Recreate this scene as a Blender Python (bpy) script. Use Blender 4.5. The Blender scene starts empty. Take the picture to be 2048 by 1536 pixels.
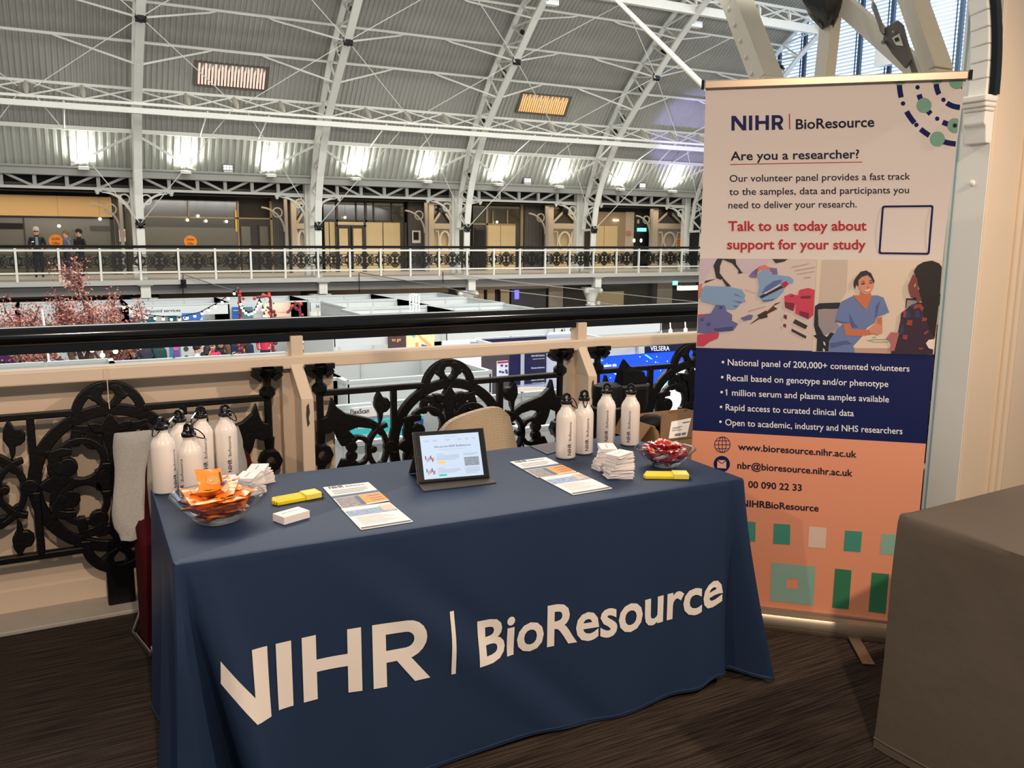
import bpy, bmesh, math, random
from mathutils import Vector as V, Matrix as MX
rnd = random.Random(7)
sc = bpy.context.scene
C = sc.collection
# ------------------------------------------------------------------ camera
F = 1720.0
H = 1.53
RX = V((0.8830734, -0.0722417, 0.4636405))     # rows of world-from-camera
RY = V((-0.4691796, -0.1510975, 0.8700805))
RZ = V((0.0071988, -0.9858756, -0.1673245))
cam_d = bpy.data.cameras.new('camera')
cam = bpy.data.objects.new('camera', cam_d)
C.objects.link(cam)
cam_d.sensor_width = 36.0
cam_d.lens = F / 2048 * 36
cam_d.clip_start = 0.05
cam_d.clip_end = 200
cam.matrix_world = MX(((RX[0], -RX[1], -RX[2], 0), (RY[0], -RY[1], -RY[2], 0), (RZ[0], -RZ[1], -RZ[2], H), (0, 0, 0, 1)))
sc.camera = cam
O = V((0, 0, H))


def ray(x, y):
    c = V((x - 1024, y - 768, F))
    return V((RX.dot(c), RY.dot(c), RZ.dot(c)))


def onz(x, y, z):
    r = ray(x, y)
    return O + r * ((z - H) / r.z)


def ony(x, y, Y):
    r = ray(x, y)
    return O + r * (Y / r.y)


def onx(x, y, X):
    r = ray(x, y)
    return O + r * (X / r.x)


# ------------------------------------------------------------------ world, lamps, exposure
sc.view_settings.view_transform = 'Standard'
sc.view_settings.look = 'None'
sc.view_settings.gamma = 1
sc.view_settings.exposure = 0.0
w = bpy.data.worlds.new('world')
sc.world = w
w.use_nodes = True
w.node_tree.nodes['Background'].inputs[0].default_value = (0.9, 0.96, 1.0, 1)
w.node_tree.nodes['Background'].inputs[1].default_value = 0.34


def area(name, loc, target, sx, sy, power, col, spread=180):
    d = bpy.data.lights.new(name, 'AREA')
    d.shape = 'RECTANGLE'
    d.size = sx
    d.size_y = sy
    d.energy = power
    d.color = col
    d.spread = math.radians(spread)
    o = bpy.data.objects.new(name, d)
    C.objects.link(o)
    o.location = loc
    o.rotation_euler = (V(target) - V(loc)).to_track_quat('-Z', 'Y').to_euler()
    return o


def spot(name, loc, target, power, col, ang=100, blend=0.6, rad=0.05):
    d = bpy.data.lights.new(name, 'SPOT')
    d.energy = power
    d.color = col
    d.spot_size = math.radians(ang)
    d.spot_blend = blend
    d.shadow_soft_size = rad
    o = bpy.data.objects.new(name, d)
    C.objects.link(o)
    o.location = loc
    o.rotation_euler = (V(target) - V(loc)).to_track_quat('-Z', 'Y').to_euler()
    return o


COOL = (1.0, 0.97, 0.9)
WARM = (1.0, 0.76, 0.57)
area('hall_light', (12, 18, 12.3), (12, 19, -3), 34, 13, 9000, COOL, 150)
area('hall_light', (13, 5.5, 4.6), (13, 30, 5.4), 32, .5, 1400, COOL, 150)  # unseen strip for the near eave lamps, added to brighten roof and far front
area('gallery_light', (12, 36, 3.05), (12, 36, 0), 34, 1.4, 420, (1, 0.8, 0.56))
spot('gallery_lamp', (0.2, -0.9, 3.3), (0.4, 2.6, 0.5), 365, WARM, 130, 0.7, 0.06)
spot('gallery_lamp', (3.9, 0.3, 3.3), (2.3, 2.2, 0.8), 345, WARM, 125, 0.7, 0.06)
spot('gallery_lamp', (-2.6, 0.3, 3.3), (-0.6, 3.0, 0.3), 170, WARM, 120, 0.7, 0.06)

spot('stage_light', (21, 24, -.4), (26.0, 31.6, 6.2), 5000, (.38, .34, 1), 24, .5, .1)
for wx, wy in ((9.2, 24.0), (9.0, 27.2), (9.2, 30.2), (12, 27)):
    spot('booth_light', (wx, wy, -.55), (wx - .4, wy + .3, -3), 110, (1, .72, .48), 140, .6, .1)

# ------------------------------------------------------------------ materials
MATS = {}


def s2l(c):
    return tuple((x / 12.92 if x <= 0.04045 else ((x + 0.055) / 1.055) ** 2.4) for x in c)


def mat(name, rgb, rough=0.6, metal=0.0, spec=0.5, emit=0.0, noise=0.0, nscale=20.0, bump=0.0, coat=0.0, sheen=0.0):
    """rgb in 0..255 sRGB"""
    if name in MATS:
        return MATS[name]
    m = bpy.data.materials.new(name)
    m.use_nodes = True
    nt = m.node_tree
    b = nt.nodes['Principled BSDF']
    lin = s2l([c / 255 for c in rgb]) + (1,)
    b.inputs['Base Color'].default_value = lin
    b.inputs['Roughness'].default_value = rough
    b.inputs['Metallic'].default_value = metal
    b.inputs['Specular IOR Level'].default_value = spec
    b.inputs['Coat Weight'].default_value = coat
    b.inputs['Sheen Weight'].default_value = sheen
    if emit:
        b.inputs['Emission Color'].default_value = lin
        b.inputs['Emission Strength'].default_value = emit
    if noise or bump:
        tc = nt.nodes.new('ShaderNodeTexCoord')
        n = nt.nodes.new('ShaderNodeTexNoise')
        n.inputs['Scale'].default_value = nscale
        n.inputs['Detail'].default_value = 4
        nt.links.new(tc.outputs['Object'], n.inputs['Vector'])
        if noise:
            mx = nt.nodes.new('ShaderNodeMix')
            mx.data_type = 'RGBA'
            mx.inputs[6].default_value = tuple(c * (1 - noise) for c in lin[:3]) + (1,)
            mx.inputs[7].default_value = tuple(min(1, c * (1 + noise)) for c in lin[:3]) + (1,)
            nt.links.new(n.outputs['Fac'], mx.inputs[0])
            nt.links.new(mx.outputs[2], b.inputs['Base Color'])
        if bump:
            bp = nt.nodes.new('ShaderNodeBump')
            bp.inputs['Strength'].default_value = bump
            bp.inputs['Distance'].default_value = 0.01
            nt.links.new(n.outputs['Fac'], bp.inputs['Height'])
            nt.links.new(bp.outputs['Normal'], b.inputs['Normal'])
    MATS[name] = m
    return m


def mat_glass(name, tint=(255, 255, 255), rough=0.03, ior=1.45):
    if name in MATS:
        return MATS[name]
    m = bpy.data.materials.new(name)
    m.use_nodes = True
    nt = m.node_tree
    nt.nodes.clear()
    out = nt.nodes.new('ShaderNodeOutputMaterial')
    tr = nt.nodes.new('ShaderNodeBsdfTransparent')
    tr.inputs[0].default_value = s2l([c / 255 for c in tint]) + (1,)
    gl = nt.nodes.new('ShaderNodeBsdfGlossy')
    gl.inputs['Roughness'].default_value = rough
    fr = nt.nodes.new('ShaderNodeLayerWeight')
    fr.inputs['Blend'].default_value = 0.12
    mx = nt.nodes.new('ShaderNodeMixShader')
    nt.links.new(fr.outputs['Facing'], mx.inputs[0])
    nt.links.new(tr.outputs[0], mx.inputs[1])
    nt.links.new(gl.outputs[0], mx.inputs[2])
    nt.links.new(mx.outputs[0], out.inputs[0])
    MATS[name] = m
    return m


# ------------------------------------------------------------------ mesh builder
class MB:
    def __init__(self):
        self.v = []
        self.f = []
        self.m = []

    def add(self, vs, fs, mi=0):
        b = len(self.v)
        self.v += [V(p) for p in vs]
        for f in fs:
            self.f.append([b + i for i in f])
            self.m.append(mi)
        return self

    def box(self, x0, x1, y0, y1, z0, z1, mi=0, M=None):
        vs = [V((x, y, z)) for z in (z0, z1) for y in (y0, y1) for x in (x0, x1)]
        if M:
            vs = [M @ p for p in vs]
        return self.add(vs, [(0, 2, 3, 1), (4, 5, 7, 6), (0, 1, 5, 4), (2, 6, 7, 3), (0, 4, 6, 2), (1, 3, 7, 5)], mi)

    def bar(self, a, b, w, h, up=(0, 0, 1), mi=0):
        a, b = V(a), V(b)
        d = (b - a).normalized()
        u = V(up)
        s = d.cross(u)
        if s.length < 1e-4:
            s = d.cross(V((1, 0, 0)))
        s.normalize()
        u = s.cross(d)
        s *= w / 2
        u *= h / 2
        vs = [a - s - u, a + s - u, a + s + u, a - s + u, b - s - u, b + s - u, b + s + u, b - s + u]
        return self.add(vs, [(3, 2, 1, 0), (4, 5, 6, 7), (0, 1, 5, 4), (1, 2, 6, 5), (2, 3, 7, 6), (3, 0, 4, 7)], mi)

    def tube(self, pts, r, n=8, closed=False, cap=True, mi=0):
        pts = [V(p) for p in pts]
        N = len(pts)
        rr = r if isinstance(r, (list, tuple)) else [r] * N
        prev = None
        vs = []
        for i in range(N):
            if closed:
                t = pts[(i + 1) % N] - pts[i - 1]
            else:
                t = pts[min(i + 1, N - 1)] - pts[max(i - 1, 0)]
            if t.length < 1e-9:
                t = V((0, 0, 1))
            t.normalize()
            if prev is None:
                u = t.orthogonal().normalized()
            else:
                u = prev - t * prev.dot(t)
                if u.length < 1e-6:
                    u = t.orthogonal()
                u.normalize()
            prev = u
            s = t.cross(u)
            for k in range(n):
                a = 2 * math.pi * k / n
                vs.append(pts[i] + (u * math.cos(a) + s * math.sin(a)) * rr[i])
        fs = []
        for i in range(N if closed else N - 1):
            j = (i + 1) % N
            for k in range(n):
                l = (k + 1) % n
                fs.append((i * n + k, i * n + l, j * n + l, j * n + k))
        if cap and not closed:
            fs.append(tuple(range(n - 1, -1, -1)))
            fs.append(tuple((N - 1) * n + k for k in range(n)))
        return self.add(vs, fs, mi)

    def lathe(self, prof, n=24, M=None, mi=0, ex=2.0, cap=True):
        """prof: list of (radius, z); ex: superellipse exponent"""
        vs = []
        for r, z in prof:
            for k in range(n):
                a = 2 * math.pi * k / n
                c, s = math.cos(a), math.sin(a)
                q = 1.0 if ex == 2 else 1.0 / ((abs(c) ** ex + abs(s) ** ex) ** (1 / ex))
                p = V((r * q * c, r * q * s, z))
                vs.append(M @ p if M else p)
        fs = []
        for i in range(len(prof) - 1):
            for k in range(n):
                l = (k + 1) % n
                fs.append((i * n + k, i * n + l, (i + 1) * n + l, (i + 1) * n + k))
        if cap:
            fs.append(tuple(range(n - 1, -1, -1)))
            fs.append(tuple((len(prof) - 1) * n + k for k in range(n)))
        return self.add(vs, fs, mi)

    def prism(self, poly, M, t, mi=0):
        """poly in local xy, extruded +-t/2 along local z"""
        n = len(poly)
        vs = [M @ V((p[0], p[1], -t / 2)) for p in poly] + [M @ V((p[0], p[1], t / 2)) for p in poly]
        fs = [tuple(range(n - 1, -1, -1)), tuple(range(n, 2 * n))]
        for k in range(n):
            l = (k + 1) % n
            fs.append((k, l, n + l, n + k))
        return self.add(vs, fs, mi)

    def stroke(self, pts, w, M, t, mi=0, closed=False):
        """flat 2D ribbon of width w (or list) along pts, extruded t"""
        N = len(pts)
        ww = w if isinstance(w, (list, tuple)) else [w] * N
        L, Rr = [], []
        for i in range(N):
            if closed:
                a, b = pts[i - 1], pts[(i + 1) % N]
            else:
                a, b = pts[max(i - 1, 0)], pts[min(i + 1, N - 1)]
            dx, dy = b[0] - a[0], b[1] - a[1]
            l = math.hypot(dx, dy) or 1
            nx, ny = -dy / l * ww[i] / 2, dx / l * ww[i] / 2
            L.append((pts[i][0] + nx, pts[i][1] + ny))
            Rr.append((pts[i][0] - nx, pts[i][1] - ny))
        vs = []
        for i in range(N):
            for p, z in ((L[i], -t / 2), (Rr[i], -t / 2), (Rr[i], t / 2), (L[i], t / 2)):
                vs.append(M @ V((p[0], p[1], z)))
        fs = []
        for i in range(N if closed else N - 1):
            j = (i + 1) % N
            for k in range(4):
                l = (k + 1) % 4
                fs.append((i * 4 + k, i * 4 + l, j * 4 + l, j * 4 + k))
        if not closed:
            fs.append((3, 2, 1, 0))
            fs.append(tuple((N - 1) * 4 + k for k in range(4)))
        return self.add(vs, fs, mi)

    def ball(self, c, r, n=10, mi=0, sc3=(1, 1, 1)):
        c = V(c)
        prof = []
        m = max(4, n // 2)
        vs = [c + V((0, 0, -r * sc3[2]))]
        for i in range(1, m):
            a = math.pi * i / m
            for k in range(n):
                b = 2 * math.pi * k / n
                vs.append(c + V((math.sin(a) * math.cos(b) * r * sc3[0], math.sin(a) * math.sin(b) * r * sc3[1], -math.cos(a) * r * sc3[2])))
        vs.append(c + V((0, 0, r * sc3[2])))
        fs = []
        for k in range(n):
            l = (k + 1) % n
            fs.append((0, 1 + l, 1 + k))
            for i in range(m - 2):
                fs.append((1 + i * n + k, 1 + i * n + l, 1 + (i + 1) * n + l, 1 + (i + 1) * n + k))
            fs.append((len(vs) - 1, 1 + (m - 2) * n + k, 1 + (m - 2) * n + l))
        return self.add(vs, fs, mi)

    def build(self, name, mats, parent=None, smooth=False, bevel=0.0, sharp=35, fix=False):
        if not isinstance(mats, (list, tuple)):
            mats = [mats]
        me = bpy.data.meshes.new(name)
        me.from_pydata([tuple(p) for p in self.v], [], self.f)
        for mm in mats:
            me.materials.append(mm)
        me.polygons.foreach_set('material_index', self.m)
        if fix:
            bm = bmesh.new()
            bm.from_mesh(me)
            bmesh.ops.recalc_face_normals(bm, faces=bm.faces)
            bm.to_mesh(me)
            bm.free()
        if smooth:
            me.polygons.foreach_set('use_smooth', [True] * len(me.polygons))
            me.set_sharp_from_angle(angle=math.radians(sharp))
        me.update()
        o = bpy.data.objects.new(name, me)
        C.objects.link(o)
        if parent:
            adopt(o, parent)
        if bevel:
            b = o.modifiers.new('bevel', 'BEVEL')
            b.width = bevel
            b.segments = 2
            b.limit_method = 'ANGLE'
        return o


def wm(o):
    """world matrix while building (parents are never rotated while building)"""
    if o.parent is None:
        return MX.Translation(o.location)
    return wm(o.parent) @ o.matrix_parent_inverse @ MX.Translation(o.location)


def adopt(o, parent):
    o.parent = parent
    o.matrix_parent_inverse = wm(parent).inverted()


def tag(o, label=None, cat=None, group=None, kind=None):
    if label:
        o['label'] = label
    if cat:
        o['category'] = cat
    if group:
        o['group'] = group
    if kind:
        o['kind'] = kind
    return o


def thing(name, label, cat, loc=(0, 0, 0), group=None, kind=None):
    o = bpy.data.objects.new(name, None)
    o.empty_display_size = 0.1
    C.objects.link(o)
    o.location = loc
    return tag(o, label, cat, group, kind)


def copy_tree(o, parent=None):
    c = o.copy()
    C.objects.link(c)
    if parent:
        inv = o.matrix_parent_inverse.copy()
        c.parent = parent
        c.matrix_parent_inverse = inv
    for ch in list(o.children):
        copy_tree(ch, c)
    return c


def place(root, loc, rz=0.0, label=None, group=None, scale=None):
    root.location = loc
    root.rotation_euler = (0, 0, rz)
    if scale:
        root.scale = (scale, scale, scale)
    if label:
        root['label'] = label
    if group:
        root['group'] = group
    return root


ORD = ['first', 'second', 'third', 'fourth', 'fifth', 'sixth', 'seventh', 'eighth', 'ninth', 'tenth', 'eleventh', 'twelfth', 'thirteenth', 'fourteenth', 'fifteenth', 'sixteenth']


def arc(cx, cy, r, a0, a1, n=16):
    return [(cx + r * math.cos(math.radians(a0 + (a1 - a0) * i / n)), cy + r * math.sin(math.radians(a0 + (a1 - a0) * i / n))) for i in range(n + 1)]


def disc(cx, cy, r, n=20):
    return [(cx + r * math.cos(2 * math.pi * k / n), cy + r * math.sin(2 * math.pi * k / n)) for k in range(n)]


# ------------------------------------------------------------------ lettering
_gl = {}


def glyphs(s, bold=0.0):
    key = (s, bold)
    if key in _gl:
        return _gl[key]
    cu = bpy.data.curves.new('text', 'FONT')
    cu.body = s
    cu.size = 1
    cu.offset = bold
    cu.resolution_u = 3
    ob = bpy.data.objects.new('text', cu)
    C.objects.link(ob)
    dg = bpy.context.evaluated_depsgraph_get()
    me = ob.evaluated_get(dg).to_mesh()
    vs = [(v.co.x, v.co.y) for v in me.vertices]
    fs = [tuple(p.vertices) for p in me.polygons]
    ob.evaluated_get(dg).to_mesh_clear()
    bpy.data.objects.remove(ob)
    bpy.data.curves.remove(cu)
    _gl[key] = (vs, fs)
    return _gl[key]


CAP = max(v[1] for v in glyphs('H')[0])


def text(mb, s, p0, p1, cap, mapper, mi=0, bold=0.0, lean=0.0):
    """baseline from p0 to p1 (2D), cap height given in the same units, y grows downward"""
    vs, fs = glyphs(s, bold)
    xs = [v[0] for v in vs]
    x0, x1 = min(xs), max(xs)
    out = []
    for x, y in vs:
        t = (x - x0) / (x1 - x0)
        h = y / CAP * cap
        out.append(mapper(p0[0] + (p1[0] - p0[0]) * t + lean * h, p0[1] + (p1[1] - p0[1]) * t - h))
    mb.add(out, fs, mi)


def frame(origin, ux, uy):
    """matrix with local x,y axes ux,uy"""
    ux, uy = V(ux).normalized(), V(uy).normalized()
    uz = ux.cross(uy).normalized()
    o = V(origin)
    return MX(((ux.x, uy.x, uz.x, o.x), (ux.y, uy.y, uz.y, o.y), (ux.z, uy.z, uz.z, o.z), (0, 0, 0, 1)))


# common materials
m_white = mat('white_steel_paint', (214, 214, 206), 0.45, noise=0.05, nscale=3)
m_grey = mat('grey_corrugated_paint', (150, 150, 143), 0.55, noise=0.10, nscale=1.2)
m_black = mat('black_gloss_paint', (10, 10, 10), 0.13, spec=0.5)
m_blackm = mat('black_iron_paint', (11, 10, 10), 0.4, spec=0.3, bump=0.15, nscale=60)
m_dark = mat('dark_void', (22, 21, 20), 0.8)
m_cream = mat('cream_paint', (222, 202, 178), 0.4, noise=0.03, nscale=5, bump=0.06)
m_chrome = mat('chrome', (200, 200, 205), 0.15, metal=1.0)
m_navy = mat('navy_cloth', (37, 53, 79), 0.5, spec=0.2, bump=0.02, nscale=300)
m_paper = mat('white_paper', (236, 232, 226), 0.6)
m_ink = mat('navy_ink', (16, 20, 58), 0.6)
# ================================================================== SETTING: near gallery
def carpet():
    m = bpy.data.materials.new('striped_brown_carpet')
    m.use_nodes = True
    nt = m.node_tree
    b = nt.nodes['Principled BSDF']
    b.inputs['Roughness'].default_value = 0.95
    b.inputs['Specular IOR Level'].default_value = 0.1
    tc = nt.nodes.new('ShaderNodeTexCoord')
    mp = nt.nodes.new('ShaderNodeMapping')
    mp.inputs['Scale'].default_value = (4, 150, 1)
    n1 = nt.nodes.new('ShaderNodeTexNoise')
    n1.inputs['Scale'].default_value = 1
    n1.inputs['Detail'].default_value = 3
    n2 = nt.nodes.new('ShaderNodeTexNoise')
    n2.inputs['Scale'].default_value = 260
    cr = nt.nodes.new('ShaderNodeValToRGB')
    cr.color_ramp.elements[0].position = 0.36
    cr.color_ramp.elements[0].color = s2l((34 / 255, 28 / 255, 25 / 255)) + (1,)
    cr.color_ramp.elements[1].position = 0.66
    cr.color_ramp.elements[1].color = s2l((72 / 255, 61 / 255, 52 / 255)) + (1,)
    mx = nt.nodes.new('ShaderNodeMath')
    mx.operation = 'MULTIPLY_ADD'
    mx.inputs[1].default_value = 0.35
    bp = nt.nodes.new('ShaderNodeBump')
    bp.inputs['Strength'].default_value = 0.5
    bp.inputs['Distance'].default_value = 0.006
    L = nt.links.new
    L(tc.outputs['Object'], mp.inputs[0])
    L(mp.outputs[0], n1.inputs['Vector'])
    L(tc.outputs['Object'], n2.inputs['Vector'])
    L(n2.outputs['Fac'], mx.inputs[0])
    sb = nt.nodes.new('ShaderNodeMath')
    sb.operation = 'SUBTRACT'
    sb.inputs[1].default_value = 0.17
    L(n1.outputs['Fac'], sb.inputs[0])
    L(sb.outputs[0], mx.inputs[2])
    L(mx.outputs[0], cr.inputs[0])
    L(cr.outputs[0], b.inputs['Base Color'])
    L(mx.outputs[0], bp.inputs['Height'])
    L(bp.outputs[0], b.inputs['Normal'])
    return m


tag(MB().box(-6, 9, -4, 3.86, -0.25, 0).build('floor', carpet()), kind='structure')
m_sill = mat('worn_grey_sill', (176, 168, 156), 0.5, noise=0.12, nscale=9)
tag(MB().box(-6, 5.3, 3.655, 3.93, 0, 0.018).build('trim_1', m_sill, bevel=0.004), kind='structure')

# ------------------------------------------------------------------ iron balustrade
BAY = 1.4845
PCX = 0.165           # centre of the first full iron panel
PY = 3.75
CZ = 0.556


def iron_panel_mb(M):
    mb = MB()
    T = 0.028
    cnt = [0]

    def tk():
        cnt[0] += 1
        return T + (cnt[0] % 23) * .0005
    S = lambda pts, w, closed=False: mb.stroke(pts, w, M, tk(), closed=closed)
    P = lambda poly: mb.prism(poly, M, tk())
    # big ring, top and bottom arches, rails and uprights
    S(arc(0, 0, .284, 0, 360, 56)[:-1], .048, True)
    for s in (1, -1):
        a = arc(0, s * .262, .121, -8 if s > 0 else 8, 188 if s > 0 else -188, 24)
        S(a, .038)
        for q in (-1, 1):
            S([(q * .125, s * .282), (q * .625, s * .282)], .027)
            S([(q * .279, s * .02), (q * .279, s * .282)], .028)
            # heart shaped scroll under the arch
            S([(0, s * .295), (q * .03, s * .318), (q * .046, s * .345), (q * .03, s * .372), (q * .012, s * .38)], [.018, .03, .042, .036, .016])
            P([(q * .03, s * .325), (q * .056, s * .322), (q * .074, s * .338), (q * .076, s * .35), (q * .056, s * .345), (q * .04, s * .365)][::q * s])
            # teardrop hanging from the rail
            P([(q * (.353 - .0), s * .277), (q * .372, s * .24), (q * .376, s * .2), (q * .358, s * .165), (q * .352, s * .11), (q * .338, s * .14), (q * .334, s * .17), (q * .318, s * .172), (q * .3, s * .19), (q * .298, s * .215), (q * .312, s * .237), (q * .332, s * .24)][::-q * s])
            # big leaf springing from the baluster
            P([(q * .575, s * .262), (q * .588, s * .205), (q * .6, s * .176), (q * .627, s * .168), (q * .627, s * .095), (q * .592, s * .095), (q * .566, s * .108), (q * .555, s * .07), (q * .535, s * .03), (q * .49, s * .03), (q * .47, s * .07), (q * .5, s * .1), (q * .455, s * .112), (q * .395, s * .1), (q * .35, s * .06), (q * .322, s * .065), (q * .35, s * .115), (q * .4, s * .15), (q * .46, s * .168), (q * .515, s * .184), (q * .556, s * .218)][::q * s])
            # small round buds of the side scroll
            P(disc(q * .487, s * .022, .026, 14)[::1])
            S(arc(q * .462, 0, .066, 90 if q > 0 else 90, (90 - 180 * s) if q < 0 else (90 + 180 * 1), 14) if False else [(q * .487, s * .045), (q * .46, s * .066), (q * .428, s * .056), (q * .405, s * .028), (q * .4, 0)], .024)
        # curls and ball inside the ring are placed by the four arms below
    for q in (-1, 1):
        # side circles meeting the ring at the hub
        S(arc(q * .47, 0, .152, 62 if q < 0 else 118, -62 if q < 0 else 242, 22), .024)
        S(arc(q * .295, 0, .113, 100 if q < 0 else 80, 260 if q < 0 else -80, 22), .024)
        P(disc(q * .3, 0, .034, 16))
        P(disc(q * .385, 0, .018, 10))
    # four arms: stem, trefoil head, curled balls
    for k in range(4):
        a = math.pi / 2 * k
        R = lambda p: (p[0] * math.cos(a) - p[1] * math.sin(a), p[0] * math.sin(a) + p[1] * math.cos(a))
        P([R(p) for p in [(-.018, .03), (.018, .03), (.014, .105), (.024, .15), (.03, .19), (.066, .198), (.082, .236), (.05, .236), (.032, .23), (.012, .262), (0, .272), (-.012, .262), (-.032, .23), (-.05, .236), (-.082, .236), (-.066, .198), (-.03, .19), (-.024, .15), (-.014, .105)]])
        P([R(p) for p in [(-.05, .045), (.05, .045), (.04, .07), (-.04, .07)]])
        for q in (-1, 1):
            P([R(p) for p in disc(q * .066, .163, .037, 14)])
            S([R(p) for p in [(q * .045, .185), (q * .085, .21), (q * .118, .215), (q * .14, .232)]], [.034, .042, .036, .016])
            S([R(p) for p in [(q * .12, .215), (q * .13, .18), (q * .128, .145)]], [.036, .036, .026])
    for sx in (-1, 1):
        for sy in (-1, 1):
            S(arc(sx * .115, sy * .085, .084, 0, 360, 22)[:-1], .028, True)
    P(disc(0, 0, .06, 18))
    return mb


def baluster_mb(x, z0, y=PY):
    """cast iron baluster, its round eye at mid height"""
    mb = MB()
    M = MX.Translation((x, y, z0))
    mb.lathe([(.017, .06), (.017, .45)], 8, M)
    mb.lathe([(.017, .64), (.017, .83), (.035, .85), (.036, .872), (.018, .888), (.017, .9), (.02, .92), (.034, .945), (.05, .962), (.034, .968)], 8, M)
    E = frame((x, y, z0 + .556), (1, 0, 0), (0, 0, 1))
    mb.stroke(arc(0, 0, .036, 0, 360, 8)[:-1], .03, E, .045, closed=True)
    mb.lathe([(.024, .45), (.02, .5), (.03, .515)], 8, M)
    mb.lathe([(.03, .597), (.02, .61), (.024, .66)], 8, M)
    for sg in (-1, 1):
        mb.stroke([(sg * .025, .36), (sg * .045, .378), (sg * .062, .385)], [.02, .026, .014], E, .05)
        mb.box(x + sg * .02 - .045, x + sg * .02 + .045, y - .03, y + .03, z0 + .95, z0 + .974)
    mb.lathe([(.03, .0), (.03, .03), (.02, .05), (.017, .06)], 8, M)
    return mb


bal = thing('balustrade', 'near gallery balustrade with fat black handrail, cream rail and ornate black iron panels', 'railing', (PCX, 3.78, 0))
mb = MB()
mb.tube([(-6, 3.8, 1.139), (5.3, 3.8, 1.139)], .0415, 28)
mb.box(-6, 5.2, 3.775, 3.825, 1.075, 1.108)
tag(mb.build('handrail', m_black, bal, smooth=True), 'glossy black round handrail')
mb = MB().box(-6, 5.2, 3.745, 3.845, .957, 1.012)
mb.build('mid_rail', m_cream, bal, bevel=.006)
for i in range(-3, 5):
    px = .93 + i * BAY
    if px > 5.0:
        continue
    mb = MB()
    mb.box(px - .027, px + .027, 3.755, 3.83, .95, 1.1)
    mb.build('post', m_cream, bal, bevel=.003)
    mb = MB()
    mb.box(px - .062, px + .05, 3.80, 3.87, .02, .957)
    mb.box(px - .01, px + .045, 3.675, 3.80, .02, .83)
    mb.add([(px - .01, 3.675, .83), (px + .045, 3.675, .83), (px + .045, 3.80, .83), (px - .01, 3.80, .83), (px - .035, 3.742, .975), (px + .02, 3.742, .975), (px + .02, 3.80, .975), (px - .035, 3.80, .975)],
           [(0, 1, 5, 4), (1, 2, 6, 5), (2, 3, 7, 6), (3, 0, 4, 7), (4, 5, 6, 7)])
    mb.build('pier', m_cream, bal, bevel=.004)
    # chipped paint
    if i in (0, 1):
        mb = MB()
        pp = [(px + .012, .80), (px + .022, .812), (px + .026, .77), (px + .02, .745), (px + .024, .72), (px + .013, .705), (px + .009, .76)]
        mb.add([(a, 3.6742, b) for a, b in pp], [tuple(range(len(pp)))])
        mb.build('paint_chip', mat('bare_dark_metal', (60, 52, 44), .7), bal)
for i in range(-2, 4):
    cx = PCX + i * BAY
    M = frame((cx, PY, CZ), (1, 0, 0), (0, 0, 1))
    pn = iron_panel_mb(M).build('iron_panel', m_blackm, bal, bevel=.004)
    for q in (-.6275, .6275):
        baluster_mb(cx + q, 0).build('baluster', m_blackm, pn, smooth=True)
    mb = MB()
    mb.box(cx - .055, cx + .05, 3.735, 3.785, .018, .19)
    mb.build('panel_foot', m_blackm, pn, bevel=.006)
# cream backing board behind the left panels, with its plinth
mb = MB().box(-6, 1.118, 3.86, 3.89, .1, .97)
mb.build('backing_board', m_cream, bal)
mb = MB()
mb.box(-6, 1.118, 3.85, 3.93, .018, .105)
mb.add([(-6, 3.85, .105), (1.118, 3.85, .105), (1.118, 3.88, .13), (-6, 3.88, .13)], [(0, 1, 2, 3)])
mb.build('plinth', m_cream, bal)
mb = MB().tube([(.165, 3.735, 1.01), (.165, 3.732, .88), (.166, 3.73, .845)], .002, 5)
mb.build('cable_tie', m_cream, bal)

# ------------------------------------------------------------------ right hand column and wall
XC = 4.282
XA = 5.137
m_colw = mat('white_column_paint', (242, 240, 230), 0.35, noise=.02, nscale=4, bump=.08)
m_wallr = mat('cream_wall_paint', (226, 206, 180), 0.28, noise=.02, nscale=4, bump=.12)
mb = MB()
mb.box(XC, 9, 2.85, 3.064, -.25, 4.6)
tag(mb.build('wall_right', m_wallr, bevel=.012), kind='structure')
mb = MB().box(XC - .006, XC, 2.856, 3.059, 0, 4.6)
tag(mb.build('trim_2', m_colw), kind='structure')
mb = MB()
mb.box(XC - .009, XC - .004, 3.029, 3.041, 0, 4.6)
tag(mb.build('trim_3', mat('blue_grey_groove', (150, 178, 182), .5)), kind='structure')
for xx in (4.56, 4.617):  # round beads stand in for the rounded column's highlight lines
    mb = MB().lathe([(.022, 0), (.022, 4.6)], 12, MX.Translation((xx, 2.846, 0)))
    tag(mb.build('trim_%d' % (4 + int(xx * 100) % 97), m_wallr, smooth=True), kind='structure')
# bracket on the column with the arch mould rising from it
cb = thing('corbel', 'small white moulded bracket near the top of the white column beside the banner', 'bracket', (XC, 3.1, 2.1))
E_ = frame((XC - .07, 3.5, 0), (-1, 0, 0), (0, 0, 1))
mb = MB()
mb.box(XC - .10, XC, 2.84, 3.002, 2.225, 2.259)
mb.box(XC - .088, XC, 2.845, 2.993, 2.2, 2.225)
mb.box(XC - .076, XC, 2.85, 2.983, 2.18, 2.2)
mb.build('corbel_cap', m_colw, cb, bevel=.008)
mb = MB()
sil = [(0, 2.18), (.068, 2.18), (.068, 2.119), (.051, 2.1), (.046, 2.062), (.04, 2.024), (0, 2.024)]
mb.prism([(-(p[0]), p[1]) for p in sil], MX(((1, 0, 0, XC), (0, 0, -1, 2.917), (0, 1, 0, 0), (0, 0, 0, 1))), .12)
mb.build('corbel_body', m_colw, cb, bevel=.006)
mb = MB()
pts = [(2.917 + .34 * (k / 14) ** 2.3, 2.259 + 1.14 * k / 14) for k in range(15)]
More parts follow.
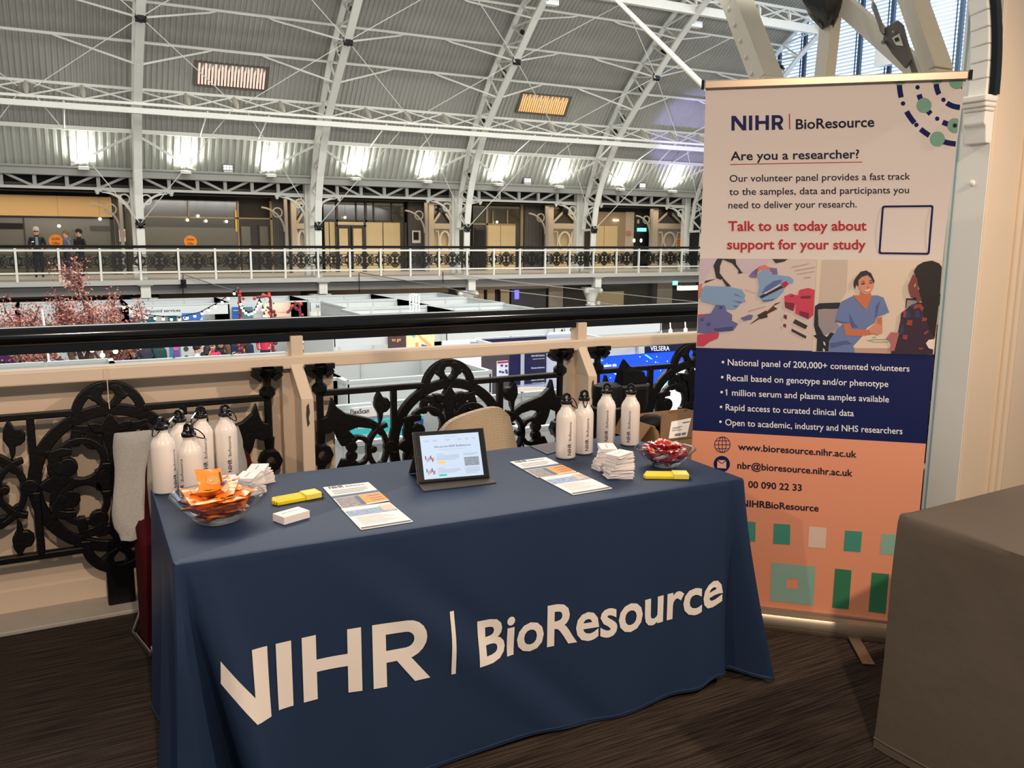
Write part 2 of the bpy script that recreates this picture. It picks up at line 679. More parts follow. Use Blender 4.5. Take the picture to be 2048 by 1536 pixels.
for a, b in zip(pts, pts[1:]):
    mb.bar((XC - .035, a[0], a[1]), (XC - .03, b[0], b[1]), .1, .06, up=(1, 0, 0))
tag(mb.build('arch_mould', m_colw, bevel=.006), 'white arched moulding rising from the small bracket on the right column', 'moulding')
mb = MB()
for a, b in zip(pts, pts[1:]):
    mb.bar((XC - .03, a[0] - .072, a[1]), (XC - .03, b[0] - .072, b[1]), .03, .04, up=(1, 0, 0))
tag(mb.build('dark_groove', m_black), 'black curved strip standing in for the dark groove beside the arched moulding', 'cable')  # black strip added for the dark groove along the arched moulding
tag(MB().ball((XC - .008, 2.935, 1.829), .016, 12, sc3=(.6, 1, 1)).build('bolt_head', m_colw, smooth=True), 'painted bolt head on the white column below the bracket', 'bolt')

# ------------------------------------------------------------------ near roof arch above the banner
na = thing('roof_arch', 'near white riveted steel arch rising from the column behind the banner', 'steel arch', (XA + .2, 4.4, 0))
m_arch = mat('cream_steel_paint', (206, 200, 182), 0.5, noise=.05, nscale=6, bump=.1)
X1 = XA + .25
inner = [(4.75, -.25), (5.0, 1.2), (5.17, 2.0), (5.55, 2.86), (5.95, 3.55), (6.7, 4.6), (8.0, 6.0)]
mb = MB()
for a, b in zip(inner, inner[1:]):
    mb.bar((X1, a[0], a[1]), (X1, b[0], b[1]), .2, .03, up=(0, a[1] - b[1], b[0] - a[0]))
    mb.bar((X1 - .1, a[0] + .06, a[1] - .03), (X1 - .1, b[0] + .06, b[1] - .03), .03, .16, up=(0, a[1] - b[1], b[0] - a[0]))
mb.build('inner_chord', m_arch, na, bevel=.004)
for i in range(9):
    t = i / 8
    z = 2.35 + t * 1.15
    y = 5.32 + (z - 2.35) * .545
    mb = MB().ball((X1 - .117, y + .055, z - .03), .02, 10, sc3=(.5, 1, 1))
    mb.build('rivet', m_arch, na, smooth=True)
outer = [(3.9, -.25), (3.92, 1.9), (4.02, 2.66), (4.26, 3.16), (4.7, 3.8), (5.6, 4.9)]
mb = MB()
for a, b in zip(outer, outer[1:]):
    mb.bar((X1, a[0], a[1]), (X1, b[0], b[1]), .2, .1, up=(0, a[1] - b[1], b[0] - a[0]))
mb.build('outer_chord', m_arch, na, bevel=.006)
mb = MB().bar((X1, 5.02, 2.6), (X1, 4.98, 3.28), .1, .12, up=(0, 1, 0))
mb.build('lacing_bar', m_arch, na, bevel=.004)
mb = MB().bar((X1, 4.95, 3.34), (X1, 4.02, 2.56), .08, .13, up=(0, .6, .8))
mb.build('lacing_bar', m_arch, na, bevel=.004)
# black bag tied over the joint
mb = MB()
bc = onx(1634, 6, X1 - .06)
prof = []
n = 20
vs, fs = [], []
for j in range(9):
    t = j / 8
    for k in range(n):
        a = 2 * math.pi * k / n
        r = (.12 + .045 * math.sin(t * 3.1)) * (1 - .62 * t ** 3) * (1 + .13 * math.sin(5 * a + 2 * t) + .07 * math.sin(11 * a - 4 * t))
        vs.append(V((bc.x + r * .8 * math.cos(a), bc.y - .02 - .1 * t + r * 1.05 * math.sin(a), bc.z + .16 - .34 * t + .03 * math.sin(3 * a) * t)))
for j in range(8):
    for k in range(n):
        l = (k + 1) % n
        fs.append((j * n + k, (j + 1) * n + k, (j + 1) * n + l, j * n + l))
fs.append(tuple(range(n)))
fs.append(tuple(8 * n + k for k in range(n - 1, -1, -1)))
mb.add(vs, fs)
o = mb.build('plastic_bag', mat('black_bin_liner', (20, 20, 21), .28, spec=.6, bump=.5, nscale=24), smooth=True, sharp=60)
tag(o, 'black plastic bag wrapped around the joint of the near steel arch', 'bag')
# tie rod with turnbuckle and plate
Xr = XA - .05
tr = thing('tie_rod', 'steel tie rod with turnbuckle pinned to a grey plate beside the near arch', 'tie rod', tuple(onx(1780, 90, Xr)))
mb = MB().tube([onx(1730, -40, Xr), onx(1748, 10, Xr)], .008, 10)
mb.build('rod', m_arch, tr, smooth=True)
m_zinc = mat('galvanised_steel', (140, 138, 132), .35, metal=.8, noise=.1, nscale=30)
a, b = onx(1745, 5, Xr), onx(1768, 68, Xr)
mb = MB().tube([a, a.lerp(b, .12), a.lerp(b, .3), a.lerp(b, .7), a.lerp(b, .88), b], [.009, .017, .015, .015, .018, .01], 10)
mb.build('turnbuckle', m_zinc, tr, smooth=True)
mb = MB()
q = [onx(*p, Xr + .02) for p in ((1772, 56), (1796, 41), (1806, 50), (1824, 120), (1812, 137), (1786, 108), (1768, 80))]
nn = len(q)
mb.add([p + V((-.012, 0, 0)) for p in q] + [p + V((.012, 0, 0)) for p in q], [tuple(range(nn)), tuple(range(2 * nn - 1, nn - 1, -1))] + [(k, nn + k, nn + (k + 1) % nn, (k + 1) % nn) for k in range(nn)])
mb.build('gusset_plate', mat('dark_grey_plate', (92, 88, 80), .5, metal=.3), tr, bevel=.003, fix=True)
mb = MB()
q = [onx(*p, Xr - .0) for p in ((1784, 76), (1798, 67), (1806, 92), (1792, 90))]
mb.add([p for p in q] + [p + V((.006, 0, 0)) for p in q], [(0, 1, 2, 3), (7, 6, 5, 4), (0, 4, 5, 1), (1, 5, 6, 2), (2, 6, 7, 3), (3, 7, 4, 0)])
o = mb.build('washer_plate', m_arch, tr, fix=True)
mb = MB()
q = [onx(*p, Xr - .004) for p in ((1788, 77), (1796, 74), (1799, 81), (1791, 84))]
mb.add(q, [(0, 1, 2, 3)])
mb.build('square_hole', m_dark, o)
p = onx(1787, 65, Xr - .012)
MB().ball(p, .012, 10).build('bolt', m_zinc, tr, smooth=True)
p = onx(1769, 85, Xr - .012)
MB().tube([p + V((-.02, 0, 0)), p + V((.03, 0, 0))], .013, 10).build('pin', m_zinc, tr, smooth=True)
a, b = onx(1812, 90, Xr + .03), onx(1828, 140, Xr + .03)
MB().bar(a, b + (b - a) * .4, .02, .03).build('side_strap', mat('dark_grey_plate', (92, 88, 80)), tr)
# long pale pole of the near roof crossing in front of the far vault
a, b = onx(1225, -8, 9.0), onx(1403, 168, 7.0)
tag(MB().tube([a, b + (b - a) * .25], .035, 12).build('steel_pole', m_arch, smooth=True), 'long slanting pale pole crossing in front of the vault left of the banner', 'pole')
# ================================================================== FAR HALL
BX0, BDX = 2.85, 6.26          # rib positions
RIBS = [BX0 + i * BDX for i in range(-2, 5)]
XE = RIBS[-1] + .5             # gable end
ROOF = [(33.75, 3.86), (32.95, 5.02), (32.0, 6.45), (30.95, 7.68), (29.8, 8.68), (28.45, 9.78), (26.9, 10.75), (25.1, 11.65), (22.5, 12.6)]
XS0 = RIBS[0] - 3


def corrugated(i0, i1, pitch, depth, nsub):
    """sheet following the roof line between profile points i0..i1"""
    mb = MB()
    prof = []
    for a, b in zip(ROOF[i0:i1], ROOF[i0 + 1:i1 + 1]):
        for k in range(nsub):
            prof.append((a[0] + (b[0] - a[0]) * k / nsub, a[1] + (b[1] - a[1]) * k / nsub))
    prof.append(ROOF[i1])
    N = int((XE - XS0) / pitch)
    cols = []
    for j in range(N):
        x = XS0 + j * pitch
        cols += [(x, 0), (x + pitch * .36, 0), (x + pitch * .5, 1), (x + pitch * .86, 1)]
    nrm = []
    for k in range(len(prof)):
        a, b = prof[max(k - 1, 0)], prof[min(k + 1, len(prof) - 1)]
        d = V((b[0] - a[0], b[1] - a[1])).normalized()
        nrm.append((d.y, -d.x))
    vs = []
    for (y, z), (ny, nz) in zip(prof, nrm):
        for x, h in cols:
            vs.append((x, y + ny * h * depth, z + nz * h * depth))
    W = len(cols)
    fs = [(i * W + k, (i + 1) * W + k, (i + 1) * W + k + 1, i * W + k + 1) for i in range(len(prof) - 1) for k in range(W - 1)]
    return mb.add(vs, fs)


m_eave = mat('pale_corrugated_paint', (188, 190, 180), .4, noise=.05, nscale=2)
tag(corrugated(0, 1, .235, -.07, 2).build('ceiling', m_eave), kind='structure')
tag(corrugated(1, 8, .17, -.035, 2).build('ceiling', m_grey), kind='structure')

INN = [(33.0, 0.0), (32.92, 1.93), (32.75, 2.9), (32.42, 3.75), (31.95, 4.62), (31.15, 5.75), (30.05, 6.74), (28.72, 7.84), (27.35, 9.0), (25.9, 10.0), (24.0, 11.0)]
OUT = [(33.78, 1.9), (33.55, 3.3), (32.78, 4.95), (31.84, 6.3), (30.8, 7.55), (29.66, 8.52), (28.3, 9.6), (26.75, 10.55), (24.9, 11.5)]


def yz(x, p):
    return V((x, p[0], p[1]))


def lerp2(a, b, t):
    return (a[0] + (b[0] - a[0]) * t, a[1] + (b[1] - a[1]) * t)


def make_rib():
    r = thing('roof_arch', '', 'steel arch', (0, 33, 0), 'white lattice arches of the far vault')
    mb = MB()
    for a, b in zip(INN, INN[1:]):
        mb.bar(yz(0, a), yz(0, b), .26, .07, up=(0, a[1] - b[1], b[0] - a[0]))
    mb.build('inner_flange', m_white, r)
    mb = MB()
    for a, b in zip(OUT, OUT[1:]):
        mb.bar(yz(0, a), yz(0, b), .2, .07, up=(0, a[1] - b[1], b[0] - a[0]))
    mb.bar(yz(0, OUT[0]), yz(0, INN[1]), .16, .1)
    mb.build('outer_chord', m_white, r)
    mb = MB()
    zig = [INN[1], (33.7, 2.45), INN[2], OUT[1], INN[3], (33.1, 4.2), INN[4], OUT[2], INN[5], OUT[3], (30.6, 6.26), (31.3, 6.95), INN[6], OUT[4], (29.4, 7.3), (30.2, 8.05), INN[7], OUT[5], (28.0, 8.45), (29, 9.05), INN[8], OUT[6], INN[9]]
    for a, b in zip(zig, zig[1:]):
        mb.bar(yz(0, a), yz(0, b), .07, .05)
    mb.build('lacing', m_white, r)
    for p in (INN[1], INN[7]):
        mb = MB()
        E = MX.Translation(yz(0, p) + V((0, -.05, 0))) @ MX.Rotation(math.pi / 2, 4, 'X')
        mb.lathe([(.1, -.05), (.17, -.03), (.17, .03), (.1, .06)], 8, E)
        for k in range(4):
            a = math.pi / 4 + k * math.pi / 2
            mb.ball(yz(0, p) + V((.15 * math.cos(a), -.06, .15 * math.sin(a))), .055, 6)
        mb.build('node_plate', m_black, r)
    for p in (INN[3], INN[5], (30.6, 6.26), (29.4, 7.3), (28.0, 8.45)):
        mb = MB().bar(yz(.06, (p[0] + .28, p[1] + .16)), yz(.06, (p[0] + .42, p[1] + .36)), .12, .14)
        mb.build('lamp_clamp', m_black, r)
    return r


rib0 = make_rib()
names_bay = ['out of sight', 'just beyond the left edge', 'at the far left', 'right of the pale lit vent', 'left of the orange lit vent', 'right of the orange lit vent', 'just left of the banner']
ribs = []
for i, x in enumerate(RIBS):
    if i < 1:
        continue
    r = rib0 if not ribs else copy_tree(rib0)
    ribs.append(r)
    r.location = (x, 33, 0)
    r['label'] = 'white lattice arch of the far vault, ' + names_bay[i]

# longitudinal lattice girder, low beam and eave
def beam(name, label, y, z, dy, dz, cat='beam', m=m_white, x0=XS0, x1=XE - .05):
    return tag(MB().box(x0, x1, y - dy / 2, y + dy / 2, z - dz / 2, z + dz / 2).build(name, m), label, cat)


beam('steel_beam', 'broad white beam running along the far vault under the lattice girder', 30.95, 5.47, .14, .17)
beam('steel_beam', 'thin white purlin along the top of the brightly lit corrugated strip', 32.85, 5.02, .12, .13)
gird = thing('lattice_girder', 'white lattice girder with oval struts running along the far vault above the broad beam', 'girder', (14, 31.5, 6.2))
MB().box(XS0, XE - .05, 31.75, 31.83, 6.22, 6.30).build('top_chord', m_white, gird)
MB().box(XS0, XE - .05, 31.0, 31.1, 5.66, 5.74).build('bottom_chord', m_white, gird)
mbd = MB()
m_oval = mat('beige_strut', (176, 172, 158), .5)
for x in RIBS:
    n = 4
    for k in range(n):
        a, b = x + k * BDX / n, x + (k + 1) * BDX / n
        T = lambda xx: V((xx, 31.76, 6.24))
        B = lambda xx: V((xx, 31.06, 5.72))
        mbd.tube([T(a), B(b)], .028, 5)
        mbd.tube([B(a), T(b)], .028, 5)
        if k:
            p, q = T(a), B(a)
            mbl = MB().tube([p, p.lerp(q, .2), p.lerp(q, .5), p.lerp(q, .8), q], [.03, .07, .1, .07, .03], 8)
            mbl.tube([q + V((-.07, 0, -.02)), q + V((.07, 0, -.02))], .05, 6)
            mbl.build('oval_strut', m_oval, gird, smooth=True)
mbd.build('diagonal', m_white, gird)

purl_names = ['just above the lattice girder', 'at mid height of the far vault', 'high on the far vault', 'highest in sight on the far vault']
for j, k in enumerate((4, 5, 6, 7)):
    o_, i_ = OUT[k], {4: INN[6], 5: INN[7], 6: INN[8], 7: INN[9]}[k]
    pr = thing('purlin', 'thin white tubular purlin with slanting end braces, ' + purl_names[j], 'purlin', (14, o_[0], o_[1]))
    MB().tube([(XS0, o_[0], o_[1]), (XE - .05, o_[0], o_[1])], .045, 8).build('tube', m_white, pr, smooth=True)
    for x in RIBS[1:]:
        ii = lerp2(i_, o_, -.02)
        for s in (1, -1):
            if x + s * BDX * .38 > XE:
                continue
            mb = MB().tube([(x, ii[0], ii[1]), (x + s * BDX * .34, o_[0] - .04, o_[1] - .1), (x + s * BDX * .38, o_[0], o_[1])], .032, 6)
            mb.build('end_brace', m_white, pr, smooth=True)
# crossed tie rods
for bi in range(len(RIBS) - 1):
    xa, xb = RIBS[bi], RIBS[bi + 1]
    nm = ['left of view', 'in the first bay from the left', 'in the bay with the pale lit vent', 'in the bay between the two lit vents', 'in the bay with the orange lit vent', 'in the bay behind the banner'][bi]
    if bi == 0:
        continue
    for sgn, s in ((1, 'falling to the right'), (-1, 'falling to the left')):
        t = thing('tie_rod', 'thin white tie rod %s, %s' % (s, nm), 'tie rod', ((xa + xb) / 2, 31, 5.6))
        x0, x1 = (xa, xb) if sgn > 0 else (xb, xa)
        xm = (xa + xb) / 2 - sgn * .22
        top, mid, bot = (28.68, 7.84), (30.85, 5.72), (32.84, 1.93)
        mb = MB().tube([yz(x0, top), yz(xm, (30.9, 5.95))], .015, 5)
        mb.tube([yz(x0, top), yz(x0 + (x1 - x0) * .62, (26.0, 10.2))], .015, 5)
        mb.build('upper_rod', m_white, t)
        mb = MB().tube([yz(xm + sgn * .44, mid), yz(x1, bot)], .015, 5)
        mb.build('lower_rod', m_white, t)
# hangers under the broad beam + white knee braces against the lit strip
for bi in range(len(RIBS) - 1):
    xa = RIBS[bi]
    if bi < 1:
        continue
    for q, nm in ((.34, 'left'), (.66, 'right')):
        x = xa + BDX * q
        tag(MB().tube([(x, 31.0, 5.6), (x, 32.8, 5.0)], .025, 5).build('hanger_rod', m_white), 'thin white hanger rod below the broad beam, %s one %s' % (nm, ['', 'in the first bay', 'under the pale vent', 'in the middle bay', 'under the orange vent', 'by the banner'][bi]), 'rod')
for i, x in enumerate(RIBS):
    if i < 1:
        continue
    for s, nm in ((1, 'right'), (-1, 'left')):
        if x + s * 2.1 > XE:
            continue
        t = tag(MB().bar((x + s * .12, 32.75, 4.85), (x + s * 2.0, 33.45, 3.86), .05, .085).build('knee_brace', m_white),
                'white brace by the lit strip, %s of the arch %s' % (nm, names_bay[i].split(',')[0]), 'brace')
# eave gutter + uplighters + floodlights
tag(MB().box(XS0, XE, 33.45, 33.85, 3.52, 3.80).box(XS0, XE, 33.38, 33.9, 3.76, 3.83).build('eave_gutter', m_grey), 'grey eave gutter box along the foot of the lit corrugated strip', 'gutter')
m_lamp = mat('uplighter_glow', (255, 255, 245), .4, emit=12)
up0 = thing('uplighter', '', 'uplighter', (0, 33.25, 3.8), 'uplighters along the far eave')
MB().box(-.17, .17, 33.1, 33.4, 3.70, 3.80).build('housing', m_white, up0)
MB().box(-.14, .14, 33.13, 33.37, 3.80, 3.806).build('lens', m_lamp, up0)
k = 0
for i, x in enumerate(RIBS):
    for s in (-1, 1):
        xx = x + s * 1.63
        if xx < -1.2 or xx > XE:
            continue
        u = up0 if k == 0 else copy_tree(up0)
        u.location = (xx, 33.25, 3.8)
        u['label'] = 'glowing white uplighter on the far eave, %s from the left' % ORD[k]
        k += 1
        spot('uplight', (xx, 33.3, 3.84), (xx, 33.35, 5.2), 300, (1, 1, .95), 150, .8, .12)
fl0 = thing('floodlight', '', 'floodlight', (0, 33.3, 3.85))
MB().box(-.2, .2, 33.42, 33.52, 3.88, 4.11).build('housing', mat('grey_housing', (120, 120, 118), .5), fl0)
mb = MB()
for a in range(3):
    for b in range(2):
        mb.box(-.15 + a * .11, -.07 + a * .11, 33.41, 33.42, 3.92 + b * .09, 3.98 + b * .09)
mb.build('led_cell', mat('led_glow', (255, 255, 240), emit=3), fl0)
MB().box(-.16, .16, 33.4, 33.56, 3.83, 3.88).build('bracket', m_white, fl0)
for i, (px, nm) in enumerate(((458, 'in the pale vent bay'), (1058, 'in the orange vent bay'), (1289, 'nearest the banner'))):
    u = fl0 if i == 0 else copy_tree(fl0)
    u.location = (ony(px, 350, 33.3).x, 33.3, 3.85)
    u['label'] = 'small square six cell floodlight on the far eave, ' + nm
# lit louvre vents in the roof
m_fr = mat('vent_frame', (96, 88, 78), .6)


def vent(px0, px1, zlo, zhi, col, label):
    a = lerp2(ROOF[2], ROOF[3], (zlo - ROOF[2][1]) / (ROOF[3][1] - ROOF[2][1])) if zlo < ROOF[3][1] else lerp2(ROOF[3], ROOF[4], (zlo - ROOF[3][1]) / (ROOF[4][1] - ROOF[3][1]))
    b = lerp2(ROOF[3], ROOF[4], (zhi - ROOF[3][1]) / (ROOF[4][1] - ROOF[3][1]))
    t = thing('roof_vent', label, 'vent', (px0, a[0], a[1]))
    n = V((0, -(b[1] - a[1]), (b[0] - a[0])))
    n.normalize()
    if n.y > 0:
        n = -n
    A = lambda x, q, d: V((x, a[0] + (b[0] - a[0]) * q, a[1] + (b[1] - a[1]) * q)) + n * d
    mb = MB()
    for q0, q1, x0, x1 in ((-.06, 0, px0 - .1, px1 + .1), (1, 1.06, px0 - .1, px1 + .1), (0, 1, px0 - .1, px0), (0, 1, px1, px1 + .1)):
        vs = [A(x0, q0, .04), A(x1, q0, .04), A(x1, q1, .04), A(x0, q1, .04), A(x0, q0, .16), A(x1, q0, .16), A(x1, q1, .16), A(x0, q1, .16)]
        mb.add(vs, [(0, 1, 2, 3), (7, 6, 5, 4), (0, 4, 5, 1), (1, 5, 6, 2), (2, 6, 7, 3), (3, 7, 4, 0)])
    mb.build('frame', m_fr, t, fix=True)
    MB().add([A(px0, 0, .06), A(px1, 0, .06), A(px1, 1, .06), A(px0, 1, .06)], [(0, 1, 2, 3)]).build('dark_opening', m_dark, t)
    N = 21 if px1 - px0 > 2 else 17
    for k in range(N):
        x = px0 + (px1 - px0) * (k + .22) / N
        wd = (px1 - px0) / N * .62
        MB().add([A(x, .03, .1), A(x + wd, .03, .12), A(x + wd, .97, .12), A(x, .97, .1)], [(0, 1, 2, 3)]).build('slat', col, t)


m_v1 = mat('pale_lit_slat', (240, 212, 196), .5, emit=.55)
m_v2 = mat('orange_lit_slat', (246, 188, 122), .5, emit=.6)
va, vb = ony(404, 150, 30.6), ony(543, 150, 30.6)
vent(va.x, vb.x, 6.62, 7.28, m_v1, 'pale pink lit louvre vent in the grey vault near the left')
va, vb = ony(1066, 205, 30.5), ony(1160, 205, 30.5)
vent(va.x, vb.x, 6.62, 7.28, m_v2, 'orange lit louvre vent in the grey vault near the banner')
# high second girder and beam (upper right)
beam('steel_beam', 'high white beam crossing the top of the vault left of the near arch', 26.4, 9.82, .2, .3, x0=RIBS[2], x1=XE - .05)
g2 = thing('lattice_girder', 'high white lattice girder at the top edge of the picture beside the near arch', 'girder', (20, 26.6, 10.5))
MB().box(RIBS[2], XE - .05, 26.5, 26.6, 10.45, 10.55).build('top_chord', m_white, g2)
mb = MB()
for x in RIBS[2:-1]:
    for k in range(4):
        a, b = x + k * BDX / 4, x + (k + 1) * BDX / 4
        mb.tube([(a, 26.55, 10.5), (b, 26.4, 9.98)], .035, 5)
        mb.tube([(a, 26.4, 9.98), (b, 26.55, 10.5)], .035, 5)
        mb.tube([(a, 26.4, 9.98), (a, 26.47, 10.25), (a, 26.55, 10.5)], [.03, .09, .03], 6)
mb.build('diagonal', m_white, g2)
for x, z, y, nm in ((RIBS[4] + .25, 9.45, 26.8, 'at the head of the third arch'), (RIBS[5] + .25, 9.45, 26.8, 'at the head of the fourth arch')):
    tag(MB().box(x - .2, x + .3, y - .12, y + .12, z - .1, z + .1).tube([(x + .05, y, z + .1), (x + .05, y, z + .4)], .03, 6).build('box_lamp', mat('lamp_housing_white', (235, 240, 240), .4)), 'small white box lamp hanging below the high beam ' + nm, 'lamp')

# gable end with blinds window
gm = MB()
zw0 = 6.8
gm.box(XE, XE + .3, 14, 32.2, -3.1, zw0)
tag(gm.build('wall_end', m_grey), kind='structure')
win = thing('window_1', None, None, (XE + .1, 23, 9))
win['kind'] = 'structure'
m_sky = mat('daylight_sky', (196, 222, 255), .5, emit=1.5)
MB().add([(XE + .28, 14, zw0), (XE + .28, 30, zw0), (XE + .28, 30, 16), (XE + .28, 14, 16)], [(0, 1, 2, 3)]).build('daylit_pane', m_sky, win)
mb = MB()
for k in range(11):
    y = 29 - k * 1.42
    mb.box(XE - .02, XE + .1, y - .07, y + .07, zw0, 16, 0)
    mb.box(XE - .02, XE + .02, y + .16, y + .19, zw0, 16, 0)
mb.box(XE - .05, XE + .15, 14, 30, zw0, zw0 + .2)
mb.box(XE - .05, XE + .15, 14, 30, 12.6, 12.85)
mb.build('mullion', mat('dark_blue_mullion', (52, 70, 92), .5), win)
mb = MB()
z = zw0 + .3
while z < 15.5:
    mb.add([(XE + .19, 14, z), (XE + .19, 29, z), (XE + .12, 29, z + .052), (XE + .12, 14, z + .052)], [(0, 1, 2, 3)])
    z += .14
mb.build('blind_slats', mat('white_blind', (226, 230, 232), .5), win)
tag(MB().box(XE - .35, XE - .05, 22.6, 23.7, 8.0, 8.75).build('vent_duct', mat('pale_duct', (200, 204, 206), .4)), 'pale boxy duct at the foot of the blinded gable window', 'duct')
# ================================================================== FAR GALLERY FRONT
XF = 34.0
YC = 34.2       # columns and truss plane
YW = 37.6       # shopfront plane
YR = 32.45      # railing plane
m_slab = mat('pale_grey_slab', (176, 174, 168), .6, noise=.08, nscale=1)
m_fasc = mat('grey_fascia', (128, 126, 124), .6)
tag(MB().box(XS0, XF, 32.3, 38, -.16, 0).build('trim_20', m_slab), kind='structure')
tag(MB().box(XS0, XF, 32.6, 33.4, -.5, -.16).build('trim_21', m_fasc), kind='structure')
tag(MB().box(XS0, XF, 33.4, 38, -.30, -.2).build('trim_22', m_fasc), kind='structure')
tag(MB().box(XS0, XF, 34.4, 38, 3.13, 3.3).build('trim_23', mat('dim_soffit', (96, 92, 86), .8)), kind='structure')
tag(MB().box(XS0, XF, YW + .35, YW + .5, -3.1, 3.2).build('wall_far', mat('dim_olive_wall', (66, 62, 54), .7)), kind='structure')
tag(MB().box(XS0, XF, 33.9, 34.1, 3.83, 4.3).build('trim_24', m_dark), kind='structure')

# columns, brackets, deep truss
colnames = ['', '', 'far left', 'second from left', 'third from left', 'fourth from left', 'fifth from left beside the banner']
c0 = thing('gallery_column', '', 'column', (0, YC, 0), 'white columns of the far gallery')
mb = MB().box(-.17, .17, YC - .14, YC + .14, 0, 3.55)
mb.box(-.05, .05, YC - .2, YC + .14, 0, 3.55)
mb.build('shaft', m_white, c0)
MB().box(-.22, .22, YC - .2, YC + .2, 0, .5).build('base', m_white, c0)
for s in (-1, 1):
    E = frame((0, YC - .03, 0), (1, 0, 0), (0, 0, 1))
    mb = MB()
    mb.stroke(arc(s * 1.12, 2.04, 1.0, 180 if s > 0 else 0, 93 if s > 0 else 87, 14), .075, E, .08)
    mb.stroke(arc(s * .36, 2.8, .17, 0, 360, 14)[:-1], .05, E, .06, closed=True)
    mb.stroke([(s * .15, 3.06), (s * 1.3, 3.06)], .05, E, .08)
    mb.ball((s * 1.22, YC - .03, 3.0), .07, 8)
    mb.build('bracket', m_white, c0)
    E = frame((0, YC + 2.4, 0), (1, 0, 0), (0, 0, 1))
first = True
for i, x in enumerate(RIBS):
    if i < 2:
        continue
    c = c0 if first else copy_tree(c0)
    first = False
    c.location = (x, YC, 0)
    c['label'] = 'white column with curved brackets carrying the far gallery truss, ' + colnames[i]
# rear brackets: grey
for i, x in enumerate(RIBS):
    if i < 2:
        continue
    xx = x - .35
    E = frame((xx, YW - 1.1, 0), (1, 0, 0), (0, 0, 1))
    mb = MB()
    mb.stroke(arc(-1.05, 1.72, .98, 0, 86, 14), .07, E, .08)
    mb.stroke(arc(-.34, 2.5, .19, 0, 360, 14)[:-1], .05, E, .06, closed=True)
    mb.box(xx - .06, xx + .06, YW - 1.16, YW - 1.04, 0, 3.13)
    tag(mb.build('curved_bracket', mat('grey_bracket', (150, 146, 138), .6)), 'grey curved rear bracket behind the far gallery column, %s' % colnames[i], 'bracket')

zt, zb = ony(275, 352, YC).z, ony(275, 379, YC).z
for i in range(1, len(RIBS) - 1):
    xa, xb = RIBS[i] + .18, RIBS[i + 1] - .18
    nm = ['', 'far left', 'second from left', 'third from left', 'fourth from left', 'nearest the banner'][i]
    t = thing('lattice_truss', 'white lattice truss over the far gallery, %s' % nm, 'truss', ((xa + xb) / 2, YC, zb))
    mb = MB()
    mb.box(xa, xb, YC - .06, YC + .06, zt - .05, zt + .05)
    mb.box(xa, xb, YC - .08, YC + .08, zb - .06, zb + .03)
    mb.build('chord', m_white, t)
    n = 6
    md = MB()
    for k in range(n + 1):
        x = xa + (xb - xa) * k / n
        if 0 < k < n:
            MB().box(x - .06, x + .06, YC - .05, YC + .05, zb, zt).build('upright', m_white, t)
        if k < n:
            x2 = xa + (xb - xa) * (k + 1) / n
            if k < n / 2:
                md.bar((x, YC, zt), (x2, YC, zb), .06, .085)
            else:
                md.bar((x, YC, zb), (x2, YC, zt), .06, .085)
    md.build('diagonal', m_white, t)
tag(MB().box(XS0, XF, 34.9, 35.0, zb - .1, zt + .3).build('trim_25', m_dark), kind='structure')

# ------------------------------------------------------------------ far railing
rail = thing('balustrade', 'far gallery balustrade with white posts, black handrail and small black iron panels', 'railing', (13, YR, 0))
zr = lambda y, x=700: ony(x, y, YR).z
zh = zr(494)
MB().tube([(XS0, YR, zh), (XF, YR, zh)], .05, 10).build('handrail', m_black, rail, smooth=True)
MB().box(XS0, XF, YR - .04, YR + .04, zr(502.5), zr(499)).build('top_rail', m_white, rail)
MB().box(XS0, XF, YR - .03, YR + .03, zr(541.5), zr(538.5)).build('bottom_rail', m_white, rail)
xp = [ony(p, 515, YR).x for p in (31, 1363)]
dx = (xp[1] - xp[0]) / 22
pz0, pz1 = zr(536), zr(504)
panel_far = None
for k in range(-3, 27):
    x = xp[0] + k * dx
    if x > XF - .3:
        continue
    MB().box(x - .035, x + .035, YR - .05, YR + .05, 0, zr(497)).build('post', m_white, rail)
    cx = x + dx / 2
    if panel_far is None:
        M = frame((0, 0, 0), (1, 0, 0), (0, 0, 1))
        s = (pz1 - pz0) / .79
        S = MX.Scale(dx * .96 / 1.29, 4, (1, 0, 0)) @ MX.Scale(s, 4, (0, 0, 1))
        mb = iron_panel_mb(M)
        for q in (-.6275, .6275):
            mb.box(q - .03, q + .03, -.02, .02, -.4, .4)
        mb.v = [S @ p for p in mb.v]
        panel_far = mb.build('iron_panel', m_blackm, rail)
        panel_far.location = (cx, YR + .05, (pz0 + pz1) / 2)
    else:
        o = panel_far.copy()
        C.objects.link(o)
        o.location = (cx, YR + .05, (pz0 + pz1) / 2)

# ------------------------------------------------------------------ shopfronts behind the far gallery
m_shopglass = mat('dark_shop_glass', (62, 58, 48), .12, spec=.8)
m_shopglass2 = mat('olive_shop_glass', (92, 88, 74), .2, spec=.6)
m_bronze = mat('dark_bronze_frame', (50, 44, 36), .45)
m_brass = mat('pale_brass_frame', (150, 132, 98), .45)
m_creamp = mat('cream_shop_panel', (206, 184, 140), .45, noise=.06, nscale=2)
m_lit = mat('warm_lit_fascia', (214, 176, 120), .6)
m_ribbed = mat('dark_ribbed_cladding', (84, 82, 82), .6)
m_portal = mat('grey_cream_portal', (184, 170, 150), .55)
m_orange = mat('orange_sticker', (236, 140, 40), .6)
m_glow = mat('warm_bulb_glow', (255, 236, 196), emit=5)


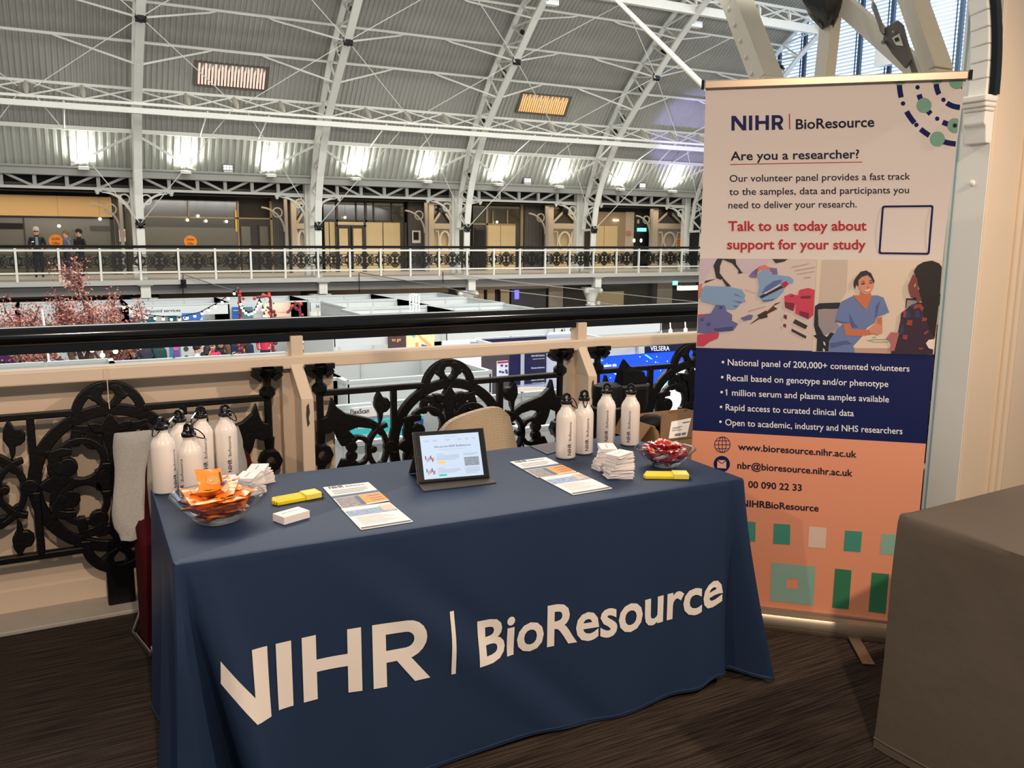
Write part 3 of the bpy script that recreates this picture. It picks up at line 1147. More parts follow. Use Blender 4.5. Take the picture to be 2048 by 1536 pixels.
def W(x0, y0, x1, y1, mbx, d=0.0, th=.06, mi=0, Y=YW):
    """box on the shopfront plane from the photo's rectangle"""
    a, b = ony((x0), (y0 + y1) / 2, Y - d), ony((x1), (y0 + y1) / 2, Y - d)
    zz = [ony((x0 + x1) / 2, y, Y - d).z for y in (y0, y1)]
    mbx.box(a.x, b.x, Y - d - th, Y - d, zz[1], zz[0], mi)
    return mbx


def sticker(px, py, r, label, dy=.06):
    c = ony(px, py, YW - dy)
    R = r * 37 / 1720 * 1.05
    t = thing('sticker', label, 'sticker', tuple(c))
    E = frame(c, (1, 0, 0), (0, 0, 1))
    MB().prism(disc(0, 0, R, 24), E, .02).build('disc', m_orange, t)
    mb = MB()
    mp = lambda x, y: V((c.x + x, c.y - .02, c.z - y))
    text(mb, 'Under', (-R * .62, -.04), (R * .62, -.04), R * .42, mp, bold=.01)
    text(mb, 'Offer', (-R * .55, R * .55), (R * .55, R * .55), R * .42, mp, bold=.01)
    mb.build('lettering', mat('brown_ink', (120, 66, 20)), t)


def bulb(px, py, Y, label=None):
    c = ony(px, py, Y)
    return c


def shop(name, label, px):
    return thing(name, label, 'shopfront', tuple(ony(px, 540, YW)))


PB = 556  # below the gallery floor line
# bay 0
s0 = shop('shopfront', 'far left shopfront with warm lit fascia over dark glass', 110)
W(-60, 391, 223, 432, MB(), .15, .1).build('fascia', m_lit, s0)
W(-60, 432, 226, PB, MB(), 0, .05).build('glass_pane', m_shopglass2, s0)
mb = W(-60, 432, 226, 436, MB(), .05)
W(222, 392, 232, PB, mb, .05)
W(50, 436, 53, PB, mb, .05)
mb.build('frame', m_bronze, s0)
W(-30, 446, 48, 458, MB(), .03).build('dark_transom_panel', m_dark, s0)
W(180, 452, 220, 462, MB(), .03).build('grey_notice', m_ribbed, s0)
sticker(112, 482, 11, 'round orange lettered sticker behind the far left group of people')
# ribbed pier and poster
m_poster = mat('pink_poster', (190, 120, 110), .5)


def ribbed(px0, px1, label):
    a, b = ony(px0, 470, YW).x, ony(px1, 470, YW).x
    mb = MB().box(a, b, YW - .1, YW, 0, 3.13)
    n = max(3, int((b - a) / .16))
    for k in range(n):
        x = a + (b - a) * (k + .5) / n
        mb.lathe([(.05, 0), (.05, 3.1)], 6, MX.Translation((x, YW - .1, 0)))
    tag(mb.build('ribbed_pier', m_ribbed), label, 'cladding')


ribbed(226, 250, 'dark ribbed wall pier right of the far left shopfront')
ribbed(544, 582, 'dark ribbed wall pier right of the dark double door')
ribbed(815, 858, 'dark ribbed wall pier with a small framed notice')
ribbed(1047, 1090, 'dark ribbed wall pier left of the oval portal before the black doors')
p = thing('poster', 'small pink poster on the pier right of the far left shopfront', 'poster', tuple(ony(244, 480, YW - .3)))
W(238, 458, 251, 483, MB(), .15, .03).build('sheet', mat('white_sheet', (220, 214, 206)), p)
W(240, 462, 250, 474, MB(), .18, .02).build('picture', m_poster, p)
p = thing('poster', 'small framed black and white notice on the ribbed pier in the middle', 'poster', tuple(ony(832, 475, YW - .3)))
W(824, 461, 841, 486, MB(), .15, .03).build('sheet', mat('white_sheet', (220, 214, 206)), p)
W(827, 464, 837, 480, MB(), .18, .02).build('picture', m_dark, p)
# bay 1
s1 = shop('shopfront', 'dark glazed shopfront with an orange sticker and double doors, below the pale vent', 400)
W(252, 400, 480, PB, MB(), 0, .05).build('glass_pane', m_shopglass, s1)
W(285, 455, 478, PB, MB(), .03, .03).build('lower_pane', m_shopglass2, s1)
mb = W(288, 434, 545, 437, MB(), .06)
W(375, 402, 377.5, 436, mb, .06)
W(476, 402, 479, PB, mb, .06)
W(541, 402, 546, PB, mb, .06)
mb.build('frame', m_brass, s1)
W(479, 438, 541, PB, MB(), .02).build('door_surround', m_bronze, s1)
for a, b in ((481, 505), (518, 540)):
    d = W(a, 450, b, PB, MB(), .09).build('door', m_bronze, s1)
    W(a + 3, 453, b - 3, PB - 3, MB(), .16, .03).build('pane', m_shopglass2, d)
W(470, 420, 474, 463, MB(), .1, .02).build('yellow_strip', mat('yellow_strip', (222, 180, 60), .5), s1)
sticker(381, 483, 11, 'round orange lettered sticker on the dark shopfront below the pale vent')
# bay 2
s2 = shop('shopfront', 'bronze framed shopfront of lit cream panels with a glazed double door', 740)
W(648, 400, 812, PB, MB(), 0, .05).build('glass_pane', m_shopglass, s2)
for a, b in ((650, 658), (660, 672), (732, 765), (767, 800)):
    W(a, 444, b, PB, MB(), .05, .04).build('cream_panel', m_creamp, s2)
mb = MB()
for a, b in ((671, 675), (729, 733), (808, 813), (746, 748), (782, 784), (711, 713)):
    W(a, 402, b, 444, mb, .06)
W(648, 440, 812, 444, mb, .06)
W(808, 402, 813, PB, mb, .06)
W(671, 444, 675, PB, mb, .1)
W(728, 444, 732, PB, mb, .1)
W(671, 450, 732, 453, mb, .1)
mb.build('frame', m_bronze, s2)
W(675, 444, 728, 450, MB(), .08).build('door_header', m_creamp, s2)
for a, b in ((676, 700), (704, 728)):
    d = W(a, 453, b, PB, MB(), .1).build('door', m_bronze, s2)
    W(a + 3, 457, b - 4, PB - 4, MB(), .17, .03).build('pane', m_creamp, d)
# bay 3
s3 = shop('shopfront', 'shopfront with a dark door and two tall cream panels below the orange vent', 1000)
W(945, 404, 1046, PB, MB(), 0, .05).build('glass_pane', m_shopglass, s3)
for a, b in ((975, 1000), (1001, 1030)):
    W(a, 450, b, PB, MB(), .05, .04).build('cream_panel', m_creamp, s3)
d = W(950, 456, 972, PB, MB(), .08).build('door', m_bronze, s3)
W(953, 460, 969, PB - 4, MB(), .15, .03).build('pane', m_dark, d)
mb = W(945, 447, 1030, 450, MB(), .06)
W(971, 404, 975, PB, mb, .06)
W(1040, 404, 1045, PB, mb, .06)
W(984, 420, 985.5, 447, mb, .06)
W(1013, 420, 1015, 447, mb, .06)
mb.build('frame', m_brass, s3)
# bay 4
s4 = shop('shopfront', 'pale wall with cream panels beside the black double doors', 1220)
W(1188, 424, 1250, PB, MB(), 0, .05).build('wall_panel', mat('pale_brown_wall', (150, 130, 104), .6), s4)
for a, b in ((1190, 1206), (1207, 1233)):
    W(a, 452, b, PB, MB(), .05, .04).build('cream_panel', m_creamp, s4)
W(1249, 424, 1266, PB, MB(), .05, .04).build('pier', m_portal, s4)
W(1252, 462, 1262, 471, MB(), .1, .02).build('notice', m_poster, s4)
W(1226, 439, 1237, 442, MB(), .1, .03).build('strip_lamp', m_glow, s4)
d4 = thing('double_door', 'black double doors with two round lit portholes below a green exit sign', 'door', tuple(ony(1280, 540, YW)))
W(1266, 464, 1296, PB, MB(), .08, .04).build('door_leaf', mat('black_door', (28, 28, 30), .4), d4)
for px in (1268, 1282):
    c = ony(px, 481, YW - .14)
    mb = MB()
    vs = [c + V((.085 * math.cos(a * .3142), -.012, .105 * math.sin(a * .3142))) for a in range(20)]
    mb.add(vs, [tuple(range(20))])
    mb.build('porthole', mat('porthole_glow', (255, 250, 226), emit=1.2), d4)
ex = thing('exit_sign', 'small green lit exit sign above the black double doors', 'sign', tuple(ony(1280, 459, YW - .3)))
W(1274, 456, 1286, 463, MB(), .0, .3).build('sign_box', mat('exit_glow', (120, 236, 226), emit=1.6), ex)
W(1274, 439, 1278, 447, MB(), .1, .03).build('room_sign', mat('pale_sign', (190, 180, 165)), s4)


def portal(x0, x1, ox0, ox1, label, lit):
    t = thing('portal', label, 'portal', tuple(ony((x0 + x1) / 2, 540, YW - .6)))
    Y = YW - .6
    mb = MB()
    W(x0, 400, x0 + (x1 - x0) * .17, PB, mb, 0, .2, Y=Y)
    W(x1 - (x1 - x0) * .12, 400, x1, PB, mb, 0, .2, Y=Y)
    W(x0, 447, x1, 458, mb, 0, .18, Y=Y)
    W(x0, 398, x1, 410, mb, 0, .18, Y=Y)
    mb.build('surround', m_portal, t)
    W(x0 + 2, 410, x1 - 2, 447, MB(), -.1, .02, Y=Y).build('upper_glass', m_shopglass, t)
    W(x0 + 2, 458, x1 - 2, PB, MB(), -.1, .02, Y=Y).build('door_panel', lit, t)
    a, b = ony(x0 + (x1 - x0) * .2, 446, Y - .06), ony(x1 - (x1 - x0) * .14, 446, Y - .06)
    m = (a + b) / 2 + V((0, 0, .62))
    mb = MB().bar(a, m, .06, .1).bar(b, m, .06, .1)
    mb.build('cross_bar', m_portal, t)
    mb = MB()
    E = frame(m + V((0, -.06, 0)), (1, 0, 0), (0, 0, 1))
    mb.prism(disc(0, 0, .13, 10), E, .05)
    for k in range(6):
        mb.prism(disc(.16 * math.cos(k * 1.047), .16 * math.sin(k * 1.047), .07, 8), E, .04)
    mb.build('rosette', m_black, t)
    c = ony((ox0 + ox1) / 2, 481, Y - .08)
    rx = abs(ony(ox1, 481, Y).x - ony(ox0, 481, Y).x) / 2
    E = frame(c, (1, 0, 0), (0, 0, 1))
    mb = MB().stroke([(rx * math.cos(k * .2618), .42 * math.sin(k * .2618)) for k in range(24)], .09, E, .06, closed=True)
    for s in (-1, 1):
        mb.stroke([(s * rx * 1.95, .42), (s * rx * 1.35, .42), (s * rx * 1.2, 0), (s * rx * 1.35, -.42), (s * rx * 1.95, -.42)], .06, E, .05)
    mb.build('oval_moulding', mat('pale_moulding', (214, 206, 190), .5), t)


portal(582, 640, 597, 612, 'grey oval portal between the dark double door and the lit cream shopfront', m_portal)
portal(855, 912, 880, 899, 'cream oval portal with a black rosette, third arch bay', m_creamp)
portal(1090, 1164, 1118, 1140, 'cream oval portal with a black rosette left of the black double doors', m_creamp)
portal(1298, 1372, 1327, 1350, 'oval portal with an orange sticker nearest the banner', m_portal)
sticker(1358, 484, 8, 'round orange lettered sticker nearest the banner', .71)
# lamp reflections in the shop glass, put in as glowing balls on cords
k = 0
for px, py in ((118, 452), (200, 438), (396, 432), (412, 442), (453, 443), (375, 440), (690, 435), (1127, 441), (994, 444), (1360, 436)):
    c = ony(px, py, YW - .25)
    tag(MB().ball(c, .06, 8).tube([c, V((c.x, c.y, 3.13))], .004, 4, mi=1).build('lamp_reflection', [m_glow, m_dark], smooth=True), 'small glowing ball for a lamp reflection before the far shopfronts, %s from the left' % ORD[[4 if False else 0, 1, 2, 3, 4, 5, 6, 7, 8, 9][k]], 'bulb', 'lamp reflections along the far shopfronts')
    k += 1

# ------------------------------------------------------------------ under the far gallery
m_strip = mat('beige_lit_strip', (196, 168, 136), .6)
for i, (a, b, y0, y1) in enumerate(((-60, 245, 575, 597), (318, 600, 572, 594), (656, 895, 568, 588), (945, 1095, 561, 578))):
    t = W(a, y0, b, y1, MB(), 0, .1, Y=35)
    tag(t.build('fascia_board', m_strip), 'beige lit fascia board under the far gallery, %s from the left' % ORD[i], 'fascia')
tag(MB().box(XS0, XF, 35.3, 35.4, -3.1, -.3).build('wall_back', mat('dim_brown_wall', (78, 70, 62), .7)), kind='structure')
cap0 = thing('column', '', 'column', (0, 33, 0), 'white columns under the far gallery')
mb = MB()
mb.box(-.16, .16, 32.42, 32.74, -.62, -.12)
mb.box(-.24, .24, 32.36, 32.78, -.2, -.12)
mb.build('console', m_white, cap0)
mb = MB()
mb.lathe([(.2, -3.1), (.2, -1.5), (.26, -1.45), (.2, -1.4), (.22, -1.2), (.36, -.85), (.46, -.7), (.46, -.64)], 16, MX.Translation((0, 33, 0)))
mb.build('shaft', m_white, cap0, smooth=True)
mb = MB()
for s in (-1, 1):
    mb.ball((s * .36, 32.8, -.8), .13, 8)
    mb.ball((s * .26, 32.76, -1.36), .1, 8)
mb.build('capital', m_white, cap0, smooth=True)
first = True
for i, x in enumerate(RIBS):
    if i < 2 or i > 5:
        continue
    c = cap0 if first else copy_tree(cap0)
    first = False
    c.location = (x, 33, 0)
    c['label'] = 'white scrolled column with console under the far gallery, %s' % colnames[i]
# lit doors and bits under the gallery on the right
for (a, b, y0, y1, m, nm, lab) in ((935, 966, 577, 640, m_creamp, 'cream_panel_wall', 'cream lit wall panel under the far gallery left of the lit doors'),
                                   (973, 988, 577, 640, m_creamp, 'lit_door', 'narrow cream lit door under the far gallery'),
                                   (1000, 1017, 577, 640, m_creamp, 'lit_door', 'cream lit door beside the ribbed wall under the far gallery'),
                                   (1021, 1090, 577, 645, m_ribbed, 'ribbed_wall', 'grey ribbed wall under the far gallery with a blue lamp on it'),
                                   (1096, 1124, 562, 645, m_portal, 'pier', 'beige pier under the far gallery left of the white column'),
                                   (1180, 1310, 564, 645, m_shopglass, 'dark_shopfront', 'dark shopfront under the far gallery right of the white column'),
                                   (1185, 1245, 583, 645, m_creamp, 'lit_panels', 'dim cream panels inside the dark shopfront under the gallery'),
                                   (1312, 1342, 560, 645, m_portal, 'pier', 'beige pier under the far gallery near the banner'),
                                   (858, 890, 568, 596, m_bronze, 'brown_screen', 'dark brown screen under the far gallery left of the third column')):
    tag(W(a, y0, b, y1, MB(), .15 if nm != 'lit_panels' else .3, .08, Y=35.2).build(nm, m), lab, 'wall panel')
tag(W(1029, 580, 1036, 598, MB(), .3, .1, Y=35.2).build('blue_lamp', mat('blue_glow', (110, 110, 255), emit=1.5)), 'small blue lit lamp on the ribbed wall under the far gallery', 'lamp')
sl = thing('lantern', 'wide cream lit lantern under the far gallery beside the banner', 'lamp', tuple(ony(1372, 575, 32.2)))
W(1354, 571, 1390, 580, MB(), 0, .2, Y=32.2).build('shade', mat('lantern_glow', (255, 246, 214), emit=1.0), sl)
W(1358, 566, 1386, 571, MB(), 0, .2, Y=32.2).build('cap', m_bronze, sl)
es = thing('exit_sign', 'green lit exit sign under the far gallery beside the lantern', 'sign', tuple(ony(1349, 566, 32.2)))
W(1345, 562, 1354, 570, MB(), 0, .06, Y=32.2).build('sign_box', mat('exit_glow', (120, 236, 226), emit=1.6), es)
sp = ony(366, 567, 32.4)
tag(MB().box(sp.x - .09, sp.x + .09, 32.25, 32.5, sp.z - .14, sp.z + .14).build('loudspeaker', m_black), 'small black loudspeaker under the far gallery edge', 'speaker')
# cables slung from the gallery edge
for i, (pts, lab) in enumerate(((((366, 548), (366, 592)), 'black cable hanging down from the far gallery edge at the loudspeaker'), (((368, 549), (395, 558), (430, 570), (472, 582)), 'black cable sloping from the gallery edge to the first garland pole'),
                                (((718, 545), (719, 585)), 'black cable hanging down from the far gallery edge in the middle'), (((720, 545), (780, 556), (880, 572), (960, 592)), 'thin dark cable sloping to the right under the middle of the far gallery'),
                                (((886, 543), (886, 566)), 'black cable hanging from the far gallery edge left of the third column'), (((888, 543), (940, 553), (1100, 572), (1280, 592), (1395, 604)), 'long pale cable sloping across to the banner from the gallery edge'),
                                (((1000, 580), (1150, 598), (1240, 611)), 'lower pale cable sloping behind the near handrail'))):
    Y = 32.2
    tag(MB().tube([ony(p[0], p[1], Y - .02 * k) for k, p in enumerate(pts)], .018, 5).build('cable', m_black if i < 5 else m_grey), lab, 'cable')
# ================================================================== HALL FLOOR: booths, tree, people
ZF, ZT = -3.05, -.6
m_hallfloor = mat('grey_hall_floor', (150, 144, 140), .7, noise=.15, nscale=.8)
tag(MB().box(XS0 - 6, 34, 3.95, 38, ZF - .2, ZF).build('floor', m_hallfloor), kind='structure')
m_panel = mat('white_booth_panel', (198, 204, 206), .5)
m_alu = mat('pale_aluminium', (196, 204, 206), .4, metal=.3)


def booth(x0, x1, y0, y1, label, header=None, sides=(1, 1), front=True, back=True):
    t = thing('exhibition_booth', label, 'booth', ((x0 + x1) / 2, (y0 + y1) / 2, ZF))
    if back:
        MB().box(x0, x1, y1 - .03, y1 + .03, ZF, ZT - .05).build('back_wall', m_panel, t)
    for k, x in enumerate((x0, x1)):
        if sides[k]:
            MB().box(x - .03, x + .03, y0, y1, ZF, ZT - .05).build('side_wall', m_panel, t)
    mb = MB()
    n = max(2, round((x1 - x0)))
    for k in range(n + 1):
        x = x0 + (x1 - x0) * k / n
        mb.box(x - .025, x + .025, y1 - .05, y1 + .05, ZF, ZT)
    for x in (x0, x1):
        mb.box(x - .025, x + .025, y0 - .03, y0 + .03, ZF, ZT)
        mb.box(x - .04, x + .04, y0, y1, ZT - .06, ZT)
    mb.box(x0, x1, y1 - .04, y1 + .04, ZT - .06, ZT)
    mb.box(x0, x1, y0 - .04, y0 + .04, ZT - .05, ZT)
    mb.build('frame', m_alu, t)
    if front:
        f = MB().box(x0, x1, y0 - .03, y0 + .01, ZT - .36, ZT - .04).build('fascia', m_panel, t)
        if header:
            mb = MB()
            text(mb, header, (x0 + .2, 0), (x0 + .2 + min(.06 * len(header), x1 - x0 - .4), 0), .09, lambda a, b: V((a, y0 - .035, ZT - .24 - b)), bold=.01)
            mb.build('header_lettering', m_ink, f)
    return t


booth(-4, -1, 29, 31.6, 'white booth at the far left behind the blossom tree')
booth(-1, 2, 29, 31.6, 'white booth behind the blossom tree with the teal poster', None, front=False)
booth(2, 5, 29, 31.6, 'white booth with a blue screen right of the blossom tree', '34    Plasmid services')
booth(5, 7.6, 29, 31.6, 'white booth with tall blue posters behind the first garland pole', None, front=False)
booth(7.6, 10.6, 28.8, 31.4, 'pink lit booth behind the second garland pole', '36   Genomics', front=True)
booth(10.6, 13.3, 28.8, 31.2, 'white booth at the back right corner of the hall block')
booth(7.9, 10.6, 25.6, 28.4, 'white booth in the second row of the block left of the third column', '38   Analysis')
booth(10.6, 13.3, 25.6, 28.4, 'white booth in the second row at the right corner of the block')
booth(7.6, 10.4, 22.4, 25.2, 'white booth in the third row of the block, left one')
booth(10.4, 13.1, 22.4, 25.2, 'white booth in the third row of the block, right one')
booth(5.6, 8.3, 19.2, 21.8, 'white booth above the cream rail with the dark orange lettered wall', None)
booth(8.3, 11.2, 19.0, 21.8, 'white booth behind the dark space patterned wall')
booth(11.2, 14.6, 18.8, 21.8, 'white booth behind the glowing blue screen', '41   Medical')
booth(-2.2, .8, 13.0, 16.5, 'white booth just beyond the cream rail at the far left', front=False)
booth(.8, 3.8, 12.8, 16.1, 'white booth just beyond the cream rail left of the first post', front=False)
booth(3.8, 6.2, 12.4, 15.4, 'white booth seen through the middle iron panel, upper left', None, sides=(1, 1))
booth(7.9, 10.6, 14.4, 16.6, 'white booth holding the dark space patterned wall', None, sides=(0, 1), front=False)
booth(2.6, 4.6, 8.6, 10.6, 'white booth seen through the middle iron panel with the teal banner', None, front=False)
booth(4.6, 6.8, 8.4, 10.4, 'white booth seen low through the middle iron panel', None, front=True)


def quad(x0, y0, x1, y1, Y, name, m, label, cat, th=.03, pad=None):
    a, b = ony(x0, (y0 + y1) / 2, Y), ony(x1, (y0 + y1) / 2, Y)
    z1, z0 = ony((x0 + x1) / 2, y0, Y).z, ony((x0 + x1) / 2, y1, Y).z
    t = thing(name, label, cat, ((a.x + b.x) / 2, Y, max(z0, ZF)))
    MB().box(a.x, b.x, Y - th / 2, Y + th / 2, max(z0, ZF), z1).build('sheet', m, t)
    return t, (a.x, b.x, z0, z1)


def lines(t, r, Y, rows, m, nm='lettering'):
    """rows: (string, u0, u1, v, cap) in fractions of the sheet"""
    x0, x1, z0, z1 = r
    mb = MB()
    for s, u0, u1, v, cap in rows:
        text(mb, s, (x0 + (x1 - x0) * u0, 0), (x0 + (x1 - x0) * u1, 0), cap * (z1 - z0), lambda a, b, v=v: V((a, Y - .022, z1 - (z1 - z0) * v - b)), bold=.01)
    mb.build(nm, m, t)


m_teal = mat('teal_poster', (24, 104, 122), .5)
m_blue = mat('blue_poster', (34, 98, 178), .5)
m_pale = mat('pale_blue_print', (178, 200, 222), .5)
m_wht = mat('white_print', (240, 242, 244), .5)
t, r = quad(222, 613, 310, 650, 31.5, 'poster', m_teal, 'large teal poster on the booth wall right of the blossom tree', 'poster')
lines(t, r, 31.5, [('Turn Data into', .12, .55, .12, .09), ('Discoveries in medicine', .12, .72, .34, .07)], m_wht)
t, r = quad(336, 622, 353, 645, 31.4, 'poster', m_teal, 'small teal poster beside the string lights', 'poster')
t, r = quad(364, 626, 406, 648, 28.6, 'screen', m_blue, 'blue screen with a white logo in the booth right of the teal posters', 'screen')
MB().prism([(r[0] + .45, r[2] + .02), (r[1] - .01, r[2] + .02), (r[1] - .01, r[3] - .1)], frame((0, 28.57, 0), (1, 0, 0), (0, 0, 1)), .02).build('pale_print', m_pale, t)
mb = MB()
mb.stroke(arc(r[0] + .1, r[3] - .14, .06, 0, 360, 12)[:-1], .025, frame((0, 28.57, 0), (1, 0, 0), (0, 0, 1)), .02, closed=True)
mb.build('round_logo', m_wht, t)
t, r = quad(465, 614, 482, 652, 31.5, 'poster', m_blue, 'tall blue poster behind the first garland pole', 'poster')
lines(t, r, 31.5, [('research', .1, .8, .2, .06)], m_wht)
t, r = quad(484, 614, 506, 652, 31.5, 'poster', mat('slate_teal_poster', (78, 128, 150), .5), 'tall slate poster just right of the first garland pole', 'poster')
m_pinklit = mat('pink_lit_panel', (250, 216, 190), .5, emit=.25)  # faint glow stands in for the pink light on this wall
t, r = quad(529, 606, 612, 652, 31.3, 'pink_lit_wall', m_pinklit, 'pink lit wall panel behind the second garland pole', 'panel')
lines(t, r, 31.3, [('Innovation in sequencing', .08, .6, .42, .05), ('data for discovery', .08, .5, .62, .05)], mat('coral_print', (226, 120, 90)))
# purple, green and navy stand tables
m_purple = mat('purple_cloth', (92, 38, 104), .7)
m_green = mat('dark_green_cloth', (22, 66, 68), .7)
m_nvy2 = mat('deep_navy_cloth', (26, 44, 82), .7)


def stand_table(x0, x1, y, Y, m, label, logo=None, d=.7):
    a, b = ony(x0, y, Y), ony(x1, y, Y)
    t = thing('stand_table', label, 'table', ((a.x + b.x) / 2, Y, ZF))
    mb = MB()
    vs = []
    N = 24
    for q, (zz, o) in enumerate(((a.z, 0), (a.z - .03, .012), (ZF + .005, .06))):
        for (xx, yy) in ((a.x, Y), (b.x, Y), (b.x, Y + d), (a.x, Y + d)):
            cx, cy = (a.x + b.x) / 2, Y + d / 2
            vs.append((xx + math.copysign(o, xx - cx), yy + math.copysign(o, yy - cy), zz))
    fs = [(0, 1, 2, 3)]
    for q in range(2):
        for k in range(4):
            l = (k + 1) % 4
            fs.append((q * 4 + k, (q + 1) * 4 + k, (q + 1) * 4 + l, q * 4 + l))
    mb.add(vs, fs)
    mb.build('cloth', m, t, fix=True)
    if logo:
        mb = MB()
        text(mb, logo[0], (a.x + (b.x - a.x) * logo[1], 0), (a.x + (b.x - a.x) * logo[2], 0), logo[3], lambda p, q: V((p, Y - .035, a.z - logo[4] - q)), bold=.02)
        mb.build('printed_logo', m_wht, t)
    return t


stand_table(-4, 26, 702, 29.8, m_purple, 'purple draped stand table at the far left under the handrail')
stand_table(44, 64, 708, 28.6, m_purple, 'narrow purple draped stand table beside the tree')
stand_table(236, 282, 701, 29.8, m_green, 'dark green draped stand table right of the tree trunk', ('Research Care', .45, .95, .07, .55))
stand_table(300, 332, 700, 29.4, m_green, 'dark green draped stand table beside the teal banner', None)
stand_table(434, 506, 693, 29.9, m_nvy2, 'navy draped stand table with white lettering behind the seated group', ('PlexGene', .12, .75, .12, .33))
t, r = quad(339, 686, 361, 735, 28.9, 'pull_up_banner', mat('teal_blue_banner', (44, 120, 150), .5), 'teal pull up banner with pink and orange blobs beside the white hoodie', 'banner')
for k, (u, v, c) in enumerate(((.6, .2, (214, 80, 150)), (.6, .45, (120, 60, 150)), (.6, .7, (226, 90, 130)), (.72, .93, (240, 190, 70)))):
    x, z = r[0] + (r[1] - r[0]) * u, r[3] - (r[3] - r[2]) * v
    MB().prism(disc(x, z, .09, 12), frame((0, 28.87, 0), (1, 0, 0), (0, 0, 1)), .02).build('blob', mat('blob%d' % k, c), t)
t, r = quad(363, 684, 410, 735, 30.2, 'display_board', m_wht, 'white display panel with round grey icons behind the person in the white hoodie', 'panel')
mb = MB()
for u, v in ((.2, .25), (.75, .2), (.2, .6), (.9, .5)):
    mb.prism(disc(r[0] + (r[1] - r[0]) * u, r[3] - (r[3] - r[2]) * v, .08, 12), frame((0, 30.17, 0), (1, 0, 0), (0, 0, 1)), .02)
mb.build('icon', mat('dark_icon', (70, 76, 84)), t)
# things right of the first post, between the rails
t, r = quad(776, 662, 812, 706, 19.1, 'display_board', mat('aubergine_panel', (70, 50, 58), .6), 'dark aubergine panel with orange lettering between the rails', 'panel')
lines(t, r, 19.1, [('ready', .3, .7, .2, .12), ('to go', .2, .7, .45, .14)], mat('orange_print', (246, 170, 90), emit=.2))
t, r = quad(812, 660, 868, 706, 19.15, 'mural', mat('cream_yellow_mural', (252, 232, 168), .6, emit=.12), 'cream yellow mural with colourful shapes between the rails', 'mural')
for pts, c, nm in (([(822, 664), (832, 672), (828, 676), (818, 666)], (110, 180, 230), 'blue'), ([(832, 664), (862, 688), (866, 700), (840, 676)], (240, 170, 110), 'peach'), ([(843, 688), (854, 691), (854, 702), (843, 699)], (96, 84, 170), 'violet'), ([(856, 694), (867, 694), (868, 705), (858, 703)], (150, 190, 60), 'lime'), ([(831, 686), (836, 684), (838, 700), (832, 702)], (232, 150, 120), 'coral')):
    q = [ony(*p, 19.12) for p in pts]
    MB().add(q, [tuple(range(len(q)))]).build('painted_shape', mat('mural_' + nm, c), t)
t, r = quad(690, 652, 716, 706, 24.5, 'roller_screen', mat('orange_display', (222, 96, 40), .5), 'slim orange display between two white booth posts', 'display')
m_warmwall = mat('warm_lit_wall', (236, 206, 160), .6, emit=.12)  # faint glow puts the booth's warm light into the wall material
t, r = quad(604, 652, 690, 706, 27.5, 'booth_interior', m_warmwall, 'warm lit booth interior behind the person in dark trousers', 'panel')
t, r = quad(716, 652, 776, 706, 22.2, 'booth_interior', mat('dim_booth_interior', (58, 48, 44), .7), 'dim dark booth interior between the rails', 'panel')  # dark sheet, shade inside the booth is put into its colour
# dark space patterned wall
m_space = mat('space_print', (26, 22, 44), .4, noise=.8, nscale=3)
m_space2 = mat('brown_space_print', (72, 62, 62), .6, noise=.2, nscale=5)
t, r = quad(962, 676, 1092, 770, 16.5, 'graphic_wall', m_space, 'tall dark space patterned graphic wall with white lettering', 'graphic wall')
mb = MB()
a, b = ony(962, 712, 16.47), ony(1018, 712, 16.47)
mb.box(a.x, b.x, 16.45, 16.47, ZF, a.z + .1)
mb.build('brown_half', m_space2, t)
lines(t, r, 16.5, [('RNA NGS Solutions', .76, .97, .42, .035), ('Sensitivity matters most', .78, .97, .48, .02), ('Precision Genomics', .76, .97, .68, .035), ('Pharma & OEM Solutions', .76, .97, .94, .035), ('Contact for your research', .78, .97, 1.0, .02)], m_wht)
t, r = quad(994, 722, 1016, 752, 15.9, 'info_board', m_wht, 'small white info board with a red top edge before the space patterned wall', 'board')
mb = MB().box(r[0], r[1], 15.87, 15.89, r[3] - .04, r[3])
mb.build('red_edge', mat('red_edge', (170, 40, 60)), t)
mb = MB()
for u, v in ((.15, .75), (.4, .8), (.7, .7), (.75, .85), (.3, .35), (.7, .4)):
    mb.box(r[0] + (r[1] - r[0]) * u, r[0] + (r[1] - r[0]) * u + .05, 15.87, 15.89, r[3] - (r[3] - r[2]) * v, r[3] - (r[3] - r[2]) * v + .04)
mb.build('print_block', mat('dark_icon', (70, 76, 84)), t)
t, r = quad(1098, 664, 1146, 690, 17.2, 'header_board', m_wht, 'white header board with small black lettering left of the second post', 'board')
lines(t, r, 17.2, [('44   HTG', .06, .4, .32, .16), ('HTG delivers', .03, .55, .62, .16), ('whole transcriptomes', .03, .85, .9, .16)], m_dark)
t, r = quad(885, 680, 962, 742, 16.4, 'white_board', m_wht, 'large plain white board left of the space patterned wall', 'board')
lines(t, r, 16.4, [('delivery', .7, .95, .12, .05)], m_ink)
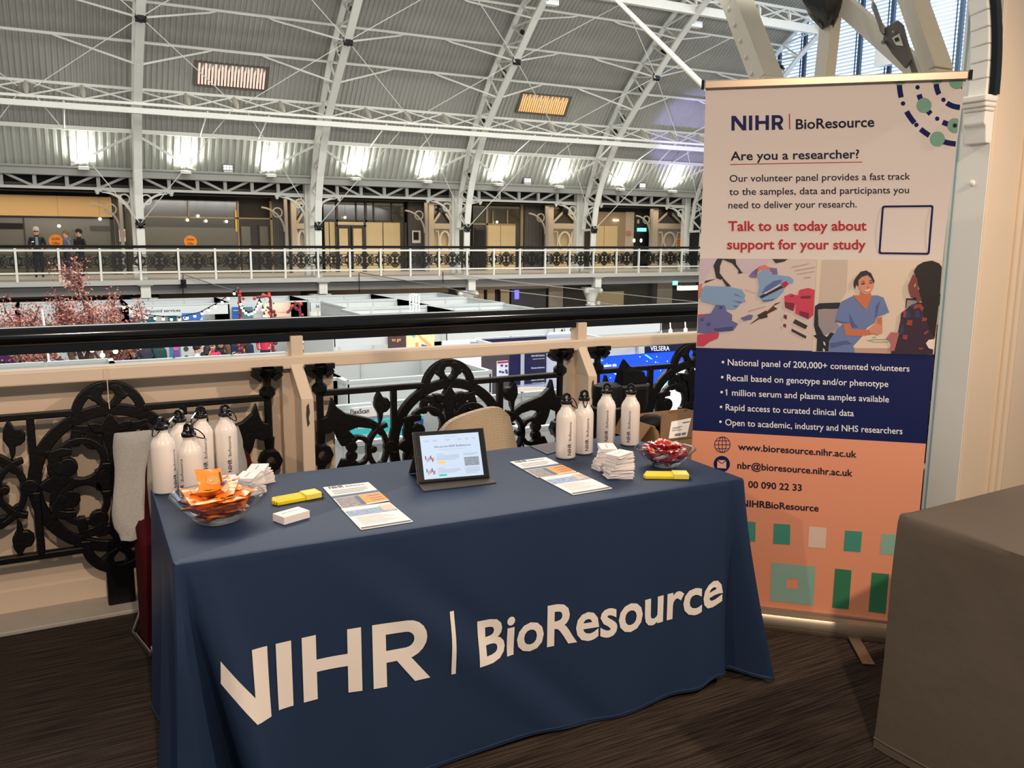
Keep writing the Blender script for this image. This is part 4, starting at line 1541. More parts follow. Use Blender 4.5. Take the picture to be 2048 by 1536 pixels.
# blue LED screen wall
m_led = mat('led_blue', (10, 66, 236), .5, emit=1.1)
m_ledw = mat('led_white', (236, 244, 255), .5, emit=1.3)
m_ledc = mat('led_cyan', (90, 214, 240), .5, emit=1.1)
m_ledp = mat('led_pink', (250, 150, 220), .5, emit=1.1)
YL = 13.1
led = thing('led_screen', 'glowing blue screen wall behind the right iron panel', 'screen', (9.9, YL, ZF))
pc = lambda x, y, d=0: ony(1160 + x / 6.4, 640 + y / 6.4, YL - d)
MB().add([ony(1198, 716, YL), ony(1420, 700, YL), ony(1420, 960, YL), ony(1198, 960, YL)], [(3, 2, 1, 0)]).add([ony(1198, 716, YL) + V((0, .15, 0)), ony(1420, 700, YL) + V((0, .15, 0)), ony(1420, 960, YL) + V((0, .15, 0)), ony(1198, 960, YL) + V((0, .15, 0))], [(0, 1, 2, 3)]).build('screen_face', m_led, led)
MB().add([pc(x, y, .01) for x, y in ((980, 960), (1060, 830), (1180, 720), (1250, 620), (1350, 540), (1600, 480), (1600, 1500), (900, 1500), (740, 1180), (760, 1020))], [tuple(range(10))]).build('white_area', m_ledw, led, fix=True)
mb = MB()
for pts in ([(820, 445), (850, 440), (930, 500), (910, 505)], [(270, 505), (300, 515), (290, 525), (268, 525)], [(1080, 850), (1140, 730), (1160, 740), (1110, 830)], [(1160, 720), (1250, 625), (1290, 600), (1280, 660), (1200, 710)], [(780, 850), (830, 815), (830, 920), (770, 940)], [(430, 680), (520, 690), (500, 760), (470, 710)]):
    mb.add([pc(x, y, .02) for x, y in pts], [tuple(range(len(pts)))])
mb.build('cyan_streak', m_ledc, led)
mb = MB()
for pts in ([(1400, 830), (1480, 820), (1470, 960), (1390, 970)], [(1180, 830), (1240, 880), (1220, 900), (1175, 860)]):
    mb.add([pc(x, y, .022) for x, y in pts], [tuple(range(len(pts)))])
mb.build('pink_streak', m_ledp, led)
mb = MB()
for x, y, r_ in ((768, 470, 7), (982, 470, 7), (858, 528, 7), (968, 540, 9), (1118, 527, 7), (1000, 545, 4), (345, 560, 5), (450, 690, 8), (390, 740, 6), (498, 775, 6), (1030, 648, 6), (1195, 510, 8), (1285, 710, 12)):
    c = pc(x, y, .024)
    mb.prism(disc(0, 0, r_ / 6.4 / 1720 * 16, 8), frame(c, (1, 0, 0), (0, 0, 1)), .004)
for pts in ([(250, 580), (400, 572), (402, 592), (255, 608)], [(415, 575), (440, 562), (468, 572), (465, 592), (420, 595)]):
    mb.add([pc(x, y, .024) for x, y in pts], [tuple(range(len(pts)))])
mb.build('light_speck', m_ledw, led)
vs = thing('sign_board', 'black sign with white capital lettering above the glowing blue screen', 'sign', tuple(ony(1335, 700, 13.6)))
m_sgn = mat('black_sign', (20, 18, 20), .5)
MB().add([ony(x, y, 13.6) for x, y in ((1289, 693), (1396, 684), (1396, 716), (1289, 722))], [(0, 1, 2, 3)]).add([ony(x, y, 13.7) for x, y in ((1289, 693), (1396, 684), (1396, 716), (1289, 722))], [(3, 2, 1, 0)]).build('board', m_sgn, vs)
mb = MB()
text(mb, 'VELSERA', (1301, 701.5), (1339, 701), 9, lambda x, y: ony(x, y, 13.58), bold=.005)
mb.build('lettering', mat('white_sign_letters', (244, 244, 248), emit=.7), vs)  # glow added to brighten the white letters
for i, (px, py) in enumerate(((1320, 663), (1341, 662), (1371, 660))):
    c = ony(px, py, 19.1)
    tag(MB().ball(c, .07, 8, sc3=(.9, .6, 1)).tube([c + V((0, 0, .05)), c + V((0, .05, .35))], .012, 5).build('spot_lamp', m_glow, smooth=True), 'small glowing spot lamp over the booths beside the banner, %s from the left' % ORD[i], 'lamp')
# teal banner low in the middle panel
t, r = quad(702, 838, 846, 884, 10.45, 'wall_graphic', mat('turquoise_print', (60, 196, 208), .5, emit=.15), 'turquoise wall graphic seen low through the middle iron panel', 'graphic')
lines(t, r, 10.45, [('Full Services', .05, .5, .3, .2), ('Sequencing Panels', -.05, .55, .68, .2)], m_wht)
t, r = quad(826, 838, 846, 870, 10.4, 'wall_graphic', m_blue, 'blue square at the right end of the turquoise wall graphic', 'graphic')
t, r = quad(704, 812, 790, 832, 10.45, 'wall_sign', m_wht, 'white wall sign with black lettering above the turquoise graphic', 'sign')
lines(t, r, 10.45, [('FlexScan', -.05, .38, .6, .45)], m_dark)
# white table and round chair low right of the middle panel
wt = thing('display_counter', 'white counter seen through the right half of the middle iron panel', 'counter', (6.4, 11, ZF))
a = ony(1055, 780, 12)
MB().box(a.x - 1.6, a.x + .2, 11.4, 12.1, ZF, ZF + 1.0).box(a.x - 1.65, a.x + .25, 11.35, 12.15, ZF + 1.0, ZF + 1.04).build('body', m_panel, wt)
rc = ony(1070, 815, 11)
ch = thing('round_chair', 'pale round shell chair seen through the right half of the middle iron panel', 'chair', (rc.x, 11, ZF))
mb = MB().lathe([(.02, 0), (.2, .03), (.33, .16), (.38, .36), (.36, .5), (.34, .5), (.35, .36), (.3, .18), (.18, .08), (.02, .06)], 20, MX.Translation((rc.x, 11, rc.z - .25)))
mb.build('shell', mat('pale_shell', (212, 206, 198), .5), ch, smooth=True)
for k in range(4):
    a = math.pi / 4 + k * math.pi / 2
    MB().tube([(rc.x + .15 * math.cos(a), 11 + .15 * math.sin(a), rc.z - .2), (rc.x + .3 * math.cos(a), 11 + .3 * math.sin(a), ZF)], .015, 6).build('leg', m_alu, ch)

# ------------------------------------------------------------------ blossom tree
tree = thing('blossom_tree', 'artificial tree with pink and orange blossom standing in the hall at left', 'tree', (.7, 20.5, ZF))
YT = 20.5
rt = random.Random(3)
tips = []
mbt = MB()


def branch(p, d, L, r, lev):
    pts = [p]
    q, dd = p.copy(), d.copy()
    n = 5
    for i in range(n):
        dd = (dd + V((rt.uniform(-.28, .28), rt.uniform(-.28, .28), rt.uniform(-.12, .22)))).normalized()
        q = q + dd * (L / n)
        pts.append(q.copy())
        if lev >= 2 or (lev == 1 and i > 1):
            tips.append(q.copy())
    mbt.tube(pts, [r * (1 - .55 * i / n) for i in range(n + 1)], 6)
    if lev < 3:
        for k in range((5, 4, 3)[lev] if lev < 3 else 0):
            a = rt.choice(pts[2:])
            e = (dd + V((rt.uniform(-1, 1), rt.uniform(-1, 1), rt.uniform(-.35, .65)))).normalized()
            branch(a, e, L * rt.uniform(.5, .8), r * .5, lev + 1)


base = V((.55, YT, ZF))
branch(base, V((.05, 0, 1)), 1.9, .17, 3)
top = V((.5, YT, -1.45))
for d, L in (((-1.0, .1, .6), 1.5), ((-.5, -.2, .9), 1.5), ((.25, .2, 1), 1.7), ((.7, -.2, .75), 1.4), ((-.1, .5, .9), 1.3), ((1, .1, .35), 1.2), ((-1, -.3, .25), 1.3), ((.55, .1, 1.1), 1.7)):
    branch(top, V(d).normalized(), L * .74, .075, 1)
mbt.build('trunk', mat('grey_brown_bark', (92, 78, 66), .8), tree, smooth=True)
cols = [mat('blossom_%d' % k, c, .6) for k, c in enumerate(((148, 80, 74), (112, 48, 50), (188, 140, 122), (150, 90, 68), (92, 46, 58)))]
mbf = MB()
for tp in tips:
    for k in range(18):
        c = tp + V((rt.gauss(0, .1), rt.gauss(0, .1), rt.gauss(0, .09)))
        s = rt.uniform(.014, .036)
        u = V((rt.uniform(-1, 1), rt.uniform(-1, 1), rt.uniform(-1, 1))).normalized()
        v = u.orthogonal().normalized()
        mbf.add([c - u * s, c - v * s * .7, c + u * s, c + v * s * .7], [(0, 1, 2, 3)], rt.choice((0, 0, 1, 2, 3, 4)))
fo = mbf.build('blossom', cols, tree)
fo['kind'] = 'stuff'
# white pole by the tree
a, b = ony(84, 620, 18), ony(110, 735, 18)
tag(MB().tube([a, V((b.x, 18, ZF))], .02, 6).build('thin_pole', m_wht), 'thin white pole standing in front of the blossom tree', 'pole')
a = ony(180, 735, 21.5)
tag(MB().tube([(a.x, 21.5, ZF), (a.x, 21.5, ony(180, 690, 21.5).z)], .04, 8).build('post', m_alu), 'pale booth post right of the tree trunk', 'post')

# garland poles and string lights
m_red = mat('red_garland', (176, 44, 36), .6)
m_red2 = mat('dark_garland', (96, 40, 52), .7)
YG = 22.0
for i, (base_, pts, lab) in enumerate((((485, 650), [(482, 650), (480, 620), (479, 590), (478, 581), (474, 577)], 'first red garlanded pole with a short hook, tallest of three'),
                                       ((544, 650), [(544, 650), (542, 620), (541, 600), (538, 591), (513, 595)], 'second red garlanded pole with a long straight arm'),
                                       ((603, 650), [(601, 650), (600, 625), (599, 610), (594, 606), (586, 614), (574, 626)], 'third red garlanded pole with a drooping arm'))):
    P0 = [ony(*p, YG) for p in pts]
    t = thing('garland_pole', lab, 'pole', (P0[0].x, YG, ZF), 'garland poles in the hall')
    MB().tube([V((P0[0].x, YG, ZF))] + P0, .035, 8).build('pole', m_red2, t, smooth=True)
    mb = MB()
    r2 = random.Random(i)
    allp = [V((P0[0].x, YG, -2.0))] + P0
    for a, b in zip(allp, allp[1:]):
        for k in range(int((b - a).length / .05)):
            c = a.lerp(b, r2.random()) + V((r2.gauss(0, .045), r2.gauss(0, .045), r2.gauss(0, .03)))
            mb.ball(c, r2.uniform(.02, .055), 5, r2.choice((0, 0, 1)))
    o = mb.build('garland', [m_red, m_red2], t)
    o['kind'] = 'stuff'
m_bulb = mat('string_bulb_glow', (255, 240, 190), emit=2)


def string(name_label, pts, nb, Y, sag=0):
    t = thing('string_lights', name_label, 'string lights', tuple(ony(*pts[0], Y)))
    P3 = [ony(*p, Y) for p in pts]
    MB().tube(P3, .012, 5).build('wire', m_black, t)
    seg = [0]
    for a, b in zip(P3, P3[1:]):
        seg.append(seg[-1] + (b - a).length)
    for k in range(nb):
        d = seg[-1] * (k + .5) / nb
        j = max(i for i in range(len(seg)) if seg[i] <= d)
        c = P3[j].lerp(P3[j + 1], (d - seg[j]) / (seg[j + 1] - seg[j]))
        b = MB().ball(c + V((0, 0, -.07)), .036, 8).build('bulb', m_bulb, t, smooth=True)
        MB().tube([c, c + V((0, 0, -.04))], .02, 6).build('socket', m_black, b)
    return t


string('string of bulbs rising from the tree to the first garland pole', [(240, 605), (262, 617), (290, 629), (320, 632), (360, 634), (400, 624), (432, 607), (458, 590), (474, 577)], 16, YG)
string('hanging loop of glowing bulbs between the first and second garland poles', [(480, 600), (484, 612), (490, 620), (498, 624), (508, 620), (515, 608), (519, 597)], 10, YG - .1)
string('short string of bulbs hanging right of the loop', [(519, 597), (525, 612), (529, 628), (530, 645)], 4, YG - .12)
string('low string of round bulbs above the cream rail at the far left', [(-6, 724), (30, 727), (64, 727), (95, 727), (122, 725), (150, 722)], 6, 17.2)
string('string of bulbs beside the pink garland behind the first post', [(604, 676), (612, 684), (622, 683), (632, 676), (640, 672)], 8, 22.5)
for i, (px, py, nm) in enumerate(((184, 700, 'beside the pale post'), (205, 711, 'in front of the dark coated visitors'), (231, 703, 'left of the green table'), (257, 690, 'above the green table'))):
    c = ony(px, py, 20)
    tag(MB().ball(c, .055, 8).tube([c, c + V((0, 0, .12))], .012, 5).build('globe_bulb', m_bulb, smooth=True), 'single glowing globe bulb ' + nm, 'bulb')
hh = thing('white_crate', 'small white slatted crate on the booth top left of the first post', 'crate', tuple(ony(563, 740, 15)))
mb = MB()
c = ony(562, 728, 15)
for k in range(4):
    mb.box(c.x - .17 + k * .11, c.x - .13 + k * .11, 14.85, 14.88, -.6, c.z + .1)
mb.box(c.x - .2, c.x + .22, 14.84, 14.9, c.z + .02, c.z + .1)
mb.box(c.x - .2, c.x + .22, 14.84, 15.15, -.6, -.56)
mb.build('slats', m_wht, hh)
fr = thing('white_stool', 'white open box frame standing on the booth tops in the middle distance', 'frame', tuple(ony(833, 605, 24)))
mb = MB()
a, b = ony(826, 612, 24), ony(838, 612, 24)
zt_ = ony(832, 588, 24).z
for x in (a.x, b.x):
    for y in (24, 24.25):
        mb.box(x - .02, x + .02, y - .02, y + .02, -.72, zt_)
for z in (zt_, (zt_ - .6) / 2 - .05):
    mb.box(a.x, b.x, 23.98, 24.02, z - .04, z)
    mb.box(a.x, b.x, 24.23, 24.27, z - .04, z)
mb.build('frame', m_wht, fr)

# ------------------------------------------------------------------ people
m_skin = mat('skin_tone', (208, 156, 130), .55)
m_hair_d = mat('dark_hair', (30, 24, 22), .7)


def person(name_label, loc, rz, top, legs, hair, pose='stand', height=1.74, skin=None, extra=None):
    """one continuous skinned body; face regions coloured by height, hair as a child"""
    skin = skin or m_skin
    k = height / 1.74
    J = {}
    if pose == 'stand':
        J = {'pel': (0, 0, .95), 'ches': (0, -.01, 1.22), 'neck': (0, 0, 1.46), 'hd0': (0, .01, 1.55), 'hd1': (0, .0, 1.64), 'hd2': (0, .005, 1.69)}
        legsJ = lambda s: [(s * .09, 0, .92), (s * .1, .02, .5), (s * .1, -.02, .09), (s * .11, .12, .05)]
        armJ = lambda s: [(s * .19, 0, 1.4), (s * .25, -.03, 1.13), (s * .2, .18, 1.0), (s * .12, .27, 1.05)]
    else:
        J = {'pel': (0, 0, .52), 'ches': (0, .03, .8), 'neck': (0, .05, 1.04), 'hd0': (0, .07, 1.13), 'hd1': (0, .07, 1.22), 'hd2': (0, .07, 1.27)}
        legsJ = lambda s: [(s * .1, .05, .5), (s * .13, .45, .5), (s * .13, .42, .09), (s * .13, .55, .05)]
        armJ = lambda s: [(s * .19, .04, .98), (s * .26, .06, .72), (s * .18, .3, .7), (s * .1, .38, .74)]
    verts, edges, rad = [], [], []

    def addv(p, r):
        verts.append(V(p) * k)
        rad.append(r * k)
        return len(verts) - 1
    a = addv(J['pel'], .15)
    b = addv(J['ches'], .17)
    c = addv(J['neck'], .062)
    d = addv(J['hd0'], .082)
    e = addv(J['hd1'], .1)
    f = addv(J['hd2'], .07)
    edges += [(a, b), (b, c), (c, d), (d, e), (e, f)]
    hd = V(J['hd0'])
    nz = addv((hd.x, hd.y + .105, hd.z + .02), .018)
    edges.append((d, nz))
    for s in (-1, 1):
        pr = a
        for p, r in zip(legsJ(s), (.095, .065, .042, .035)):
            q = addv(p, r)
            edges.append((pr, q))
            pr = q
        pr = b
        for p, r in zip(armJ(s), (.065, .048, .038, .04)):
            q = addv(p, r)
            edges.append((pr, q))
            pr = q
        ea = addv((hd.x + s * .095, hd.y, hd.z + .04), .02)
        edges.append((d, ea))
    me = bpy.data.meshes.new('body')
    me.from_pydata([tuple(v) for v in verts], edges, [])
    ob = bpy.data.objects.new('body_src', me)
    C.objects.link(ob)
    sk = ob.modifiers.new('skin', 'SKIN')
    for i, sv in enumerate(me.skin_vertices[0].data):
        sv.radius = (rad[i], rad[i] * (.72 if i < 2 else 1))
    me.skin_vertices[0].data[0].use_root = True
    ss = ob.modifiers.new('sub', 'SUBSURF')
    ss.levels = 2
    dg = bpy.context.evaluated_depsgraph_get()
    m2 = bpy.data.meshes.new_from_object(ob.evaluated_get(dg))
    bpy.data.objects.remove(ob)
    m2.materials.clear()
    for mm in (top, legs, skin):
        m2.materials.append(mm)
    zneck = J['neck'][2] * k + .02
    zw = (J['pel'][2] + .02) * k
    hands = [V(armJ(s)[3]) * k for s in (-1, 1)]
    for p in m2.polygons:
        cz = p.center
        if cz.z > zneck or min((cz - h).length for h in hands) < .075 * k:
            p.material_index = 2
        elif pose == 'stand' and cz.z < zw and (abs(cz.x) < .17 or cz.z < .8):
            p.material_index = 1
        elif pose != 'stand' and (cz.z < zw + .04) and cz.y > -.2 and (cz.y > .1 or cz.z < .5):
            p.material_index = 1
        else:
            p.material_index = 0
        p.use_smooth = True
    t = thing('person', name_label, 'person', (0, 0, 0))
    m2.name = 'body'
    o = bpy.data.objects.new('body', m2)
    C.objects.link(o)
    adopt(o, t)
    h1 = V(J['hd1']) * k
    if hair:
        mb = MB()
        n = 14
        mb.ball(h1 + V((0, -.025, .02)), .118 * k, 12, sc3=(.92, 1, 1.0))
        if hair[1]:
            mb.tube([h1 + V((0, -.06, .02)), h1 + V((0, -.1, -.12)), h1 + V((0, -.09, -hair[1]))], [.09, .085, .05], 8)
        mb.build('hair', hair[0], t, smooth=True)
    for s in (-1, 1):
        MB().ball(V((J['hd0'][0] + s * .035, J['hd0'][1] + .083, J['hd0'][2] + .065)) * k, .012, 6).build('eye', m_dark, t)
    if extra:
        extra(t, J, k)
    t.location = loc
    t.rotation_euler = (0, 0, rz)
    return t


m_suit = mat('black_suit', (24, 26, 34), .7)
m_hood = mat('grey_blue_hoodie', (108, 116, 134), .85)
m_blackc = mat('black_coat', (20, 22, 24), .8)
m_jean = mat('dark_jeans', (38, 44, 60), .8)
m_whood = mat('white_hoodie', (216, 218, 222), .85)
m_pink = mat('crimson_top', (206, 46, 84), .7)
zg = 0.0


def suit_bits(t, J, k):
    mb = MB().box(-.045, .045, .125, .15, 1.16, 1.45)
    mb.build('shirt', mat('grey_blue_shirt', (120, 136, 150), .7), t, bevel=.01)
    MB().box(-.03, .03, .15, .16, 1.08, 1.16).build('badge', m_wht, t)
    MB().box(.09, .16, .13, .142, 1.26, 1.30).build('pocket_square', m_wht, t)
    MB().box(-.08, .08, .105, .11, 1.625, 1.65).build('glasses', m_dark, t)


def cap_bits(t, J, k):
    mb = MB().ball((0, -.01, 1.68), .115, 12, sc3=(1, 1.05, .75))
    mb.box(-.08, .08, .08, .2, 1.665, 1.68)
    mb.build('cap', m_blackc, t, smooth=True)


pp = lambda px: ony(px, 500, 33.6)
a = pp(74)
person('person in a black suit with glasses standing at the far left behind the far railing', (a.x, 35.2, 0), math.pi, m_suit, m_suit, (mat('grey_hair', (190, 186, 180), .7), 0), extra=suit_bits, height=1.78)
a = pp(128)
person('person in a grey blue hoodie leaning at the far railing beside the orange sticker', (a.x + .1, 35.0, 0), 1.9, m_hood, m_jean, (mat('light_brown_hair', (120, 92, 66), .7), 0), height=1.68, extra=lambda t, J, k: MB().ball((0, -.11, 1.38), .1, 10, sc3=(1.2, .7, .9)).build('hood', m_hood, t, smooth=True))
a = pp(153)
person('person in a black coat and black cap beside the person in the grey blue hoodie', (a.x + .15, 35.3, 0), 2.3, m_blackc, m_blackc, (m_hair_d, 0), height=1.72, extra=cap_bits)


def seat(px, py, Y, rz, lab, top, hair, hd_sc=1.0, legs=m_jean):
    c = ony(px, py, Y)
    z0 = max(ZF, c.z - 1.2)
    t = person(lab, (c.x, Y, ZF + .0), rz, top, legs, hair, 'sit')
    st = thing('stool', 'stool under the ' + ' '.join(lab.split()[:9]), 'stool', (c.x, Y, ZF))
    mb = MB().lathe([(.18, .36), (.19, .4), (.18, .42)], 14, MX.Translation((c.x, Y, ZF)))
    mb.build('seat', m_dark, st)
    MB().tube([(c.x, Y, ZF), (c.x, Y, ZF + .36)], .03, 8).lathe([(.18, 0), (.16, .02)], 14, MX.Translation((c.x, Y, ZF))).build('stem', m_alu, st)
    return t


YS = 27.4
seat(390, 692, YS, -1.3, 'person in a white hoodie with short dark hair, hand at the chin', m_whood, (m_hair_d, 0))
seat(413, 706, YS - .6, -.6, 'dark dressed person with black hair seated right of the white hoodie', m_blackc, (m_hair_d, .12))
seat(424, 692, YS + .6, math.pi, 'person with long brown hair in a crimson top facing us at the table', m_pink, (mat('brown_hair', (84, 58, 44), .7), .25))
seat(456, 700, YS - .4, .2, 'person with long brown hair seen from behind before the navy table', m_blackc, (mat('brown_hair', (84, 58, 44), .7), .3))
seat(492, 698, YS - .2, 1.2, 'person with long black hair in profile right of the navy table lettering', m_blackc, (m_hair_d, .32))
seat(440, 684, YS + 1.2, math.pi, 'person with black hair and a dark top behind the navy table', m_blackc, (m_hair_d, 0))
c = ony(530, 690, 28.2)
person('person in a crimson sweater standing left of the first post', (c.x, 28.2, ZF), math.pi * .9, m_pink, m_jean, (m_hair_d, 0), height=1.72)
c = ony(651, 690, 24.2)
person('person in a dark jacket standing in the warm lit booth right of the first post', (c.x, 24.2, ZF), .3, m_blackc, m_blackc, (m_hair_d, 0), height=1.72)
c = ony(748, 690, 21.2)
person('person in a cream top and dark pleated skirt beside the dark aubergine panel', (c.x, 20.4 - 1.6, ZF), .4, mat('cream_top', (240, 220, 176), .8), m_jean, (m_hair_d, 0), height=1.7)
c = ony(213, 700, 24.5)
person('person in a long black coat standing right of the tree trunk', (c.x, 24.5, ZF), .2, m_blackc, m_blackc, (m_hair_d, 0), height=1.74)
c = ony(143, 705, 24.8)
person('person in black seen behind the blossom, left of the trunk', (c.x, 24.8, ZF), .1, m_blackc, m_blackc, (m_hair_d, 0), height=1.62)
c = ony(290, 700, 26.5)
person('person in dark blue trousers between the two green tables', (c.x, 26.5, ZF), 0, m_jean, mat('navy_trousers', (26, 30, 52), .8), (m_hair_d, 0), height=1.8)
c = ony(72, 708, 23.5)
person('person with a lanyard and dark blue jumper left of the thin white pole', (c.x, 23.5, ZF), -.6, mat('dark_blue_jumper', (36, 42, 60), .8), m_jean, (mat('light_brown_hair', (120, 92, 66), .7), 0), height=1.6)
# ================================================================== TABLE WITH NAVY CLOTH
TZ = .74
TA, TB, TC_, TD = V((.214, 2.149)), V((2.008, 2.109)), V((2.026, 2.815)), V((.232, 2.861))   # FL FR BR BL


def smooth01(t):
    t = max(0, min(1, t))
    return t * t * (3 - 2 * t)


tab = thing('trestle_table', 'folding table hidden under the navy cloth', 'table', (1.12, 2.48, 0))
mb = MB().box(.24, 1.99, 2.17, 2.80, .70, .735)
mb.build('tabletop', mat('grey_tabletop', (150, 148, 144), .6), tab)
for sx in (.4, 1.85):
    for sy in (2.24, 2.72):
        MB().tube([(sx, sy, 0), (sx, sy, .70)], .016, 8).build('leg', m_chrome, tab)

# cloth: top sheet plus skirt following a perimeter
per = []      # (top xy, outward normal, tag position along the side)
sides = [(TD, TA, 40), (TA, TB, 150), (TB, TC_, 40), (TC_, TD, 24)]
R_ = .006


def skirt_point(side, u, t):
    """side index, position along side 0..1, height fraction t (0 top .. 1 hem) -> world point"""
    a, b, _ = sides[side]
    d = (b - a)
    L = d.length
    e = d / L
    nrm = V((e.y, -e.x))
    s = u * L
    p = a + e * s
    o = .004 + .012 * t
    z = TZ * (1 - t) + .006 * t
    sh = 0.0
    if side == 1:      # front
        dl, dr = s, L - s
        # left corner: fanned box pleat
        w = t ** 1.15
        cv = .012 + .125 * t
        o += w * (.085 * math.exp(-((dl - cv * .38) / (.022 + .022 * t)) ** 2) - .15 * math.exp(-((dl - cv) / (.012 + .012 * t)) ** 2) + .06 * math.exp(-((dl - cv - .06 - .02 * t) / (.03 + .03 * t)) ** 2) - .016 * math.exp(-((dl - .33 - .12 * t) / .08) ** 2))
        # right corner: lobe with a deep valley beside it
        o += w * (.065 * math.exp(-(dr / .03) ** 2) - .07 * math.exp(-((dr - .05) / .016) ** 2) + .02 * math.exp(-((dr - .16) / .07) ** 2))
        # soft hanging folds
        o += .009 * t * (math.sin(s * 9.1 + .6 + 1.6 * t) + .6 * math.sin(s * 15.3 + 2.2 - 2 * t)) * min(1, dl / .35)
        o += .010 * smooth01(t * 3) * math.exp(-((s - .35 - .75 * t) / .07) ** 2) - .008 * smooth01(t * 3) * math.exp(-((s - .47 - .75 * t) / .06) ** 2)
        z += (.0 + .012 * math.sin(s * 5) ** 2) * t
        if dl < .3:
            sh = -.03 * w * math.exp(-(dl / .06) ** 2)
        if dr < .3:
            sh = .13 * w * math.exp(-(dr / .06) ** 2)
        z += .03 * t * math.exp(-((dr - .1) / .05) ** 2)
    elif side == 0:    # left
        df, db = L - s, s
        w = t ** 1.15
        o += w * (.03 * math.exp(-(df / .05) ** 2) - .035 * math.exp(-((df - .13) / .05) ** 2) + .03 * math.exp(-((df - .26) / .06) ** 2) - .02 * math.exp(-((df - .42) / .07) ** 2) + .025 * math.exp(-(db / .08) ** 2))
        o += .012 * t * math.sin(s * 17)
        sh = .085 * w * math.exp(-(df / .05) ** 2)
    elif side == 2:
        df = s
        w = t ** 1.15
        o += w * (.10 * math.exp(-(df / .07) ** 2) - .02 * math.exp(-((df - .16) / .05) ** 2) + .03 * math.exp(-((df - .3) / .06) ** 2))
        o += .012 * t * math.sin(s * 17)
        sh = -.05 * w * math.exp(-(df / .06) ** 2)
    else:
        o += .012 * t * math.sin(s * 14)
    q = p + nrm * o + e * sh
    return V((q.x, q.y, z))


mb = MB()
rows = [0, .0055, .017, .035, .05, .075, .1, .17, .25, .295, .34, .385, .43, .475, .52, .565, .61, .655, .7, .74, .78, .82, .86, .895, .93, .96, .98, 1]
cols_ = []
for si, (a, b, n) in enumerate(sides):
    for k in range(n):
        # denser near the ends
        x = k / n
        x = .5 - .5 * math.cos(math.pi * x) if si in (1,) else x
        cols_.append((si, x * .6 + (k / n) * .4))
W_ = len(cols_)
grid = []
for r, t in enumerate(rows):
    for si, u in cols_:
        if si == 1:     # let the columns follow the slanting pleat
            L1 = (TB - TA).length
            s1 = u * L1
            u = (s1 + .125 * t * (s1 / .012 if s1 < .012 else max(0, 1 - (s1 - .012) / .5))) / L1
        p = skirt_point(si, u, t)
        if r == 0:
            a, b, _ = sides[si]
            c = a + (b - a) * u
            cc = V((1.12, 2.485))
            c = c + (cc - c).normalized() * .013
            p = V((c.x, c.y, TZ))
        elif r == 1:
            p.z = TZ - .0035
            a, b, _ = sides[si]
            c = a + (b - a) * u
            cc = (V((1.12, 2.485)) - c).normalized() * .0035
            p.x += cc.x
            p.y += cc.y
        grid.append(p)
# make shared corners meet: average corner columns across the two sides
fs = []
for r in range(len(rows) - 1):
    for k in range(W_):
        l = (k + 1) % W_
        fs.append((r * W_ + k, (r + 1) * W_ + k, (r + 1) * W_ + l, r * W_ + l))
mb.add(grid, fs)
# top sheet
mb.f.append(list(range(W_)))
mb.m.append(0)
cloth = thing('tablecloth', 'navy tablecloth with large cream lettering draped over the long table', 'tablecloth', (1.12, 2.48, 0))
co = mb.build('cloth', m_navy, cloth, smooth=True, sharp=50, fix=True)
hem = MB()
hem.tube([skirt_point(si, u, .985) + V((0, 0, 0)) for si, u in cols_], .0035, 5, closed=True)
hem.build('hem', m_navy, cloth, smooth=True)

# lettering printed on the front: (x along front, z)
FL_ = (TB - TA).length


def front_at(x, z, off=.0025):
    u = (x - TA.x) / (TB.x - TA.x)
    t = max(0, min(1, (TZ - z) / (TZ - .006)))
    p = skirt_point(1, u, t)
    h = 1e-3
    n = (skirt_point(1, u + h, t) - skirt_point(1, u - h, t)).cross(skirt_point(1, u, t - h) - skirt_point(1, u, t + h))
    n.normalize()
    if n.y > 0:
        n = -n
    return p + n * off


def drape(polys, step, mapper, name, m, parent):
    """triangulate flat polygons, cut them on a fine grid and map them onto cloth"""
    bm = bmesh.new()
    for vs, fs_ in polys:
        bv = [bm.verts.new((x, y, 0)) for x, y in vs]
        for f in fs_:
            try:
                bm.faces.new([bv[i] for i in f])
            except ValueError:
                pass
    xs = [v.co.x for v in bm.verts]
    ys = [v.co.y for v in bm.verts]
    x = min(xs) + step
    while x < max(xs):
        bmesh.ops.bisect_plane(bm, geom=bm.verts[:] + bm.edges[:] + bm.faces[:], plane_co=(x, 0, 0), plane_no=(1, 0, 0))
        x += step
    y = min(ys) + step
    while y < max(ys):
        bmesh.ops.bisect_plane(bm, geom=bm.verts[:] + bm.edges[:] + bm.faces[:], plane_co=(0, y, 0), plane_no=(0, 1, 0))
        y += step
    for v in bm.verts:
        v.co = mapper(v.co.x, v.co.y)
    bmesh.ops.recalc_face_normals(bm, faces=bm.faces)
    me = bpy.data.meshes.new(name)
    bm.to_mesh(me)
    bm.free()
    me.materials.append(m)
    for p in me.polygons:
        p.use_smooth = True
    o = bpy.data.objects.new(name, me)
    C.objects.link(o)
    if parent:
        adopt(o, parent)
    return o


def quadpoly(pts):
    return (pts, [tuple(range(len(pts)))])


m_print = mat('cream_print', (236, 226, 214), .6)
z0, z1 = .292, .480
polys = [
    quadpoly([(.308, .472), (.308, .408), (.385, z0 - .006), (.424, z0 - .006), (.424, z1), (.384, z1), (.384, .355)]),
    quadpoly([(.446, z0), (.486, z0), (.486, z1), (.446, z1)]),
    quadpoly([(.514, z0), (.552, z0), (.552, .372), (.637, .372), (.637, z0), (.675, z0), (.675, z1), (.637, z1), (.637, .408), (.552, .408), (.552, z1), (.514, z1)]),
]
